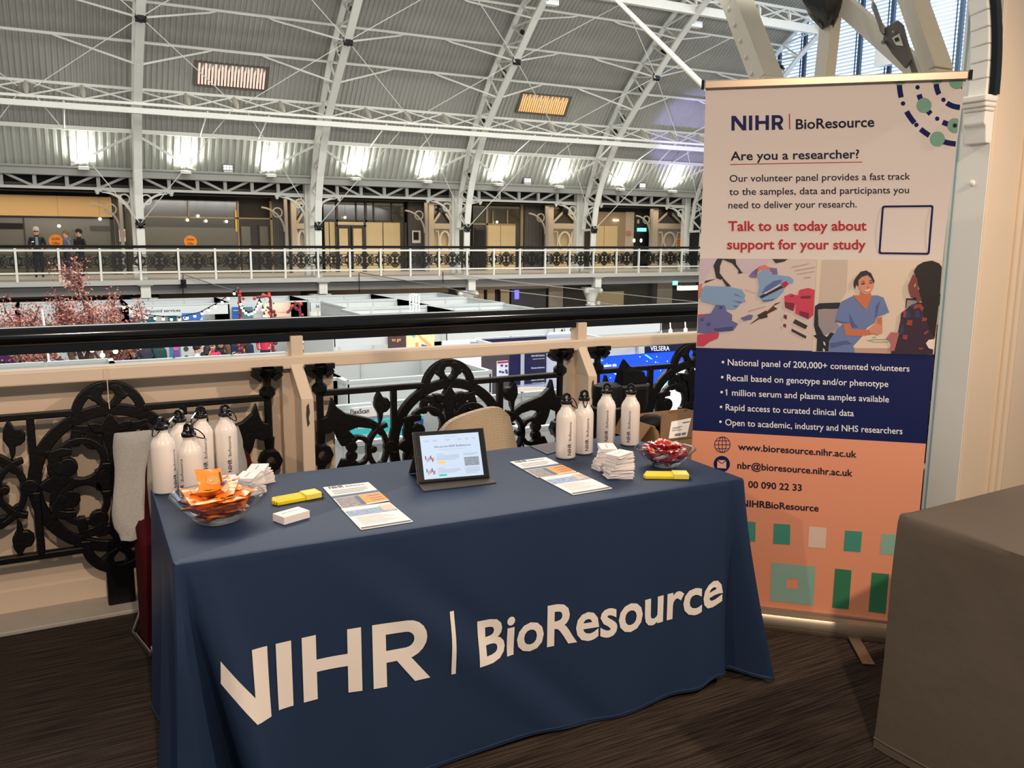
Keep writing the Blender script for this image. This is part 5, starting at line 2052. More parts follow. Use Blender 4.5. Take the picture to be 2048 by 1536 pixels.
# R as strips
Rx = .706
bowl = arc(Rx + .098, .4215, .0585, -90, 90, 10)
bin_ = arc(Rx + .096, .4215, .024, 90, -90, 8)
polys.append(quadpoly([(Rx, z0), (Rx + .038, z0), (Rx + .038, z1), (Rx, z1)]))
polys.append(([(Rx + .038, .363), (Rx + .038, .3975)] + bowl[:1] + bin_[-1:], [(0, 2, 3, 1)]))
polys.append(([(Rx + .038, .4455), (Rx + .038, .48)] + bin_[:1] + bowl[-1:], [(0, 2, 3, 1)]))
vs = bowl + bin_[::-1]
nb, ni = len(bowl), len(bin_)
fs_ = []
for k in range(nb - 1):
    a, b = round(k * (ni - 1) / (nb - 1)), round((k + 1) * (ni - 1) / (nb - 1))
    f = [k, k + 1, nb + b, nb + a] if a != b else [k, k + 1, nb + a]
    fs_.append(tuple(f))
polys.append((vs, fs_))
polys.append(quadpoly([(Rx + .066, .366), (Rx + .120, z0), (Rx + .166, z0), (Rx + .106, .371)]))
polys.append(quadpoly([(.936, z0 - .006), (.949, z0 - .006), (.949, .474), (.936, .474)]))
gv, gf = glyphs('BioResource', .022)
gx0, gx1 = min(v[0] for v in gv), max(v[0] for v in gv)
sx_ = (1.925 - 1.022) / (gx1 - gx0)
polys.append(([(1.022 + (x - gx0) * sx_, .293 + y / CAP * .128) for x, y in gv], gf))
drape(polys, .018, lambda x, y: front_at(x, y), 'printed_lettering', m_print, cloth)

# ================================================================== THINGS ON THE TABLE
def tp(px, py, dz=0.0):
    p = onz(px, py, TZ + dz)
    return V((p.x, p.y, TZ + dz))


ZTOP = TZ + .0012
# ------------------------------------------------------------------ bottles
m_enamel = mat('white_enamel', (238, 228, 218), .28, spec=.5, coat=.3)
m_cap = mat('black_cap_plastic', (14, 14, 15), .2)
BR_, BH = .0365, .218


def make_bottle():
    t = thing('water_bottle', '', 'bottle', (0, 0, 0), 'white aluminium bottles on the navy table')
    mb = MB().lathe([(.028, 0), (BR_ - .003, .001), (BR_, .006), (BR_, .145), (BR_ - .001, .155), (BR_ - .006, .167), (BR_ - .014, .178), (.0205, .184), (.0175, .187), (.0175, .196), (.019, .197), (.019, .199), (.016, .1995)], 36)
    mb.build('body', m_enamel, t, smooth=True, sharp=60)
    mb = MB().lathe([(.0205, .199), (.0215, .201), (.0215, .209), (.019, .212), (.012, .214), (.001, .2145)], 28)
    E = frame((0, 0, .2205), (1, 0, 0), (0, 0, 1))
    mb.stroke(arc(0, .003, .0115, 0, 360, 24)[:-1], .0085, E, .011, closed=True)
    for s in (-1, 1):
        mb.prism([(s * .0205, -.014), (s * .0125, .008), (s * .008, -.005), (0, -.011), (0, -.016)][::s], E, .012)
    mb.build('screw_cap', m_cap, t, smooth=True, sharp=40, bevel=.0012)
    # printed name along the body, reading upward, facing -Y
    mb = MB()

    def mp(u, v, r=BR_ + .0009):     # u along height, v across (arc length)
        a = -math.pi / 2 + v / BR_
        return V((math.cos(a) * r, math.sin(a) * r, u))
    for s_, a, b, cap, bold, v0 in (('NIHR', .016, .060, .0125, .02, .0),):
        gv, gf = glyphs(s_, bold)
        x0_, x1_ = min(v[0] for v in gv), max(v[0] for v in gv)
        mb.add([mp(a + (x - x0_) / (x1_ - x0_) * (b - a), v0 + .005 - y / CAP * cap) for x, y in gv], gf)
    mb.add([mp(.0645, .006), mp(.0652, .006), mp(.0652, -.006), mp(.0645, -.006)], [(0, 1, 2, 3)])
    gv, gf = glyphs('BioResource', .0)
    x0_, x1_ = min(v[0] for v in gv), max(v[0] for v in gv)
    mb.add([mp(.070 + (x - x0_) / (x1_ - x0_) * .068, .005 - y / CAP * .0095) for x, y in gv], gf)
    mb.build('printed_name', m_ink, t)
    return t


bot0 = make_bottle()
m_carab = mat('black_anodised', (22, 22, 24), .25, metal=.6)


def bottle(i, px, py, turn, hang, label):
    """px,py: base centre on the table in the photograph"""
    b = bot0 if i == 0 else copy_tree(bot0)
    p = tp(px, py)
    b['label'] = label
    b.location = (p.x, p.y, ZTOP)
    # face the lettering to the camera plus a turn
    ang = math.atan2(-p.x, p.y)
    b.rotation_euler = (0, 0, ang + turn)
    return b, p


def carabiner(p, az, tilt, label):
    """oval snap hook hung through the cap loop"""
    t = thing('carabiner', label, 'carabiner', (0, 0, 0), 'carabiners on the bottle caps')
    n = 20
    pts = []
    for k in range(n):
        a = 2 * math.pi * k / n
        x = .009 * math.cos(a)
        z = -.021 + .023 * math.sin(a)
        pts.append((x * (1 + .25 * math.sin(a)), 0, z))
    MB().tube(pts, .0019, 7, closed=True).build('hook', m_carab, t, smooth=True)
    MB().tube([(-.009, 0, -.008), (-.0095, 0, -.03)], .0026, 7).build('gate', m_chrome if abs(tilt) > .6 else m_carab, t, smooth=True)
    t.location = (p.x, p.y - .017, ZTOP + .221)
    t.rotation_euler = (-.22, tilt, 0)
    return t


BOT = [(331, 988, 1.0, 'white bottle nearest the gray jacket, back left of the orange sweets bowl', -.9, 0.55),
       (366, 968, 2.6, 'white bottle half hidden behind the front left pair, cap with a clear hole', .9, 0.75),
       (408, 958, .25, 'white bottle left of the rightmost one in the left group, lettering in view', -1.2, 0.7),
       (456, 953, .25, 'rightmost white bottle of the left group, beside the maroon chair', .9, -0.6),
       (385, 1006, -.75, 'white bottle standing foremost in the left group, right behind the orange sweets bowl', 1.3, -0.95),
       (1131, 919, .42, 'white bottle foremost in the right group, leftmost of its four', .6, -0.55),
       (1166, 910, .42, 'white bottle second from the left in the right group, half covered', -.1, 0.12),
       (1211, 891, .1, 'white bottle behind the taller card stack, third in the right group', .9, -0.5),
       (1259, 893, -.1, 'white bottle behind the red sweets bowl, rightmost of the right group', -1.0, 0.9)]
for i, (px, py, turn, lab, caz, ctl) in enumerate(BOT):
    b, p = bottle(i, px, py - 4, turn, None, lab)
    q = V((-.006 if ctl > 0 else .006, 0, 0))
    if i not in (8,):
        carabiner(p + q, caz, ctl, 'black snap hook on ' + ('the cap of bottle beside the gray jacket', 'the half hidden bottle of the left group', 'the bottle left of the rightmost in the left group', 'the rightmost bottle of the left group', 'the bottle right behind the orange sweets bowl', 'the foremost bottle of the right group', 'the half covered bottle of the right group', 'the bottle behind the taller card stack')[i])

# ------------------------------------------------------------------ bowls of sweets
m_plastic = mat_glass('clear_plastic', (246, 248, 250), .04, 1.5)


def bowl_thing(px, py, R, h, rot, label, ex):
    c = tp(px, py)
    t = thing('plastic_bowl', label, 'bowl', (c.x, c.y, ZTOP))
    M = MX.Translation((c.x, c.y, ZTOP)) @ MX.Rotation(rot, 4, 'Z')
    prof = [(.002, 0), (R * .42, .0005), (R * .5, .004), (R * .66, h * .3), (R * .86, h * .68), (R, h), (R * .985, h + .002), (R * .845, h * .69), (R * .645, h * .32), (R * .48, .008), (.002, .004)]
    MB().lathe(prof, 40, M, ex=ex, cap=False).build('shell', m_plastic, t, smooth=True, sharp=70)
    mb = MB().lathe([(R, h - .001), (R + .0025, h), (R, h + .003), (R - .002, h + .001)], 40, M, ex=ex, cap=False)
    mb.build('rim', mat_glass('clear_rim', (236, 240, 242), .1, 1.5), t, smooth=True)
    return c


def packet(mb, M, L, Wd, th, seed, mi=0):
    """soft pillow packet with crimped ends"""
    r = random.Random(seed)
    nx, ny = 10, 6
    vs, fs = [], []
    for sgn in (1, -1):
        base_ = len(vs)
        for i in range(nx + 1):
            u = i / nx * 2 - 1
            for j in range(ny + 1):
                v = j / ny * 2 - 1
                bul = max(0, 1 - abs(u) ** 3) * max(0, 1 - v * v) * th
                cr = .0012 * math.sin(i * 9 + j) if abs(u) > .85 else 0
                wv = .0016 * math.sin(5 * u + seed) + .0012 * math.sin(7 * v + 2 * seed)
                tw = .0025 * math.sin(3.1 * v + seed) * (abs(u) > .82)
                vs.append(M @ V((u * L / 2, v * Wd / 2 * (1 - .08 * (1 - abs(u))), sgn * bul + cr + wv * (sgn * .5 + .5) + tw)))
        for i in range(nx):
            for j in range(ny):
                a = base_ + i * (ny + 1) + j
                f = (a, a + ny + 1, a + ny + 2, a + 1)
                fs.append(f if sgn > 0 else f[::-1])
    mb.add(vs, fs, mi)


m_or = mat('orange_foil', (246, 138, 34), .3, coat=.4)
m_or2 = mat('bright_orange_foil', (250, 152, 48), .3, coat=.4)
m_gold = mat('gold_foil_print', (200, 160, 84), .45)
m_viol = mat('violet_print', (96, 40, 116), .35)
m_rdf = mat('red_foil', (196, 26, 36), .25, coat=.5)
m_rdf2 = mat('dark_red_foil', (150, 14, 28), .25, coat=.5)
m_sil = mat('silver_white_foil', (232, 222, 214), .25, coat=.4)
m_brn = mat('brown_print', (110, 62, 30), .4)


def sweet(i, c, loc, rot, L, Wd, th, mats, label, group, name='sweet_packet'):
    t = thing(name, label, 'sweet', (0, 0, 0), group)
    mb = MB()
    packet(mb, MX.Identity(4), L, Wd, th, i)
    mb.build('wrapper', mats[0], t, smooth=True, sharp=80)
    r = random.Random(i + 50)
    mb = MB()
    x, y = r.uniform(-.2, .1) * L, r.uniform(-.12, .12) * Wd
    a, b = L * .26, Wd * .2
    zz = lambda u, v: max(0, 1 - abs(u / L * 2) ** 3) * max(0, 1 - (v / Wd * 2) ** 2) * th + .0022
    g = [(x + a * p, y + b * q) for p, q in ((-1, -.5), (-.4, -1), (.5, -.9), (1, -.2), (.8, .7), (0, 1), (-.8, .7))]
    mb.add([(p, q, zz(p, q)) for p, q in g], [tuple(range(7))])
    mb.build('printed_patch', mats[1], t)
    mb = MB()
    x = L * .36
    mb.add([(x, -Wd * .3, zz(x, -Wd * .3)), (x + L * .07, -Wd * .3, zz(x + L * .07, -Wd * .3)), (x + L * .07, Wd * .3, zz(x + L * .07, Wd * .3)), (x, Wd * .3, zz(x, Wd * .3))], [(0, 1, 2, 3)])
    mb.build('end_band', mats[2], t)
    t.location = loc
    t.rotation_euler = rot
    return t


c1 = bowl_thing(437, 1041, .118, .076, .35, 'clear plastic bowl heaped with orange foil sweet packets', 2.6)
r1 = random.Random(11)
ZB = ZTOP
k = 0
spec = []
for lay, (n, rad, z, tl) in enumerate(((4, .028, .018, .1), (5, .05, .036, .3), (6, .064, .056, .4), (6, .06, .074, .25), (4, .03, .088, .35))):
    for q in range(n):
        a = 2 * math.pi * (q + .37 * lay + r1.uniform(-.2, .2)) / n
        spec.append((rad * math.cos(a), rad * math.sin(a), z + r1.uniform(-.004, .005), a + math.pi / 2 + r1.uniform(-.5, .5), tl * r1.uniform(.4, 1.2), r1.uniform(-.3, .3)))
for x, y, z, yaw, tl, tw in spec:
    # lie tangent to the bowl wall: roll about the long axis so the outer edge sits higher
    e = MX.Rotation(yaw, 4, 'Z') @ MX.Rotation(-tl, 4, 'X') @ MX.Rotation(tw, 4, 'Y')
    big = .07 if z < .05 else .092
    sweet(k, c1, (c1.x + x, c1.y + y, ZB + z), e.to_euler(), big, .056, .0075, (m_or if k % 2 else m_or2, m_gold if k % 3 else m_viol, m_viol if k % 2 else m_brn), 'orange foil sweet packet heaped in the clear bowl before the bottles', 'orange sweets in the left bowl')
    k += 1
sweet(90, c1, (c1.x - .014, c1.y + .02, ZB + .115), (1.05, .15, .35), .078, .064, .008, (m_or2, m_gold, m_brn), 'orange foil sweet packet standing upright on top of the orange heap', 'orange sweets in the left bowl')

c2 = bowl_thing(1329, 931, .1, .062, .1, 'clear plastic bowl heaped with red and silver sweets', 2.4)
r2 = random.Random(5)
k = 0
for lay, (n, rad, z, tl) in enumerate(((5, .03, .014, .1), (8, .05, .028, .3), (11, .064, .044, .4), (10, .06, .06, .4), (7, .036, .072, .4))):
    for q in range(n):
        a = 2 * math.pi * (q + .41 * lay + r2.uniform(-.2, .2)) / n
        e = MX.Rotation(a + math.pi / 2 + r2.uniform(-.7, .7), 4, 'Z') @ MX.Rotation(-tl * r2.uniform(.2, 1.3), 4, 'X') @ MX.Rotation(r2.uniform(-.4, .4), 4, 'Y')
        sweet(k + 200, c2, (c2.x + rad * math.cos(a), c2.y + rad * math.sin(a), ZB + z + r2.uniform(-.003, .004)), e.to_euler(), .052, .03, .0062,
              ((m_rdf, m_rdf2, m_rdf, m_sil)[k % 4], (m_sil, m_gold, m_rdf2)[k % 3], (m_sil, m_gold)[k % 2]), 'red and silver foil sweet heaped in the clear bowl beside the twisted card stacks', 'red sweets in the right bowl')
        k += 1

# ------------------------------------------------------------------ card stacks
m_card = mat('white_card', (234, 226, 222), .6)
m_card2 = mat('card_edge_shadow', (206, 196, 196), .7)


def card_stack(px, py, n, th, rot0, drot, jit, label_top, label, group, seed, L=.088, Wd=.056, drift=(0, 0)):
    c = tp(px, py)
    r = random.Random(seed)
    proto = None
    z = ZTOP
    for k in range(n):
        if proto is None:
            o = MB().box(-L / 2, L / 2, -Wd / 2, Wd / 2, 0, th - .0007).build('business_card', m_card)
            proto = o
            tag(o, label, 'card', group)
        else:
            o = proto.copy()
            C.objects.link(o)
        o.location = (c.x + r.uniform(-jit, jit) + drift[0] * k, c.y + r.uniform(-jit, jit) + drift[1] * k, z)
        o.rotation_euler = (0, 0, rot0 + drot * k + r.uniform(-.13, .13))
        z += th
    # printed top card
    t = thing('business_card', label_top, 'card', (0, 0, 0), group)
    MB().box(-L / 2, L / 2, -Wd / 2, Wd / 2, 0, th - .0003).build('card', m_card, t)
    mb = MB()
    text(mb, 'NIHR | BioResource', (-L * .3, 0), (L * .3, 0), .0045, lambda x, y: V((x, -y, th)))
    mb.build('printed_name', m_ink, t)
    t.location = (c.x + drift[0] * n, c.y + drift[1] * n, z)
    t.rotation_euler = (0, 0, rot0 + drot * n)


card_stack(1213, 936, 22, .0034, .15, .045, .003, 'top printed card of the back card stack beside the red sweets bowl', 'white card in the twisted back stack beside the red sweets bowl', 'cards in the back right stack', 1)
card_stack(1237, 955, 24, .0034, -.35, .03, .0035, 'top printed card of the front twisted card stack beside the red sweets bowl', 'white card in the twisted front stack beside the red sweets bowl', 'cards in the front right stack', 2)
card_stack(1206, 939, 3, .006, .05, 0, .001, 'small low card pile under the twisted stacks at the right', 'white card in the low pile left of the twisted stacks', 'cards in the low right pile', 3, L=.06, Wd=.04)
card_stack(445, 985, 12, .0036, .5, -.05, .003, 'top printed card of the stack right behind the front left bottle', 'white card in the stack behind the orange sweets bowl, near the bottles', 'cards in the left back stack', 4)
card_stack(498, 988, 16, .0036, .3, .05, .003, 'top printed card of the stack rising behind the right rim of the orange sweets bowl', 'white card in the stack rising behind the right rim of the orange sweets bowl', 'cards in the left middle stack', 5)
card_stack(517, 967, 14, .0036, .35, .06, .003, 'top printed card of the stack nearest the maroon chair', 'white card in the stack nearest the maroon chair', 'cards in the left far stack', 6)
# neat little block of cards
p = tp(583, 1039)
t = thing('card_block', 'neat squared block of white cards in front of the yellow bundle at left', 'card block', (0, 0, 0))
MB().box(-.043, .043, -.027, .027, 0, .021).build('cards', m_card, t)
mb = MB()
text(mb, 'NIHR | BioResource', (-.028, 0), (.028, 0), .004, lambda x, y: V((x, -y + .004, .0213)))
mb.build('printed_name', m_ink, t)
t.location = (p.x, p.y, ZTOP)
t.rotation_euler = (0, 0, .38)

# ------------------------------------------------------------------ yellow bundles
m_yel = mat('yellow_plastic', (232, 206, 28), .4)
m_yel2 = mat('pale_yellow_band', (240, 220, 90), .45)


def yellow(px0, py0, px1, py1, label, flip):
    a, b = tp(px0, py0), tp(px1, py1)
    t = thing('yellow_bundle', label, 'bundle', (0, 0, 0))
    L = (b - a).length
    for k in range(5):
        y0 = -.022 + k * .0092
        x0 = -L / 2 + abs(k - 2 + flip) * .004
        mb = MB().box(x0, L / 2 - .004, y0, y0 + .0082, .0, .011 + .0012 * k)
        mb.build('stick', m_yel, t, bevel=.0015)
    mb = MB().box(L * .14, L * .47, -.025, .026, .0005, .0185)
    mb.build('sleeve', m_yel2, t, bevel=.002)
    mb = MB().add([(L * .47, -.024, .017), (L * .47, .026, .017), (L * .535, .022, .004), (L * .535, -.02, .004)], [(0, 1, 2, 3)]).add([(L * .47, -.024, .0155), (L * .47, .026, .0155), (L * .535, .022, .0025), (L * .535, -.02, .0025)], [(3, 2, 1, 0)])
    mb.build('flap', m_yel, t)
    m = (a + b) / 2
    t.location = (m.x, m.y, ZTOP)
    t.rotation_euler = (0, 0, math.atan2(b.y - a.y, b.x - a.x))


yellow(544, 1010, 640, 992, 'bundle of flat yellow sticks lying beside the card block at left', 0)
yellow(1286, 955, 1378, 956, 'bundle of flat yellow sticks lying before the red sweets bowl', 1)

# ------------------------------------------------------------------ leaflets
m_band = mat('slate_band', (88, 104, 128), .6)
m_obl = mat('orange_block', (240, 160, 80), .6)
m_pic = mat('picture_tones', (150, 140, 140), .6, noise=.9, nscale=90)
m_picb = mat('picture_blue_tones', (150, 168, 196), .6, noise=.8, nscale=90)
m_txt = mat('grey_print', (150, 146, 144), .7)


def leaflet(pix, label, kind, z):
    """pix: four corners back-left, back-right, front-right, front-left"""
    q = [onz(px, py, z) for px, py in pix]
    t = thing('leaflet', label, 'leaflet', tuple(sum((p for p in q), V((0, 0, 0))) / 4))
    up = V((0, 0, .0022))
    vs = [V((p.x, p.y, z)) for p in q] + [V((p.x, p.y, z)) + up for p in q]
    MB().add(vs, [(0, 1, 2, 3), (7, 6, 5, 4), (0, 4, 5, 1), (1, 5, 6, 2), (2, 6, 7, 3), (3, 7, 4, 0)]).build('sheet', m_paper if kind != 'dark' else mat('dark_leaflet', (58, 54, 64), .35, noise=.4, nscale=40), t, fix=True)

    def uv(u, v, h=.0026):
        a = q[0].lerp(q[1], u)
        b = q[3].lerp(q[2], u)
        p = a.lerp(b, v)
        return V((p.x, p.y, z + h))

    def rect(u0, u1, v0, v1, m, nm, h=.0026):
        MB().add([uv(u0, v0, h), uv(u1, v0, h), uv(u1, v1, h), uv(u0, v1, h)], [(3, 2, 1, 0)]).build(nm, m, t)
    if kind == 'cover':
        mb = MB()
        text(mb, 'NIHR', (.1, .12), (.42, .12), .1, lambda x, y: uv(x, y), bold=.03)
        text(mb, 'BioResource', (.46, .12), (.86, .12), .07, lambda x, y: uv(x, y))
        mb.build('printed_heading', m_ink, t)
        mb = MB()
        for v in (.22, .29, .36):
            mb.add([uv(.1, v), uv(.85 - .1 * (v > .3), v), uv(.85 - .1 * (v > .3), v + .025), uv(.1, v + .025)], [(3, 2, 1, 0)])
        mb.build('text_lines', m_txt, t)
        rect(0, 1, .46, .56, m_band, 'slate_band')
        rect(.02, .42, .58, 1, m_pic, 'picture')
        rect(.42, .52, .58, 1, m_band, 'picture_edge')
        rect(.52, 1, .58, .97, m_obl, 'orange_block')
        mb = MB()
        for v in (.66, .78, .88):
            mb.add([uv(.68, v, .003), uv(.95, v, .003), uv(.95, v + .02, .003), uv(.68, v + .02, .003)], [(3, 2, 1, 0)])
        mb.build('block_text', m_band, t)
    elif kind == 'inside':
        rect(.02, .98, .16, .42, m_picb, 'picture_strip')
        rect(.72, .98, .1, .36, mat('peach_strip', (226, 196, 170)), 'peach_strip', .0028)
        mb = MB()
        for k in range(7):
            v = .48 + k * .055
            mb.add([uv(.1, v), uv(.6 + .3 * ((k * 7) % 3) / 3, v), uv(.6 + .3 * ((k * 7) % 3) / 3, v + .022), uv(.1, v + .022)], [(3, 2, 1, 0)])
        mb.build('text_lines', mat('pale_print', (206, 198, 196)), t)
        rect(.02, .98, .93, .985, mat('dark_grey_band', (84, 84, 96)), 'foot_band')
    else:
        mb = MB()
        for k in range(4):
            mb.add([uv(.15, .2 + k * .17), uv(.8, .2 + k * .17), uv(.8, .24 + k * .17), uv(.15, .24 + k * .17)], [(3, 2, 1, 0)])
        mb.build('text_lines', mat('dim_red_print', (130, 84, 96)), t)
    return t


cm = lambda x, y: (500 + x / 3.413, 650 + y / 3.413)
cr_ = lambda x, y: (1000 + x / 4.096, 700 + y / 4.096)
leaflet([cm(622, 1258), cm(952, 1213), cm(1113, 1345), cm(757, 1400)], 'white leaflet with a picture strip, nearer of the left pair before the tablet', 'inside', ZTOP)
leaflet([cm(498, 1112), cm(808, 1076), cm(950, 1200), cm(628, 1256)], 'white leaflet with slate band and orange block, farther of the left pair', 'cover', ZTOP + .0005)
leaflet([cr_(330, 1050), cr_(640, 1006), cr_(918, 1136), cr_(598, 1190)], 'white leaflet with a picture strip, nearer of the right pair beside the card stacks', 'inside', ZTOP)
leaflet([cr_(80, 920), cr_(375, 882), cr_(625, 1000), cr_(308, 1048)], 'white leaflet with slate band and orange block, farther of the right pair', 'cover', ZTOP + .0005)
leaflet([cr_(245, 790), cr_(520, 745), cr_(590, 800), cr_(385, 858)], 'dark leaflet lying behind the foremost bottle of the right group', 'dark', ZTOP)

# ------------------------------------------------------------------ tablet in a folio case
bl, br = V((.994, 2.499, TZ)), V((1.228, 2.460, TZ))
ex_ = (br - bl).normalized()
back = V((-ex_.y, ex_.x, 0))
ang = math.radians(63)
upv = back * math.cos(ang) + V((0, 0, 1)) * math.sin(ang)
base0 = bl + V((0, 0, .008))
tabt = thing('tablet', 'black tablet with a bright web page propped in a grey folio case on the table', 'tablet', tuple(bl))
E = frame(base0, ex_, upv)
Wt, Ht = .238, .170
nrm = ex_.cross(upv)   # faces camera?
if nrm.y > 0:
    nrm = -nrm


def P3(u, v, d=0):
    return base0 + ex_ * u + upv * v + nrm * d


def slab(u0, u1, v0, v1, d0, d1):
    mb = MB()
    vs = [P3(u, v, d) for d in (d0, d1) for v in (v0, v1) for u in (u0, u1)]
    return mb.add(vs, [(0, 2, 3, 1), (4, 5, 7, 6), (0, 1, 5, 4), (2, 6, 7, 3), (0, 4, 6, 2), (1, 3, 7, 5)])


slab(0, Wt, 0, Ht, 0, .0075).build('body', mat('black_tablet', (18, 18, 20), .2), tabt, bevel=.004, fix=True)
m_case = mat('grey_folio_case', (84, 80, 74), .7, noise=.1, nscale=80)
slab(-.003, Wt + .003, -.002, Ht + .002, -.0075, -.0005).build('case_back', m_case, tabt, bevel=.002, fix=True)
mb = MB()
f0, f1 = bl + V((0, 0, .001)), br + V((0, 0, .001))
a, b = onz(847, 984, TZ), onz(993, 967, TZ)
q = [V((p.x, p.y, ZTOP)) for p in (f0 + back * .05, f1 + back * .05, b, a)]
mb.add(q + [p + V((0, 0, .004)) for p in q], [(3, 2, 1, 0), (4, 5, 6, 7), (0, 1, 5, 4), (1, 2, 6, 5), (2, 3, 7, 6), (3, 0, 4, 7)])
mb.build('case_flap', m_case, tabt, bevel=.001, fix=True)
mb = MB()
q = [P3(0, Ht * .62, -.008), P3(Wt, Ht * .62, -.008), V((br.x, br.y, ZTOP)) + back * .155, V((bl.x, bl.y, ZTOP)) + back * .155]
mb.add(q + [p + V((0, 0, .004)) + back * .002 for p in q], [(3, 2, 1, 0), (4, 5, 6, 7), (0, 1, 5, 4), (1, 2, 6, 5), (2, 3, 7, 6), (3, 0, 4, 7)])
mb.build('case_prop', m_case, tabt, fix=True)
m_scr = mat('screen_white', (172, 198, 228), .3, emit=.42)
SU0, SU1, SV0, SV1 = .019, Wt - .02, .011, Ht - .014
MB().add([P3(SU0, SV0, .0078), P3(SU1, SV0, .0078), P3(SU1, SV1, .0078), P3(SU0, SV1, .0078)], [(0, 1, 2, 3)]).build('screen', m_scr, tabt, fix=True)


def S2(x, y):      # fractions, y down
    return P3(SU0 + (SU1 - SU0) * x, SV1 - (SV1 - SV0) * y, .0081)


mb = MB()
text(mb, 'We are the NIHR BioResource', (.22, .30), (.84, .30), .045, S2, bold=.005)
mb.build('page_heading', mat('screen_ink', (70, 84, 120), emit=.25), tabt)
mb = MB()


def ln(x0, x1, y, h=.008):
    mb.add([S2(x0, y), S2(x1, y), S2(x1, y + h), S2(x0, y + h)], [(3, 2, 1, 0)])


ln(.3, .76, .345, .005)
for x0, x1 in ((.05, .14), (.2, .28), (.42, .5), (.62, .7), (.76, .82), (.88, .94)):
    ln(x0, x1, .12)
    ln(x0 + .01, x1 - .01, .145, .005)
ln(.4, .62, .055, .006)
for y in (.45, .49, .52, .55, .58, .77, .81, .84, .87):
    ln(.24, .36 if y in (.45, .77) else .62 - .06 * (y in (.58, .87)), y)
for y in (.47, .5, .80, .83, .86, .89, .92):
    ln(.7, .95 - .05 * (y in (.5, .92)), y)
mb.build('page_text', mat('screen_grey', (130, 146, 170), emit=.4), tabt)
for x0, x1, y0, y1, m, nm in ((.25, .38, .615, .665, mat('screen_orange', (246, 170, 60), emit=.7), 'orange_button'), (.25, .38, .91, .955, mat('screen_green', (40, 170, 150), emit=.6), 'green_button'),
                              (.7, .95, .56, .76, mat('screen_photo', (120, 140, 160), .4, emit=.3, noise=.9, nscale=160), 'page_photo')):
    MB().add([S2(x0, y0), S2(x1, y0), S2(x1, y1), S2(x0, y1)], [(3, 2, 1, 0)]).build(nm, m, tabt)
pal = [(50, 70, 130), (220, 120, 60), (90, 160, 190), (200, 80, 90), (60, 60, 90)]
mb = MB()
for bx, by in ((.05, .47), (.05, .76)):
    for k in range(7):
        x, y = bx + .022 * k, by + .02 * ((k * 3) % 4)
        mb.add([S2(x, y), S2(x + .016, y), S2(x + .016, y + .085), S2(x, y + .085)], [(3, 2, 1, 0)], k % 5)
mb.build('page_illustration', [mat('screen_pal%d' % k, c, emit=.4) for k, c in enumerate(pal)], tabt)
MB().add([P3(.008, Ht * .5, .0079), P3(.011, Ht * .5, .0079), P3(.011, Ht * .5 + .003, .0079), P3(.008, Ht * .5 + .003, .0079)], [(0, 1, 2, 3)]).build('camera_dot', mat('lens_dot', (60, 66, 80)), tabt, fix=True)
# ================================================================== ROLL-UP BANNER
BP0, BN, BE = V((2.207, 2.608, 0)), V((-.682, -.731, 0)), V((.731, -.682, 0))
BWD = .85


def bg(z):
    return .0095 * z + .105 * max(0.0, (z - 1.45) / .62) ** 1.7


def bpt(u, z, d=0.0):
    return BP0 + BE * u + BN * (bg(z) + d) + V((0, 0, z))


def bmap(px, py, d=0.0):
    r = ray(px, py)
    gg = 0
    p = None
    for _ in range(12):
        t = (BP0.dot(BN) + gg - O.dot(BN)) / r.dot(BN)
        p = O + r * t
        gg = bg(p.z)
    return p + BN * d


ban = thing('pull_up_banner', 'tall peach and white pull up banner with navy text block and two photographs', 'banner', tuple(BP0 + BE * .42))
m_fab = mat('banner_white', (220, 210, 203), .45, spec=.3)
m_peach = mat('banner_peach', (238, 160, 126), .45, spec=.3)
m_bnavy = mat('banner_navy', (20, 30, 84), .45, spec=.3)
m_bink = mat('banner_ink', (16, 14, 44), .5)
m_bred = mat('banner_red', (176, 30, 44), .5)
m_bgreen = mat('banner_sage', (120, 164, 140), .5)
m_bteal = mat('banner_teal', (72, 152, 132), .5)
m_bmint = mat('banner_mint', (146, 186, 170), .5)
m_bdgreen = mat('banner_green', (56, 128, 92), .5)
zs = [.05 + (2.065 - .05) * k / 40 for k in range(41)]
mb = MB()
vs = [bpt(u, z) for z in zs for u in (-.002, BWD - .002)] + [bpt(u, z, -.002) for z in zs for u in (-.002, BWD - .002)]
n = len(zs) * 2
fs = []
for k in range(len(zs) - 1):
    a = k * 2
    fs += [(a, a + 1, a + 3, a + 2), (n + a, n + a + 2, n + a + 3, n + a + 1), (a, a + 2, n + a + 2, n + a), (a + 1, n + a + 1, n + a + 3, a + 3)]
mb.add(vs, fs)
mb.build('fabric', m_fab, ban, smooth=True, sharp=40, fix=True)

LAY = .0006


def flat(name, m, polys, lay, parent=None):
    """list of pixel polygons printed on the banner"""
    mb = MB()
    for p in polys:
        vs = [bmap(x, y, LAY * lay) for x, y in p]
        mb.add(vs, [tuple(range(len(vs)))])
    o = mb.build(name, m, parent or ban)
    me = o.data
    # make every face look at the reader
    bm = bmesh.new()
    bm.from_mesh(me)
    for f in bm.faces:
        f.normal_update()
        if f.normal.dot(BN) < 0:
            f.normal_flip()
    bmesh.ops.triangulate(bm, faces=bm.faces[:])
    bm.to_mesh(me)
    bm.free()
    return o


kA = lambda x, y: (1380 + x / 3.413, 100 + y / 3.413)
kB = lambda x, y: (1380 + x / 3.413, 480 + y / 3.413)
kC = lambda x, y: (1380 + x / 3.413, 860 + y / 3.413)
k4 = lambda x, y: (1380 + x / 7.142, 500 + y / 7.142)
k5 = lambda x, y: (1620 + x / 7.143, 500 + y / 7.143)


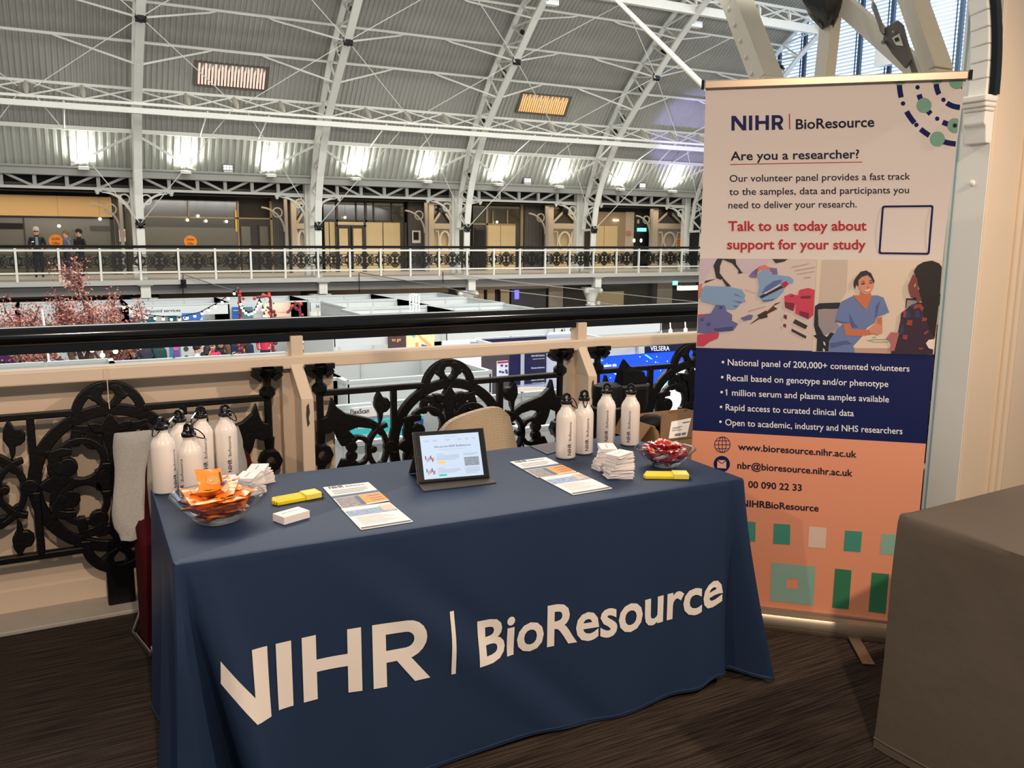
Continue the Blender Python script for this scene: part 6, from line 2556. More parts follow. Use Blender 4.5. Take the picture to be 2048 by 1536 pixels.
def btext(name, m, rows, lay=2, bold=0.0):
    for s, a, b, cap in rows:
        mb = MB()
        text(mb, s, a, b, cap / 3.413, lambda x, y: bmap(x, y, LAY * lay), bold=bold)
        mb.build(name, m, ban)


# lower peach ground and navy block
uz = lambda u, z, l: bpt(u, z, LAY * l)
mb = MB()
pL, pR = bmap(*kB(22, 1300)), bmap(*kB(1605, 1390))
uu = lambda p: (p - BP0).dot(BE)
zl, zr_ = pL.z, pR.z
mb.add([uz(-.002, .06, 1), uz(BWD - .002, .06, 1), uz(BWD - .002, zr_, 1), uz(-.002, zl, 1)], [(0, 1, 2, 3)])
mb.build('peach_ground', m_peach, ban)
pL2, pR2 = bmap(*kB(45, 735)), bmap(*kB(1657, 780))
MB().add([uz(-.002, zl, 1), uz(BWD - .002, zr_, 1), uz(BWD - .002, pR2.z, 1), uz(-.002, pL2.z, 1)], [(0, 1, 2, 3)]).build('navy_block', m_bnavy, ban)

# headline as drawn strokes
mb = MB()


def strokepx(mb, pts, lay=2):
    mb.add([bmap(*kA(x, y), LAY * lay) for x, y in pts], [tuple(range(len(pts)))])


sk = lambda x, y: (x, y - (x - 283) * .018)
for poly in ([(283, 550), (283, 450), (310, 450), (362, 516), (362, 450), (384, 450), (384, 550), (358, 550), (305, 484), (305, 550)][::1],
             [(402, 550), (402, 450), (425, 450), (425, 550)],
             [(446, 550), (446, 450), (469, 450), (469, 488), (516, 488), (516, 450), (539, 450), (539, 550), (516, 550), (516, 508), (469, 508), (469, 550)]):
    strokepx(mb, [sk(*p) for p in poly][::-1])
out = [(558, 550), (558, 450), (604, 450)] + arc(606, 484, 34, -90, 60, 10)
strokepx(mb, [sk(558, 550), sk(581, 550), sk(581, 450), sk(558, 450)])
o_, i_ = arc(602, 484, 34, -90, 90, 10), arc(602, 484, 14, -90, 90, 10)
for k in range(10):
    strokepx(mb, [sk(*o_[k]), sk(*i_[k]), sk(*i_[k + 1]), sk(*o_[k + 1])])
strokepx(mb, [sk(581, 470), sk(602, 470), sk(602, 450), sk(581, 450)])
strokepx(mb, [sk(581, 518), sk(602, 518), sk(602, 498), sk(581, 498)])
strokepx(mb, [sk(610, 550), sk(638, 550), sk(616, 510), sk(592, 516)])
mb.build('headline_mark', mat('banner_headline', (22, 24, 80), .5), ban)
flat('red_bar', m_bred, [[kA(675, 435), kA(682, 435), kA(684, 540), kA(677, 540)]], 2)
btext('headline_name', m_bink, [('BioResource', kA(722, 540), kA(1258, 523), 66)], bold=.018)
btext('question_heading', m_bink, [('Are you a researcher?', kA(277, 753), kA(1155, 738), 58)], bold=.016)
flat('red_rule', m_bred, [[kA(273, 779), kA(273, 784), kA(1177, 767), kA(1177, 762)]], 2)
btext('body_text', m_bink, [('Our volunteer panel provides a fast track', kA(270, 900), kA(1503, 884), 46), ('to the samples, data and participants you', kA(268, 990), kA(1495, 977), 46), ('need to deliver your research.', kA(262, 1081), kA(1138, 1074), 46)], bold=.008)
btext('red_text', m_bred, [('Talk to us today about', kA(260, 1234), kA(1205, 1231), 64), ('support for your study', kA(253, 1359), kA(1200, 1360), 64)], bold=.022)
# empty rounded frame
fr_ = [(1310, 1062), (1663, 1058), (1635, 1398), (1285, 1393)]


def fpt(u, v):
    a = (fr_[0][0] + (fr_[1][0] - fr_[0][0]) * u, fr_[0][1] + (fr_[1][1] - fr_[0][1]) * u)
    b = (fr_[3][0] + (fr_[2][0] - fr_[3][0]) * u, fr_[3][1] + (fr_[2][1] - fr_[3][1]) * u)
    return kA(a[0] + (b[0] - a[0]) * v, a[1] + (b[1] - a[1]) * v)


def rrect(i, r):
    pts = []
    for cx, cy, a0 in ((1 - i - r, i + r, -90), (1 - i - r, 1 - i - r, 0), (i + r, 1 - i - r, 90), (i + r, i + r, 180)):
        pts += arc(cx, cy, r, a0, a0 + 90, 6)
    return pts


ro, ri = rrect(0, .05), rrect(.04, .03)
N_ = len(ro)
flat('square_frame', m_bnavy, [[fpt(*ro[k]), fpt(*ri[k]), fpt(*ri[(k + 1) % N_]), fpt(*ro[(k + 1) % N_])] for k in range(N_)], 2)

# ring pattern in the top right corner
CX, CY = 1850, 222


def dash(r, a0, a1, w):
    return [kA(*p) for p in arc(CX, CY, r + w, a0, a1, 6)] + [kA(*p) for p in arc(CX, CY, r - w, a1, a0, 6)]


def pdisc(x, y, r, m=20):
    return [kA(x + r * math.cos(2 * math.pi * k / m), y + r * math.sin(2 * math.pi * k / m)) for k in range(m)]


XR, YT_ = 1866, 181
clip = lambda poly: [(min(x, 1380 + (XR - (y - 153) * .0 - max(0, (y - 153)) * .39) / 3.413), max(y, 100 + (238 - (x - 1407) * 3.413 * .0335) / 3.413)) for x, y in poly]
flat('ring_dash', m_bnavy, [clip(q) for q in (dash(421, 183, 166, 18), dash(421, 152, 139, 18), dash(421, 131, 121, 18), dash(421, 113, 93, 18), dash(300, 191, 184, 17), dash(298, 164, 154, 18), dash(298, 144, 134, 18), dash(298, 115, 103, 18), dash(170, 176, 152, 18), dash(170, 125, 92, 18), [(1922, 163), (1926, 163), (1926, 178), (1922, 178)])], 2)
flat('ring_dot', m_bnavy, [pdisc(1553, 255, 15), pdisc(1454, 365, 15), pdisc(1730, 340, 15), pdisc(1687, 469, 15), pdisc(1545, 511, 15)], 2)
flat('green_disc', m_bgreen, [clip(q) for q in (pdisc(1430, 190, 51), pdisc(1597, 378, 51), pdisc(1688, 607, 51), pdisc(1807, 516, 51), pdisc(1683, 182, 51), pdisc(1822, 213, 53))], 3)
flat('disc_eye', m_bink, [pdisc(1807, 516, 15)], 4)
flat('disc_eye_pale', m_fab, [clip(pdisc(1686, 181, 16))], 4)

# ---- photographs (printed pictures)
PH = thing('photo_tmp', None, None)
bpy.data.objects.remove(PH)
pm = lambda n, c: mat('photo_' + n, c, .5)
ph1 = flat('photo_print', pm('pale', (206, 190, 182)), [[k4(140, 118), k4(1812, 128), k4(1738, 1440), k4(92, 1385)]], 2)
LS = [
    ('coat', (196, 180, 190), [[(140, 118), (380, 122), (340, 230), (200, 420), (125, 430)], [(650, 124), (1180, 128), (1000, 260), (850, 330), (690, 330), (760, 330)]], 3),
    ('steth', (28, 36, 40), [[(390, 122), (470, 124), (430, 230), (425, 330), (480, 400), (440, 425), (375, 400), (350, 290), (335, 220)], [(440, 124), (650, 128), (660, 200), (750, 330), (690, 340), (690, 290), (600, 190)]], 4),
    ('dark', (46, 38, 36), [[(1175, 128), (1400, 130), (1345, 165), (1225, 190)], [(455, 415), (480, 405), (590, 520), (520, 520)], [(215, 440), (370, 410), (210, 475)]], 4),
    ('skin', (206, 120, 96), [[(118, 500), (175, 470), (170, 580), (130, 700), (115, 690)], [(900, 330), (985, 235), (1070, 210), (1140, 250), (1180, 320), (1120, 290), (1010, 280), (950, 350)]], 4),
    ('cuff', (112, 102, 150), [[(840, 370), (900, 300), (1000, 235), (960, 300), (955, 400), (870, 395)], [(1130, 250), (1240, 260), (1255, 350), (1180, 350)]], 4),
    ('glove', (126, 156, 190), [[(140, 670), (170, 560), (215, 510), (330, 515), (520, 520), (640, 540), (740, 565), (790, 650), (775, 690), (795, 740), (720, 760), (690, 810), (650, 845), (500, 845), (300, 770), (170, 740)],
                                [(960, 350), (1050, 270), (1130, 285), (1170, 350), (1330, 365), (1430, 380), (1480, 430), (1465, 475), (1400, 480), (1350, 540), (1330, 600), (1230, 700), (1050, 735), (1010, 690), (965, 660), (990, 520)]], 5),
    ('glove_shade', (78, 104, 160), [[(640, 620), (780, 690), (760, 680), (640, 640)], [(610, 720), (740, 740), (720, 760)], [(605, 790), (690, 800), (650, 815)], [(1080, 520), (1200, 440), (1320, 420), (1290, 470), (1120, 580), (1020, 620)], [(1030, 720), (1220, 690), (1180, 720), (1050, 740)]], 6),
    ('tube', (44, 22, 30), [[(995, 660), (1290, 495), (1330, 535), (1020, 690)]], 7),
    ('tube_white', (214, 200, 196), [[(1050, 620), (1290, 490), (1300, 505), (1070, 630)]], 8),
    ('redcap', (170, 34, 52), [[(1305, 475), (1375, 440), (1405, 490), (1340, 545)]], 8),
    ('clip', (92, 40, 36), [[(850, 1060), (1130, 850), (1220, 760), (1310, 740), (1190, 800), (1250, 840), (1130, 900), (900, 1040)]], 4),
    ('clip2', (48, 40, 34), [[(960, 930), (1090, 860), (1110, 960), (1000, 985)], [(1500, 985), (1680, 1080), (1650, 1130), (1470, 1040)], [(1450, 1120), (1665, 1230), (1650, 1265), (1450, 1160)]], 5),
    ('blueblk', (96, 100, 150), [[(115, 960), (300, 900), (370, 780), (500, 790), (520, 870), (600, 920), (600, 1010), (690, 1050), (620, 1150), (400, 1170), (200, 1190), (110, 1180)], [(720, 970), (850, 920), (900, 930), (880, 990), (770, 1010)]], 6),
    ('blueblk2', (62, 68, 124), [[(150, 980), (190, 970), (200, 1010), (160, 1020)], [(240, 1040), (290, 1030), (290, 1080), (240, 1080)], [(420, 800), (470, 800), (465, 840), (420, 840)], [(330, 1120), (620, 1090), (600, 1150), (380, 1160)]], 7),
    ('pinkred', (196, 60, 84), [[(105, 1210), (250, 1190), (360, 1150), (420, 1190), (400, 1260), (280, 1310), (200, 1375), (96, 1372)], [(1345, 660), (1440, 620), (1540, 650), (1560, 570), (1690, 540), (1782, 570), (1760, 930), (1690, 990), (1560, 930), (1500, 900), (1520, 760), (1480, 870), (1360, 820)], [(112, 920), (300, 905), (270, 940), (115, 950)]], 5),
    ('pinkred2', (120, 26, 50), [[(1350, 740), (1490, 760), (1470, 870), (1360, 820)], [(1560, 870), (1700, 900), (1690, 980), (1570, 930)], [(1340, 920), (1385, 930), (1380, 990), (1335, 970)], [(1335, 1050), (1375, 1060), (1370, 1110), (1330, 1090)], [(1580, 660), (1730, 650), (1720, 690), (1580, 690)], [(1440, 650), (1470, 640), (1475, 665), (1445, 670)]], 6),
    ('lines', (166, 146, 142), [[(780, 560), (945, 620), (945, 626), (780, 566)], [(830, 870), (1080, 800), (1085, 808), (835, 880)], [(1620, 390), (1720, 380), (1725, 395), (1630, 400)], [(1450, 240), (1700, 190), (1700, 198), (1450, 250)], [(1500, 290), (1790, 240), (1790, 250), (1500, 300)], [(1530, 340), (1780, 300), (1780, 308), (1530, 348)]], 4),
]
for nm, c, polys, lay in LS:
    flat('print_' + nm, pm('a_' + nm, c), [[k4(*p) for p in q] for q in polys], lay, ph1)
ph2 = flat('photo_print', pm('cream', (218, 200, 180)), [[k5(100, 132), k5(1888, 140), k5(1745, 1495), k5(30, 1450)]], 2)
LS = [
    ('wall', (196, 180, 164), [[(175, 140), (540, 140), (520, 600), (420, 750), (130, 750)]], 3),
    ('chair', (26, 30, 42), [[(70, 800), (130, 760), (430, 750), (430, 840), (200, 840), (110, 850), (120, 1080), (200, 1220), (240, 1240), (290, 1180), (350, 1190), (270, 1300), (260, 1450), (90, 1446), (100, 1270), (45, 1220), (90, 1210), (55, 1080)], [(1370, 690), (1530, 690), (1520, 720), (1385, 720), (1375, 830), (1362, 830)]], 4),
    ('mesh', (150, 140, 144), [[(112, 850), (400, 838), (360, 1010), (420, 1080), (330, 1180), (280, 1180), (210, 1220), (125, 1090)], [(1390, 712), (1520, 720), (1490, 770), (1385, 820)]], 5),
    ('holes', (200, 196, 190), [[(185, 1300), (215, 1320), (222, 1370), (195, 1350)], [(182, 1400), (210, 1420), (212, 1446), (185, 1446)]], 6),
    ('scrub', (104, 122, 170), [[(440, 740), (600, 660), (700, 650), (800, 860), (860, 650), (960, 645), (1050, 680), (1130, 890), (940, 960), (930, 1030), (820, 1100), (700, 1290), (620, 1380), (630, 1465), (265, 1455), (270, 1300), (390, 1120), (470, 1050), (358, 1020), (400, 850)]], 6),
    ('scrub2', (78, 92, 144), [[(560, 900), (640, 1060), (690, 1100), (600, 1110), (570, 1040)], [(940, 800), (1000, 720), (950, 950), (930, 1010)], [(280, 1330), (520, 1290), (600, 1340), (480, 1350), (300, 1400)], [(360, 1000), (560, 1040), (550, 1050), (365, 1022)]], 7),
    ('skinb', (196, 112, 74), [[(610, 640), (700, 650), (720, 590), (860, 600), (880, 660), (800, 860)], [(470, 1050), (570, 1045), (600, 1130), (830, 1140), (900, 1190), (780, 1230), (510, 1220)], [(950, 970), (1028, 950), (1025, 1080), (950, 1050)]], 7),
    ('face', (206, 140, 112), [[(690, 420), (740, 380), (860, 360), (910, 440), (905, 530), (860, 620), (780, 640), (720, 590), (680, 510)], [(830, 1130), (940, 1040), (1030, 1080), (1030, 1180), (960, 1215), (900, 1190), (860, 1190)]], 8),
    ('hair', (46, 36, 38), [[(625, 440), (660, 380), (720, 310), (800, 290), (870, 330), (920, 440), (905, 480), (870, 400), (820, 355), (740, 380), (690, 430), (690, 520), (660, 490), (640, 560), (620, 500)]], 9),
    ('features', (70, 34, 34), [[(725, 480), (770, 465), (790, 475), (770, 490), (735, 492)], [(845, 465), (880, 455), (895, 465), (870, 478), (848, 476)], [(715, 460), (760, 440), (790, 450), (760, 452)], [(840, 440), (880, 425), (885, 435), (845, 450)], [(810, 530), (845, 525), (830, 538)]], 9),
    ('smile', (236, 216, 204), [[(775, 565), (820, 570), (870, 550), (855, 575), (815, 590), (790, 582)]], 9),
    ('desk', (226, 204, 184), [[(610, 1380), (760, 1215), (1280, 1230), (1200, 1405), (640, 1400)]], 7),
    ('deskside', (190, 156, 142), [[(632, 1400), (1180, 1410), (1150, 1480), (640, 1466)]], 7),
    ('ring', (130, 160, 150), [[(800, 1290), (900, 1272), (1100, 1270), (1100, 1282), (910, 1284), (840, 1296), (920, 1310), (1110, 1306), (1110, 1318), (900, 1318)], [(885, 1240), (940, 1238), (940, 1250), (890, 1252)]], 8),
    ('hair2', (30, 22, 22), [[(1480, 300), (1530, 220), (1620, 170), (1740, 150), (1840, 190), (1880, 240), (1850, 640), (1780, 1260), (1700, 1100), (1620, 900), (1590, 700), (1500, 690), (1440, 670), (1560, 560), (1520, 420)]], 9),
    ('face2', (120, 62, 54), [[(1400, 500), (1470, 340), (1530, 410), (1540, 560), (1590, 720), (1520, 740), (1510, 680), (1440, 670), (1410, 590)]], 10),
    ('ear', (216, 160, 140), [[(1485, 500), (1510, 470), (1500, 520), (1480, 530)]], 11),
    ('plaid', (54, 34, 50), [[(1300, 900), (1420, 800), (1540, 740), (1640, 760), (1700, 900), (1770, 1260), (1750, 1490), (1150, 1475), (1200, 1330), (1260, 1150), (1290, 1000)]], 8),
    ('plaid_red', (150, 60, 60), [[(1390, 1000), (1460, 1000), (1450, 1080), (1370, 1070)], [(1325, 1210), (1390, 1210), (1380, 1280), (1320, 1270)], [(1490, 780), (1580, 770), (1625, 830), (1590, 880), (1560, 820), (1470, 850)], [(1600, 960), (1670, 970), (1660, 1010), (1590, 1020)], [(1550, 1390), (1620, 1400), (1600, 1420), (1550, 1420)], [(1620, 1180), (1690, 1140), (1680, 1180), (1630, 1210)], [(1330, 880), (1370, 850), (1360, 960), (1320, 960)]], 10),
    ('plaid_blue', (48, 56, 100), [[(1350, 890), (1410, 860), (1430, 950), (1360, 980)], [(1490, 880), (1560, 860), (1570, 960), (1490, 970)], [(1440, 780), (1490, 770), (1480, 830), (1430, 820)], [(1290, 1100), (1340, 1060), (1330, 1200), (1270, 1200)]], 9),
    ('hand2', (176, 104, 104), [[(1085, 1260), (1150, 1170), (1270, 1180), (1260, 1220), (1200, 1440), (1140, 1440), (1150, 1330)]], 11),
    ('white_hand', (236, 220, 204), [[(1650, 1330), (1690, 1280), (1770, 1270), (1760, 1420), (1690, 1400)]], 11),
]
for nm, c, polys, lay in LS:
    flat('print_' + nm, pm('b_' + nm, c), [[k5(*p) for p in q] for q in polys], lay, ph2)

# ---- navy block bullets
rowsB = [('National panel of 200,000+ consented volunteers', (258, 855), (1498, 898), (225, 833)), ('Recall based on genotype and/or phenotype', (252, 960), (1353, 1003), (220, 936)), ('1 million serum and plasma samples available', (247, 1060), (1358, 1108), (216, 1038)),
         ('Rapid access to curated clinical data', (243, 1161), (1118, 1203), (212, 1139)), ('Open to academic, industry and NHS researchers', (240, 1264), (1450, 1325), (208, 1240))]
btext('bullet_text', m_wht, [(s, kB(*a), kB(*b), 42) for s, a, b, c in rowsB], bold=.008)
flat('one_flag', m_wht, [[kB(240, 1031), kB(240, 1026), kB(250, 1017), kB(251, 1024)]], 2)
flat('bullet_dot', m_wht, [[kB(c[0] + 9 * math.cos(k * .4488), c[1] + 9 * math.sin(k * .4488)) for k in range(14)] for s, a, b, c in rowsB], 2)
# ---- contact rows
btext('contact_text', m_bink, [('www.bioresource.nihr.ac.uk', kC(328, 135), kC(1138, 188), 44), ('nbr@bioresource.nihr.ac.uk', kC(323, 262), kC(1110, 316), 44), ('00 090 22 33', kC(397, 392), kC(763, 416), 44), ('NIHRBioResource', kC(350, 520), kC(878, 556), 44)], bold=.022)
gc = lambda x, y: kC(221 + x, 100 + y)


def gstroke(pts, w=4.5, closed=False):
    out = []
    N = len(pts)
    for k in range(N if closed else N - 1):
        a, b = pts[k], pts[(k + 1) % N]
        dx, dy = b[0] - a[0], b[1] - a[1]
        l = math.hypot(dx, dy) or 1
        nx, ny = -dy / l * w / 2, dx / l * w / 2
        out.append([gc(a[0] + nx, a[1] + ny), gc(b[0] + nx, b[1] + ny), gc(b[0] - nx, b[1] - ny), gc(a[0] - nx, a[1] - ny)])
    return out


polys = gstroke(arc(0, 0, 53, 0, 360, 28)[:-1], 5, True) + gstroke([(0, -53), (0, 53)]) + gstroke([(-53, 0), (53, 0)]) + gstroke([(26 * math.cos(k * .3142), 53 * math.sin(k * .3142)) for k in range(20)], 4.5, True) + gstroke([(-45, -27), (45, -27)]) + gstroke([(-45, 27), (45, 27)])
flat('globe_icon', m_bnavy, polys, 2)
mi_ = flat('mail_icon', m_bnavy, [[kC(217 + 56 * math.cos(k * .2618), 232 + 56 * math.sin(k * .2618)) for k in range(24)]], 2)
flat('envelope', mat('envelope_peach', (240, 186, 160), .5), [[kC(186, 210), kC(217, 232), kC(247, 212), kC(247, 262), kC(186, 258)], [kC(190, 204), kC(244, 206), kC(217, 226)]], 3, mi_)
# ---- squares at the foot
flat('teal_square', m_bteal, [[kC(573, 638), kC(685, 645), kC(683, 783), kC(567, 776)], [kC(1058, 685), kC(1175, 694), kC(1163, 833), kC(1048, 825)], [kC(330, 618), kC(448, 628), kC(446, 762), kC(326, 752)]], 2)
flat('pale_square', mat('banner_pale', (232, 206, 190), .5), [[kC(812, 658), kC(932, 668), kC(924, 808), kC(806, 797)]], 2)
flat('mint_square', m_bmint, [[kC(1310, 708), kC(1428, 715), kC(1418, 856), kC(1297, 845)]], 2)
H_ = [(662, 1010), (742, 1017), (738, 1085), (655, 1078)]
Q_ = [(560, 903), (857, 932), (843, 1197), (547, 1163)]
flat('mint_ring_square', m_bmint, [[kC(*Q_[k]), kC(*Q_[(k + 1) % 4]), kC(*H_[(k + 1) % 4]), kC(*H_[k])] for k in range(4)], 2)
flat('green_bar', m_bdgreen, [[kC(990, 945), kC(1103, 957), kC(1083, 1223), kC(970, 1212)], [kC(1240, 973), kC(1358, 983), kC(1335, 1253), kC(1220, 1238)]], 2)

# ---- hardware
m_bal = mat('champagne_aluminium', (170, 152, 132), .34, metal=.8)
ztop = 2.075
mb = MB().bar(bpt(-.006, ztop, .002), bpt(BWD + .002, ztop, .002), .018, .028)
mb.build('top_rail', m_bal, ban, bevel=.003)
for u in (-.012, BWD + .008):
    MB().bar(bpt(u - .005, ztop, .002), bpt(u + .005, ztop, .002), .02, .032).build('rail_end_cap', m_black, ban)
ub0, ub1 = -.012, BWD + .012
cas = MB()
prof = [(.045, .0), (.048, .012), (.046, .02), (.052, .024), (.05, .045), (.04, .062), (.018, .07), (.016, .078), (.004, .079), (-.03, .07), (-.05, .05), (-.05, 0)]
vs = [BP0 + BE * u + BN * d + V((0, 0, z)) for u in (ub0, ub1) for d, z in prof]
n = len(prof)
fs = [tuple(range(n)), tuple(range(2 * n - 1, n - 1, -1))] + [(k, n + k, n + (k + 1) % n, (k + 1) % n) for k in range(n)]
cas.add(vs, fs)
cas.build('base_cassette', m_bal, ban, smooth=True, sharp=30, fix=True)
for u in (.17, .645):
    a = BP0 + BE * u + BN * .02 + V((0, 0, .006))
    b = a + BN * .23 + BE * (.03 if u > .4 else -.02)
    MB().bar(a, b, .045, .008).build('foot', m_bal, ban, bevel=.003)
mb = MB().tube([BP0 + BE * .42 - BN * .02 + V((0, 0, .05)), bpt(.42, 1.0, -.03), bpt(.42, 1.45, -.03), bpt(.42, 1.65, -.03), bpt(.42, 1.85, -.03), bpt(.42, 2.0, -.03), bpt(.42, ztop, -.014)], .007, 8)
mb.build('support_pole', m_bal, ban)

# ================================================================== GREY DRAPED TABLE (right)
gt = thing('draped_table', 'table under a plain grey brown cloth at the right edge', 'table', (2.9, .9, 0))
m_gcl = mat('grey_brown_cloth', (92, 82, 71), .85, spec=.2, bump=.9, nscale=5)
gx0, gx1, gy0, gy1 = 2.148, 3.7, .35, 1.605
mb = MB()
sidesg = [((gx0, gy1), (gx0, gy0)), ((gx0, gy0), (gx1, gy0)), ((gx1, gy0), (gx1, gy1)), ((gx1, gy1), (gx0, gy1))]
rws = [0, .01, .03, .08, .18, .3, .45, .6, .75, .88, .96, 1]
cols2 = []
for si in range(4):
    for k in range(26):
        cols2.append((si, k / 26))
grid = []
for t in rws:
    for si, u in cols2:
        a, b = V(sidesg[si][0]), V(sidesg[si][1])
        e = (b - a)
        L = e.length
        e /= L
        nr = V((e.y, -e.x)) if si != 9 else None
        c = V(((gx0 + gx1) / 2, (gy0 + gy1) / 2))
        p = a + e * (u * L)
        if (p - c).dot(nr) < 0:
            nr = -nr
        d0, d1 = u * L, (1 - u) * L
        o = .004 + .008 * t + .018 * t * (math.exp(-(min(d0, d1) / .1) ** 2)) + .007 * t * math.sin(u * L * 8 + si) + .004 * math.sin(7 * t + u * L * 13)
        if si == 0:
            o += (-.014 * math.exp(-((u * L - .2 - .6 * t) / .04) ** 2) + .012 * math.exp(-((u * L - .3 - .6 * t) / .05) ** 2) + .01 * math.exp(-((u * L - .75 + .5 * t) / .05) ** 2)) * min(1, 3 * t)
        z = TZ * (1 - t) + .004 * t
        if t == 0:
            o = -.012
            z = TZ
        elif t == .01:
            o = .0
            z = TZ - .004
        q = p + nr * o
        q.y += .05 * (q.x - gx0) if si != 1 else 0
        grid.append((q.x, q.y, z + (.0 if t else .0025 * math.sin(u * L * 9 + si))))
W2 = len(cols2)
fs = [(r * W2 + k, (r + 1) * W2 + k, (r + 1) * W2 + (k + 1) % W2, r * W2 + (k + 1) % W2) for r in range(len(rws) - 1) for k in range(W2)]
fs.append(tuple(range(W2)))
mb.add(grid, fs)
mb.build('cloth', m_gcl, gt, smooth=True, sharp=60, fix=True)
MB().tube(grid[-2 * W2:-W2], .004, 5, closed=True).build('hem', m_gcl, gt, smooth=True)

# ================================================================== CHAIRS, JACKET, BOXES BEHIND THE TABLE
m_weave = bpy.data.materials.new('beige_woven_rattan')
m_weave.use_nodes = True
nt = m_weave.node_tree
b_ = nt.nodes['Principled BSDF']
b_.inputs['Roughness'].default_value = .6
tc = nt.nodes.new('ShaderNodeTexCoord')
w1 = nt.nodes.new('ShaderNodeTexWave')
w1.wave_type = 'BANDS'
w1.bands_direction = 'X'
w1.inputs['Scale'].default_value = 50
w1.inputs['Distortion'].default_value = 0
w2 = nt.nodes.new('ShaderNodeTexWave')
w2.bands_direction = 'Z'
w2.inputs['Scale'].default_value = 44
ck = nt.nodes.new('ShaderNodeMath')
ck.operation = 'MULTIPLY'
cr = nt.nodes.new('ShaderNodeValToRGB')
cr.color_ramp.elements[0].color = s2l((.66, .57, .46)) + (1,)
cr.color_ramp.elements[1].color = s2l((.86, .78, .66)) + (1,)
cr.color_ramp.elements[1].position = .5
bp = nt.nodes.new('ShaderNodeBump')
bp.inputs['Strength'].default_value = .6
bp.inputs['Distance'].default_value = .004
L_ = nt.links.new
L_(tc.outputs['Object'], w1.inputs['Vector'])
L_(tc.outputs['Object'], w2.inputs['Vector'])
L_(w1.outputs['Fac'], ck.inputs[0])
L_(w2.outputs['Fac'], ck.inputs[1])
L_(ck.outputs[0], cr.inputs[0])
L_(cr.outputs[0], b_.inputs['Base Color'])
L_(ck.outputs[0], bp.inputs['Height'])
L_(bp.outputs[0], b_.inputs['Normal'])
bc = thing('woven_chair', 'beige woven chair tucked behind the middle of the navy table', 'chair', (1.55, 3.15, 0))
mb = MB()
nx, ny = 14, 10
vs = []
for d in (0, .03):
    for j in range(ny + 1):
        v = j / ny
        for i in range(nx + 1):
            u = i / nx * 2 - 1
            hw = .172 + .055 * (1 - v)
            # rounded top corners
            if v > .9:
                hw -= .03 * ((v - .9) / .1) ** 2.2
            x = 1.545 + u * hw + .02 * (1 - v)
            y = 3.25 + .035 * u * u * -1 + .12 * (v - .5) * .4 + d + .06 * u * .35
            z = .44 + v * .348 + .012 * u * v - .012 * abs(u) ** 6 * v + .012 * u * v
            vs.append((x, y, z))
st = (nx + 1) * (ny + 1)
fs = []
for j in range(ny):
    for i in range(nx):
        a = j * (nx + 1) + i
        fs.append((a, a + 1, a + nx + 2, a + nx + 1))
        fs.append((st + a, st + a + nx + 1, st + a + nx + 2, st + a + 1))
rim = [i for i in range(nx + 1)] + [j * (nx + 1) + nx for j in range(1, ny + 1)] + [ny * (nx + 1) + i for i in range(nx - 1, -1, -1)] + [j * (nx + 1) for j in range(ny - 1, 0, -1)]
for k in range(len(rim)):
    a, b = rim[k], rim[(k + 1) % len(rim)]
    fs.append((a, st + a, st + b, b))
mb.add(vs, fs)
mb.build('backrest', m_weave, bc, smooth=True, sharp=50, fix=True)
MB().box(1.33, 1.80, 2.93, 3.27, .42, .455).build('seat', m_weave, bc, bevel=.012)
for x in (1.36, 1.77):
    for y in (2.95, 3.25):
        MB().tube([(x, y, .42), (x + (.02 if x > 1.5 else -.02), y, 0)], .013, 8).build('leg', m_chrome, bc)

m_mar = mat('maroon_fabric', (62, 12, 18), .9, spec=.1)
mc = thing('maroon_chair', 'maroon upholstered tub chair behind the left end of the navy table', 'chair', (.45, 3.3, 0))
mb = MB()
path = [(.205, 3.12), (.195, 3.24), (.2, 3.36), (.235, 3.45), (.31, 3.49), (.41, 3.5), (.51, 3.49), (.585, 3.46), (.64, 3.4), (.66, 3.3), (.66, 3.12)]
n = len(path)
vs = []
for i, (x, y) in enumerate(path):
    a = path[max(i - 1, 0)]
    b = path[min(i + 1, n - 1)]
    d = V((b[0] - a[0], b[1] - a[1])).normalized()
    nr = V((d.y, -d.x))
    th = .028
    w_ = math.sin(math.pi * i / (n - 1))
    ztp = .46 + .32 * smooth01(w_ * 1.12)
    for z, o in ((.09, 0), (.3, .0), (ztp - .015, 0), (ztp, .014)):
        vs.append((x + nr.x * o, y + nr.y * o, z))
    for z, o in ((ztp, th * 2 - .014), (ztp - .015, th * 2), (.3, th * 2), (.09, th * 2)):
        vs.append((x + nr.x * o, y + nr.y * o, z))
fs = []
for i in range(n - 1):
    for k in range(8):
        l = (k + 1) % 8
        fs.append((i * 8 + k, i * 8 + l, (i + 1) * 8 + l, (i + 1) * 8 + k))
fs += [tuple(range(8)), tuple((n - 1) * 8 + k for k in range(7, -1, -1))]
mb.add(vs, fs)
mb.build('shell', m_mar, mc, smooth=True, sharp=60, fix=True)
MB().box(.25, .61, 3.08, 3.42, .33, .43).build('seat_cushion', m_mar, mc, bevel=.03)
mb = MB().tube([(.18, 3.44, .012), (.225, 3.2, .012), (.228, 3.18, .03), (.22, 3.2, .1)], .008, 8).tube([(.18, 3.44, .012), (.215, 3.44, .1)], .008, 8)
mb.build('sled_leg', m_chrome, mc, smooth=True)
mb = MB().tube([(.64, 3.42, .012), (.65, 3.2, .012), (.65, 3.18, .03), (.645, 3.2, .1)], .008, 8).tube([(.64, 3.42, .012), (.63, 3.42, .1)], .008, 8)
mb.build('sled_leg', m_chrome, mc, smooth=True)

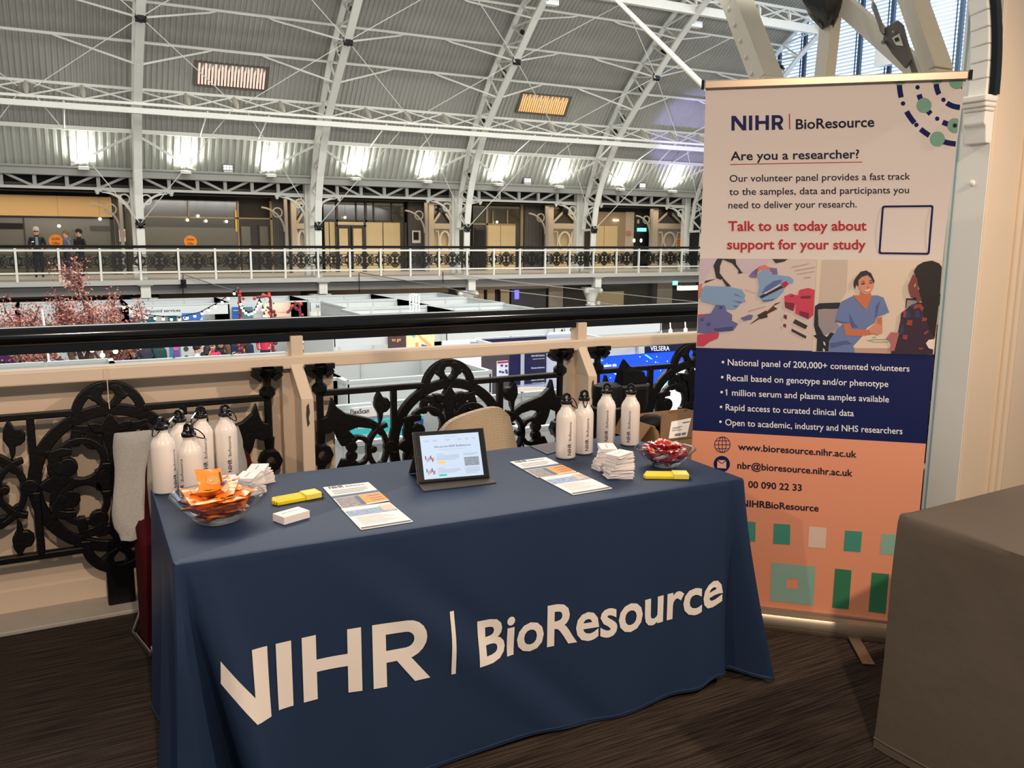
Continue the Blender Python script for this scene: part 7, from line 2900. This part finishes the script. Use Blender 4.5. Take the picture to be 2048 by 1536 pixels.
# jacket hung over the chair back
m_jack = mat('grey_marl_jersey', (150, 146, 138), .9, noise=.25, nscale=160, sheen=.2)
jk = thing('jacket', 'grey marl jacket hung over the back of the maroon chair', 'jacket', (.4, 3.45, .6))
mb = MB()
nx, ny = 26, 18
vs = []
for j in range(ny + 1):
    v = j / ny          # 0 front hem .. 1 back hem
    for i in range(nx + 1):
        u = i / nx
        x = .19 + .42 * u
        top = .828 - .03 * abs(u - .5) * 2 - .03 * max(0, .15 - u) / .15 + .006 * math.sin(u * 17)
        drop = .30 + .03 * math.sin(u * 7) - .02 * u
        if v < .62:
            t = 1 - v / .62
            z = top - drop * t
            y = 3.44 - .035 * smooth01(t * 5) - (.03 + .10 * max(0, 1 - u * 3.2)) * t + .014 * math.sin(u * 21 + 4 * t) * t + .008 * math.sin(u * 9 - 7 * t)
            x += -.02 * t * (1 - u) + .008 * math.sin(9 * t + u * 6)
        else:
            t = (v - .62) / .38
            z = top - .22 * t
            y = 3.44 + .03 + .115 * smooth01(t * 4) + .01 * math.sin(u * 15)
        vs.append((x, y, z))
fs = [(j * (nx + 1) + i, j * (nx + 1) + i + 1, (j + 1) * (nx + 1) + i + 1, (j + 1) * (nx + 1) + i) for j in range(ny) for i in range(nx)]
mb.add(vs, fs)
o = mb.build('body', m_jack, jk, smooth=True, sharp=80)
md = o.modifiers.new('thick', 'SOLIDIFY')
md.thickness = .012
# empty sleeve hanging at the left: a soft flattened tube with folds and a cuff
mb = MB()
n, N = 20, 16
vs, fs = [], []
for k in range(N + 1):
    t = k / N
    cx, cy, cz = .225 - .04 * math.sin(t * 2.0), 3.40 - .19 * t, .80 - .33 * t
    rx = .062 - .016 * t + .004 * math.sin(t * 11)
    if k >= N - 1:
        rx *= .86
    for j in range(n):
        a = 2 * math.pi * j / n
        f = 1 + .10 * math.sin(3 * a + 5 * t) + .07 * math.sin(5 * a - 9 * t) * t
        vs.append((cx + rx * f * math.cos(a), cy + rx * .62 * f * math.sin(a), cz + .012 * math.sin(a + 2 * t) + .008 * math.cos(2 * a)))
for k in range(N):
    for j in range(n):
        l = (j + 1) % n
        fs.append((k * n + j, (k + 1) * n + j, (k + 1) * n + l, k * n + l))
fs.append(tuple(range(n)))
fs.append(tuple(N * n + j for j in range(n - 1, -1, -1)))
mb.add(vs, fs)
mb.build('sleeve', m_jack, jk, smooth=True, sharp=70, fix=True)
mb = MB().tube([(.555, 3.40, .79), (.575, 3.36, .66), (.58, 3.34, .52), (.57, 3.33, .45)], [.045, .045, .04, .036], 14)
mb.build('sleeve', m_jack, jk, smooth=True, sharp=80)
mb = MB().tube([(.36, 3.43, .83), (.42, 3.405, .842), (.48, 3.43, .83)], .018, 10)
mb.build('collar', m_jack, jk, smooth=True)

# cardboard box, its carrier box, black bin and bag
m_cb = mat('brown_cardboard', (150, 112, 76), .75, noise=.08, nscale=14)
m_cb2 = mat('dark_cardboard', (116, 88, 62), .75, noise=.08, nscale=14)
lw = thing('storage_crate', 'dark storage crate on the floor carrying the open cardboard box behind the table', 'crate', (2.43, 3.03, 0))
MB().box(2.23, 2.63, 2.89, 3.17, 0, .55).build('body', mat('dark_grey_crate', (46, 44, 44), .6), lw, bevel=.01)
MB().box(2.222, 2.638, 2.882, 3.178, .51, .555).build('lid', mat('dark_grey_crate', (46, 44, 44), .6), lw, bevel=.005)
bx = thing('cardboard_box', 'open cardboard box with a white label behind the red sweets bowl', 'box', (2.43, 3.03, .556))
mb = MB()
x0, x1, y0, y1, zb_, zt2 = 2.24, 2.62, 2.9, 3.16, .556, .735
mb.box(x0, x1, y0, y0 + .006, zb_, zt2 - .068)
mb.box(x0, x1, y1 - .006, y1, zb_, zt2)
mb.box(x0, x0 + .006, y0, y1, zb_, zt2)
mb.box(x1 - .006, x1, y0, y1, zb_, zt2)
mb.box(x0, x1, y0, y1, zb_, zb_ + .006)
mb.build('carton', m_cb, bx)


def flapq(pts, nm, m):
    q = [V(p) for p in pts]
    nn = (q[1] - q[0]).cross(q[3] - q[0]).normalized() * .006
    mb = MB().add(q + [p + nn for p in q], [(3, 2, 1, 0), (4, 5, 6, 7), (0, 1, 5, 4), (1, 2, 6, 5), (2, 3, 7, 6), (3, 0, 4, 7)])
    return mb.build(nm, m, bx, fix=True)


fp = flapq([(x0 + .03, y0 + .0, zt2 - .068), (x1 - .02, y0 + .0, zt2 - .068), (x1 - .04, y0 + .035, zt2 + .05), (x0 + .06, y0 + .035, zt2 + .04)], 'flap', m_cb2)
flapq([(x0, y0, zt2), (x0 + .04, y0 + .02, zt2 - .03), (x0 + .03, y0 - .02, zt2 - .1), (x0 + .005, y0 - .02, zt2 - .1)], 'flap', m_cb)
flapq([(x0, y0 + .02, zt2), (x0, y1 - .02, zt2), (x0 - .05, y1 - .03, zt2 - .07), (x0 - .05, y0 + .03, zt2 - .07)], 'flap', m_cb)
qf = [V((x0 + .075, y0 + .003, zt2 - .06)), V((x0 + .175, y0 + .003, zt2 - .06)), V((x0 + .215, y0 + .026, zt2 + .015)), V((x0 + .105, y0 + .026, zt2 + .008))]
off = V((0, -.0085, .001))
lb = MB().add([p + off for p in qf], [(0, 1, 2, 3)]).build('shipping_label', m_paper, bx)
mb = MB()
for v0, v1, u0, u1 in ((.78, .84, .6, .95), (.6, .63, .1, .6), (.52, .55, .1, .5), (.42, .45, .1, .6), (.1, .24, .3, .62), (.1, .24, .68, .9)):
    f_ = lambda u, v: (qf[0].lerp(qf[1], u)).lerp(qf[3].lerp(qf[2], u), v) + off * 1.25
    mb.add([f_(u0, v0), f_(u1, v0), f_(u1, v1), f_(u0, v1)], [(0, 1, 2, 3)])
mb.build('label_print', mat('grey_label_print', (110, 106, 104)), lb)
# black bin with rounded lid
m_binm = mat('black_plastic', (8, 8, 9), .6, spec=.2)
bn = thing('waste_bin', 'black round lidded bin behind the right group of bottles', 'bin', (2.2, 3.2, 0))
M = MX.Translation((2.2, 3.2, 0))
MB().lathe([(.055, 0), (.062, .05), (.066, .72), (.066, .755)], 28, M).build('body', m_binm, bn, smooth=True)
MB().lathe([(.07, .75), (.07, .80), (.069, .85), (.063, .872), (.042, .882), (.001, .885)], 28, M, cap=False).build('lid', m_binm, bn, smooth=True)
MB().tube([(2.2 + .072 * math.cos(a * .3), 3.2 + .072 * math.sin(a * .3), .775) for a in range(21)], .006, 6, closed=True).build('lid_band', mat('grey_band', (70, 70, 72), .5), bn)
# black cabinet bag
bb = thing('tote_bag', 'tall black bag with a pointed folded top beside the black bin', 'bag', (2.36, 3.28, 0))
mb = MB().box(2.285, 2.425, 3.2, 3.28, 0, .855)
mb.build('body', m_binm, bb, bevel=.015)
mb = MB()
vs = [(2.283, 3.2, .862), (2.428, 3.2, .862), (2.428, 3.28, .862), (2.283, 3.28, .862), (2.292, 3.215, .93), (2.422, 3.22, .915), (2.422, 3.265, .915), (2.292, 3.265, .93), (2.31, 3.23, .985), (2.35, 3.235, .945), (2.35, 3.255, .945), (2.31, 3.25, .985)]
fs = [(0, 1, 5, 4), (1, 2, 6, 5), (2, 3, 7, 6), (3, 0, 4, 7), (4, 5, 9, 8), (5, 6, 10, 9), (6, 7, 11, 10), (7, 4, 8, 11), (8, 9, 10, 11), (3, 2, 1, 0)]
mb.add(vs, fs)
mb.build('folded_top', mat('black_nylon', (6, 7, 12), .8, spec=.15), bb, bevel=.008)
MB().box(2.279, 2.431, 3.195, 3.285, .852, .864).build('grey_piping', mat('grey_band', (70, 70, 72), .5), bb)
hd = thing('handbag', 'small black item lying in the open cardboard box', 'bag', (2.35, 3.06, .57))
MB().ball((2.34, 3.06, .70), .075, 14, sc3=(1.1, .7, .7)).build('body', m_binm, hd, smooth=True)
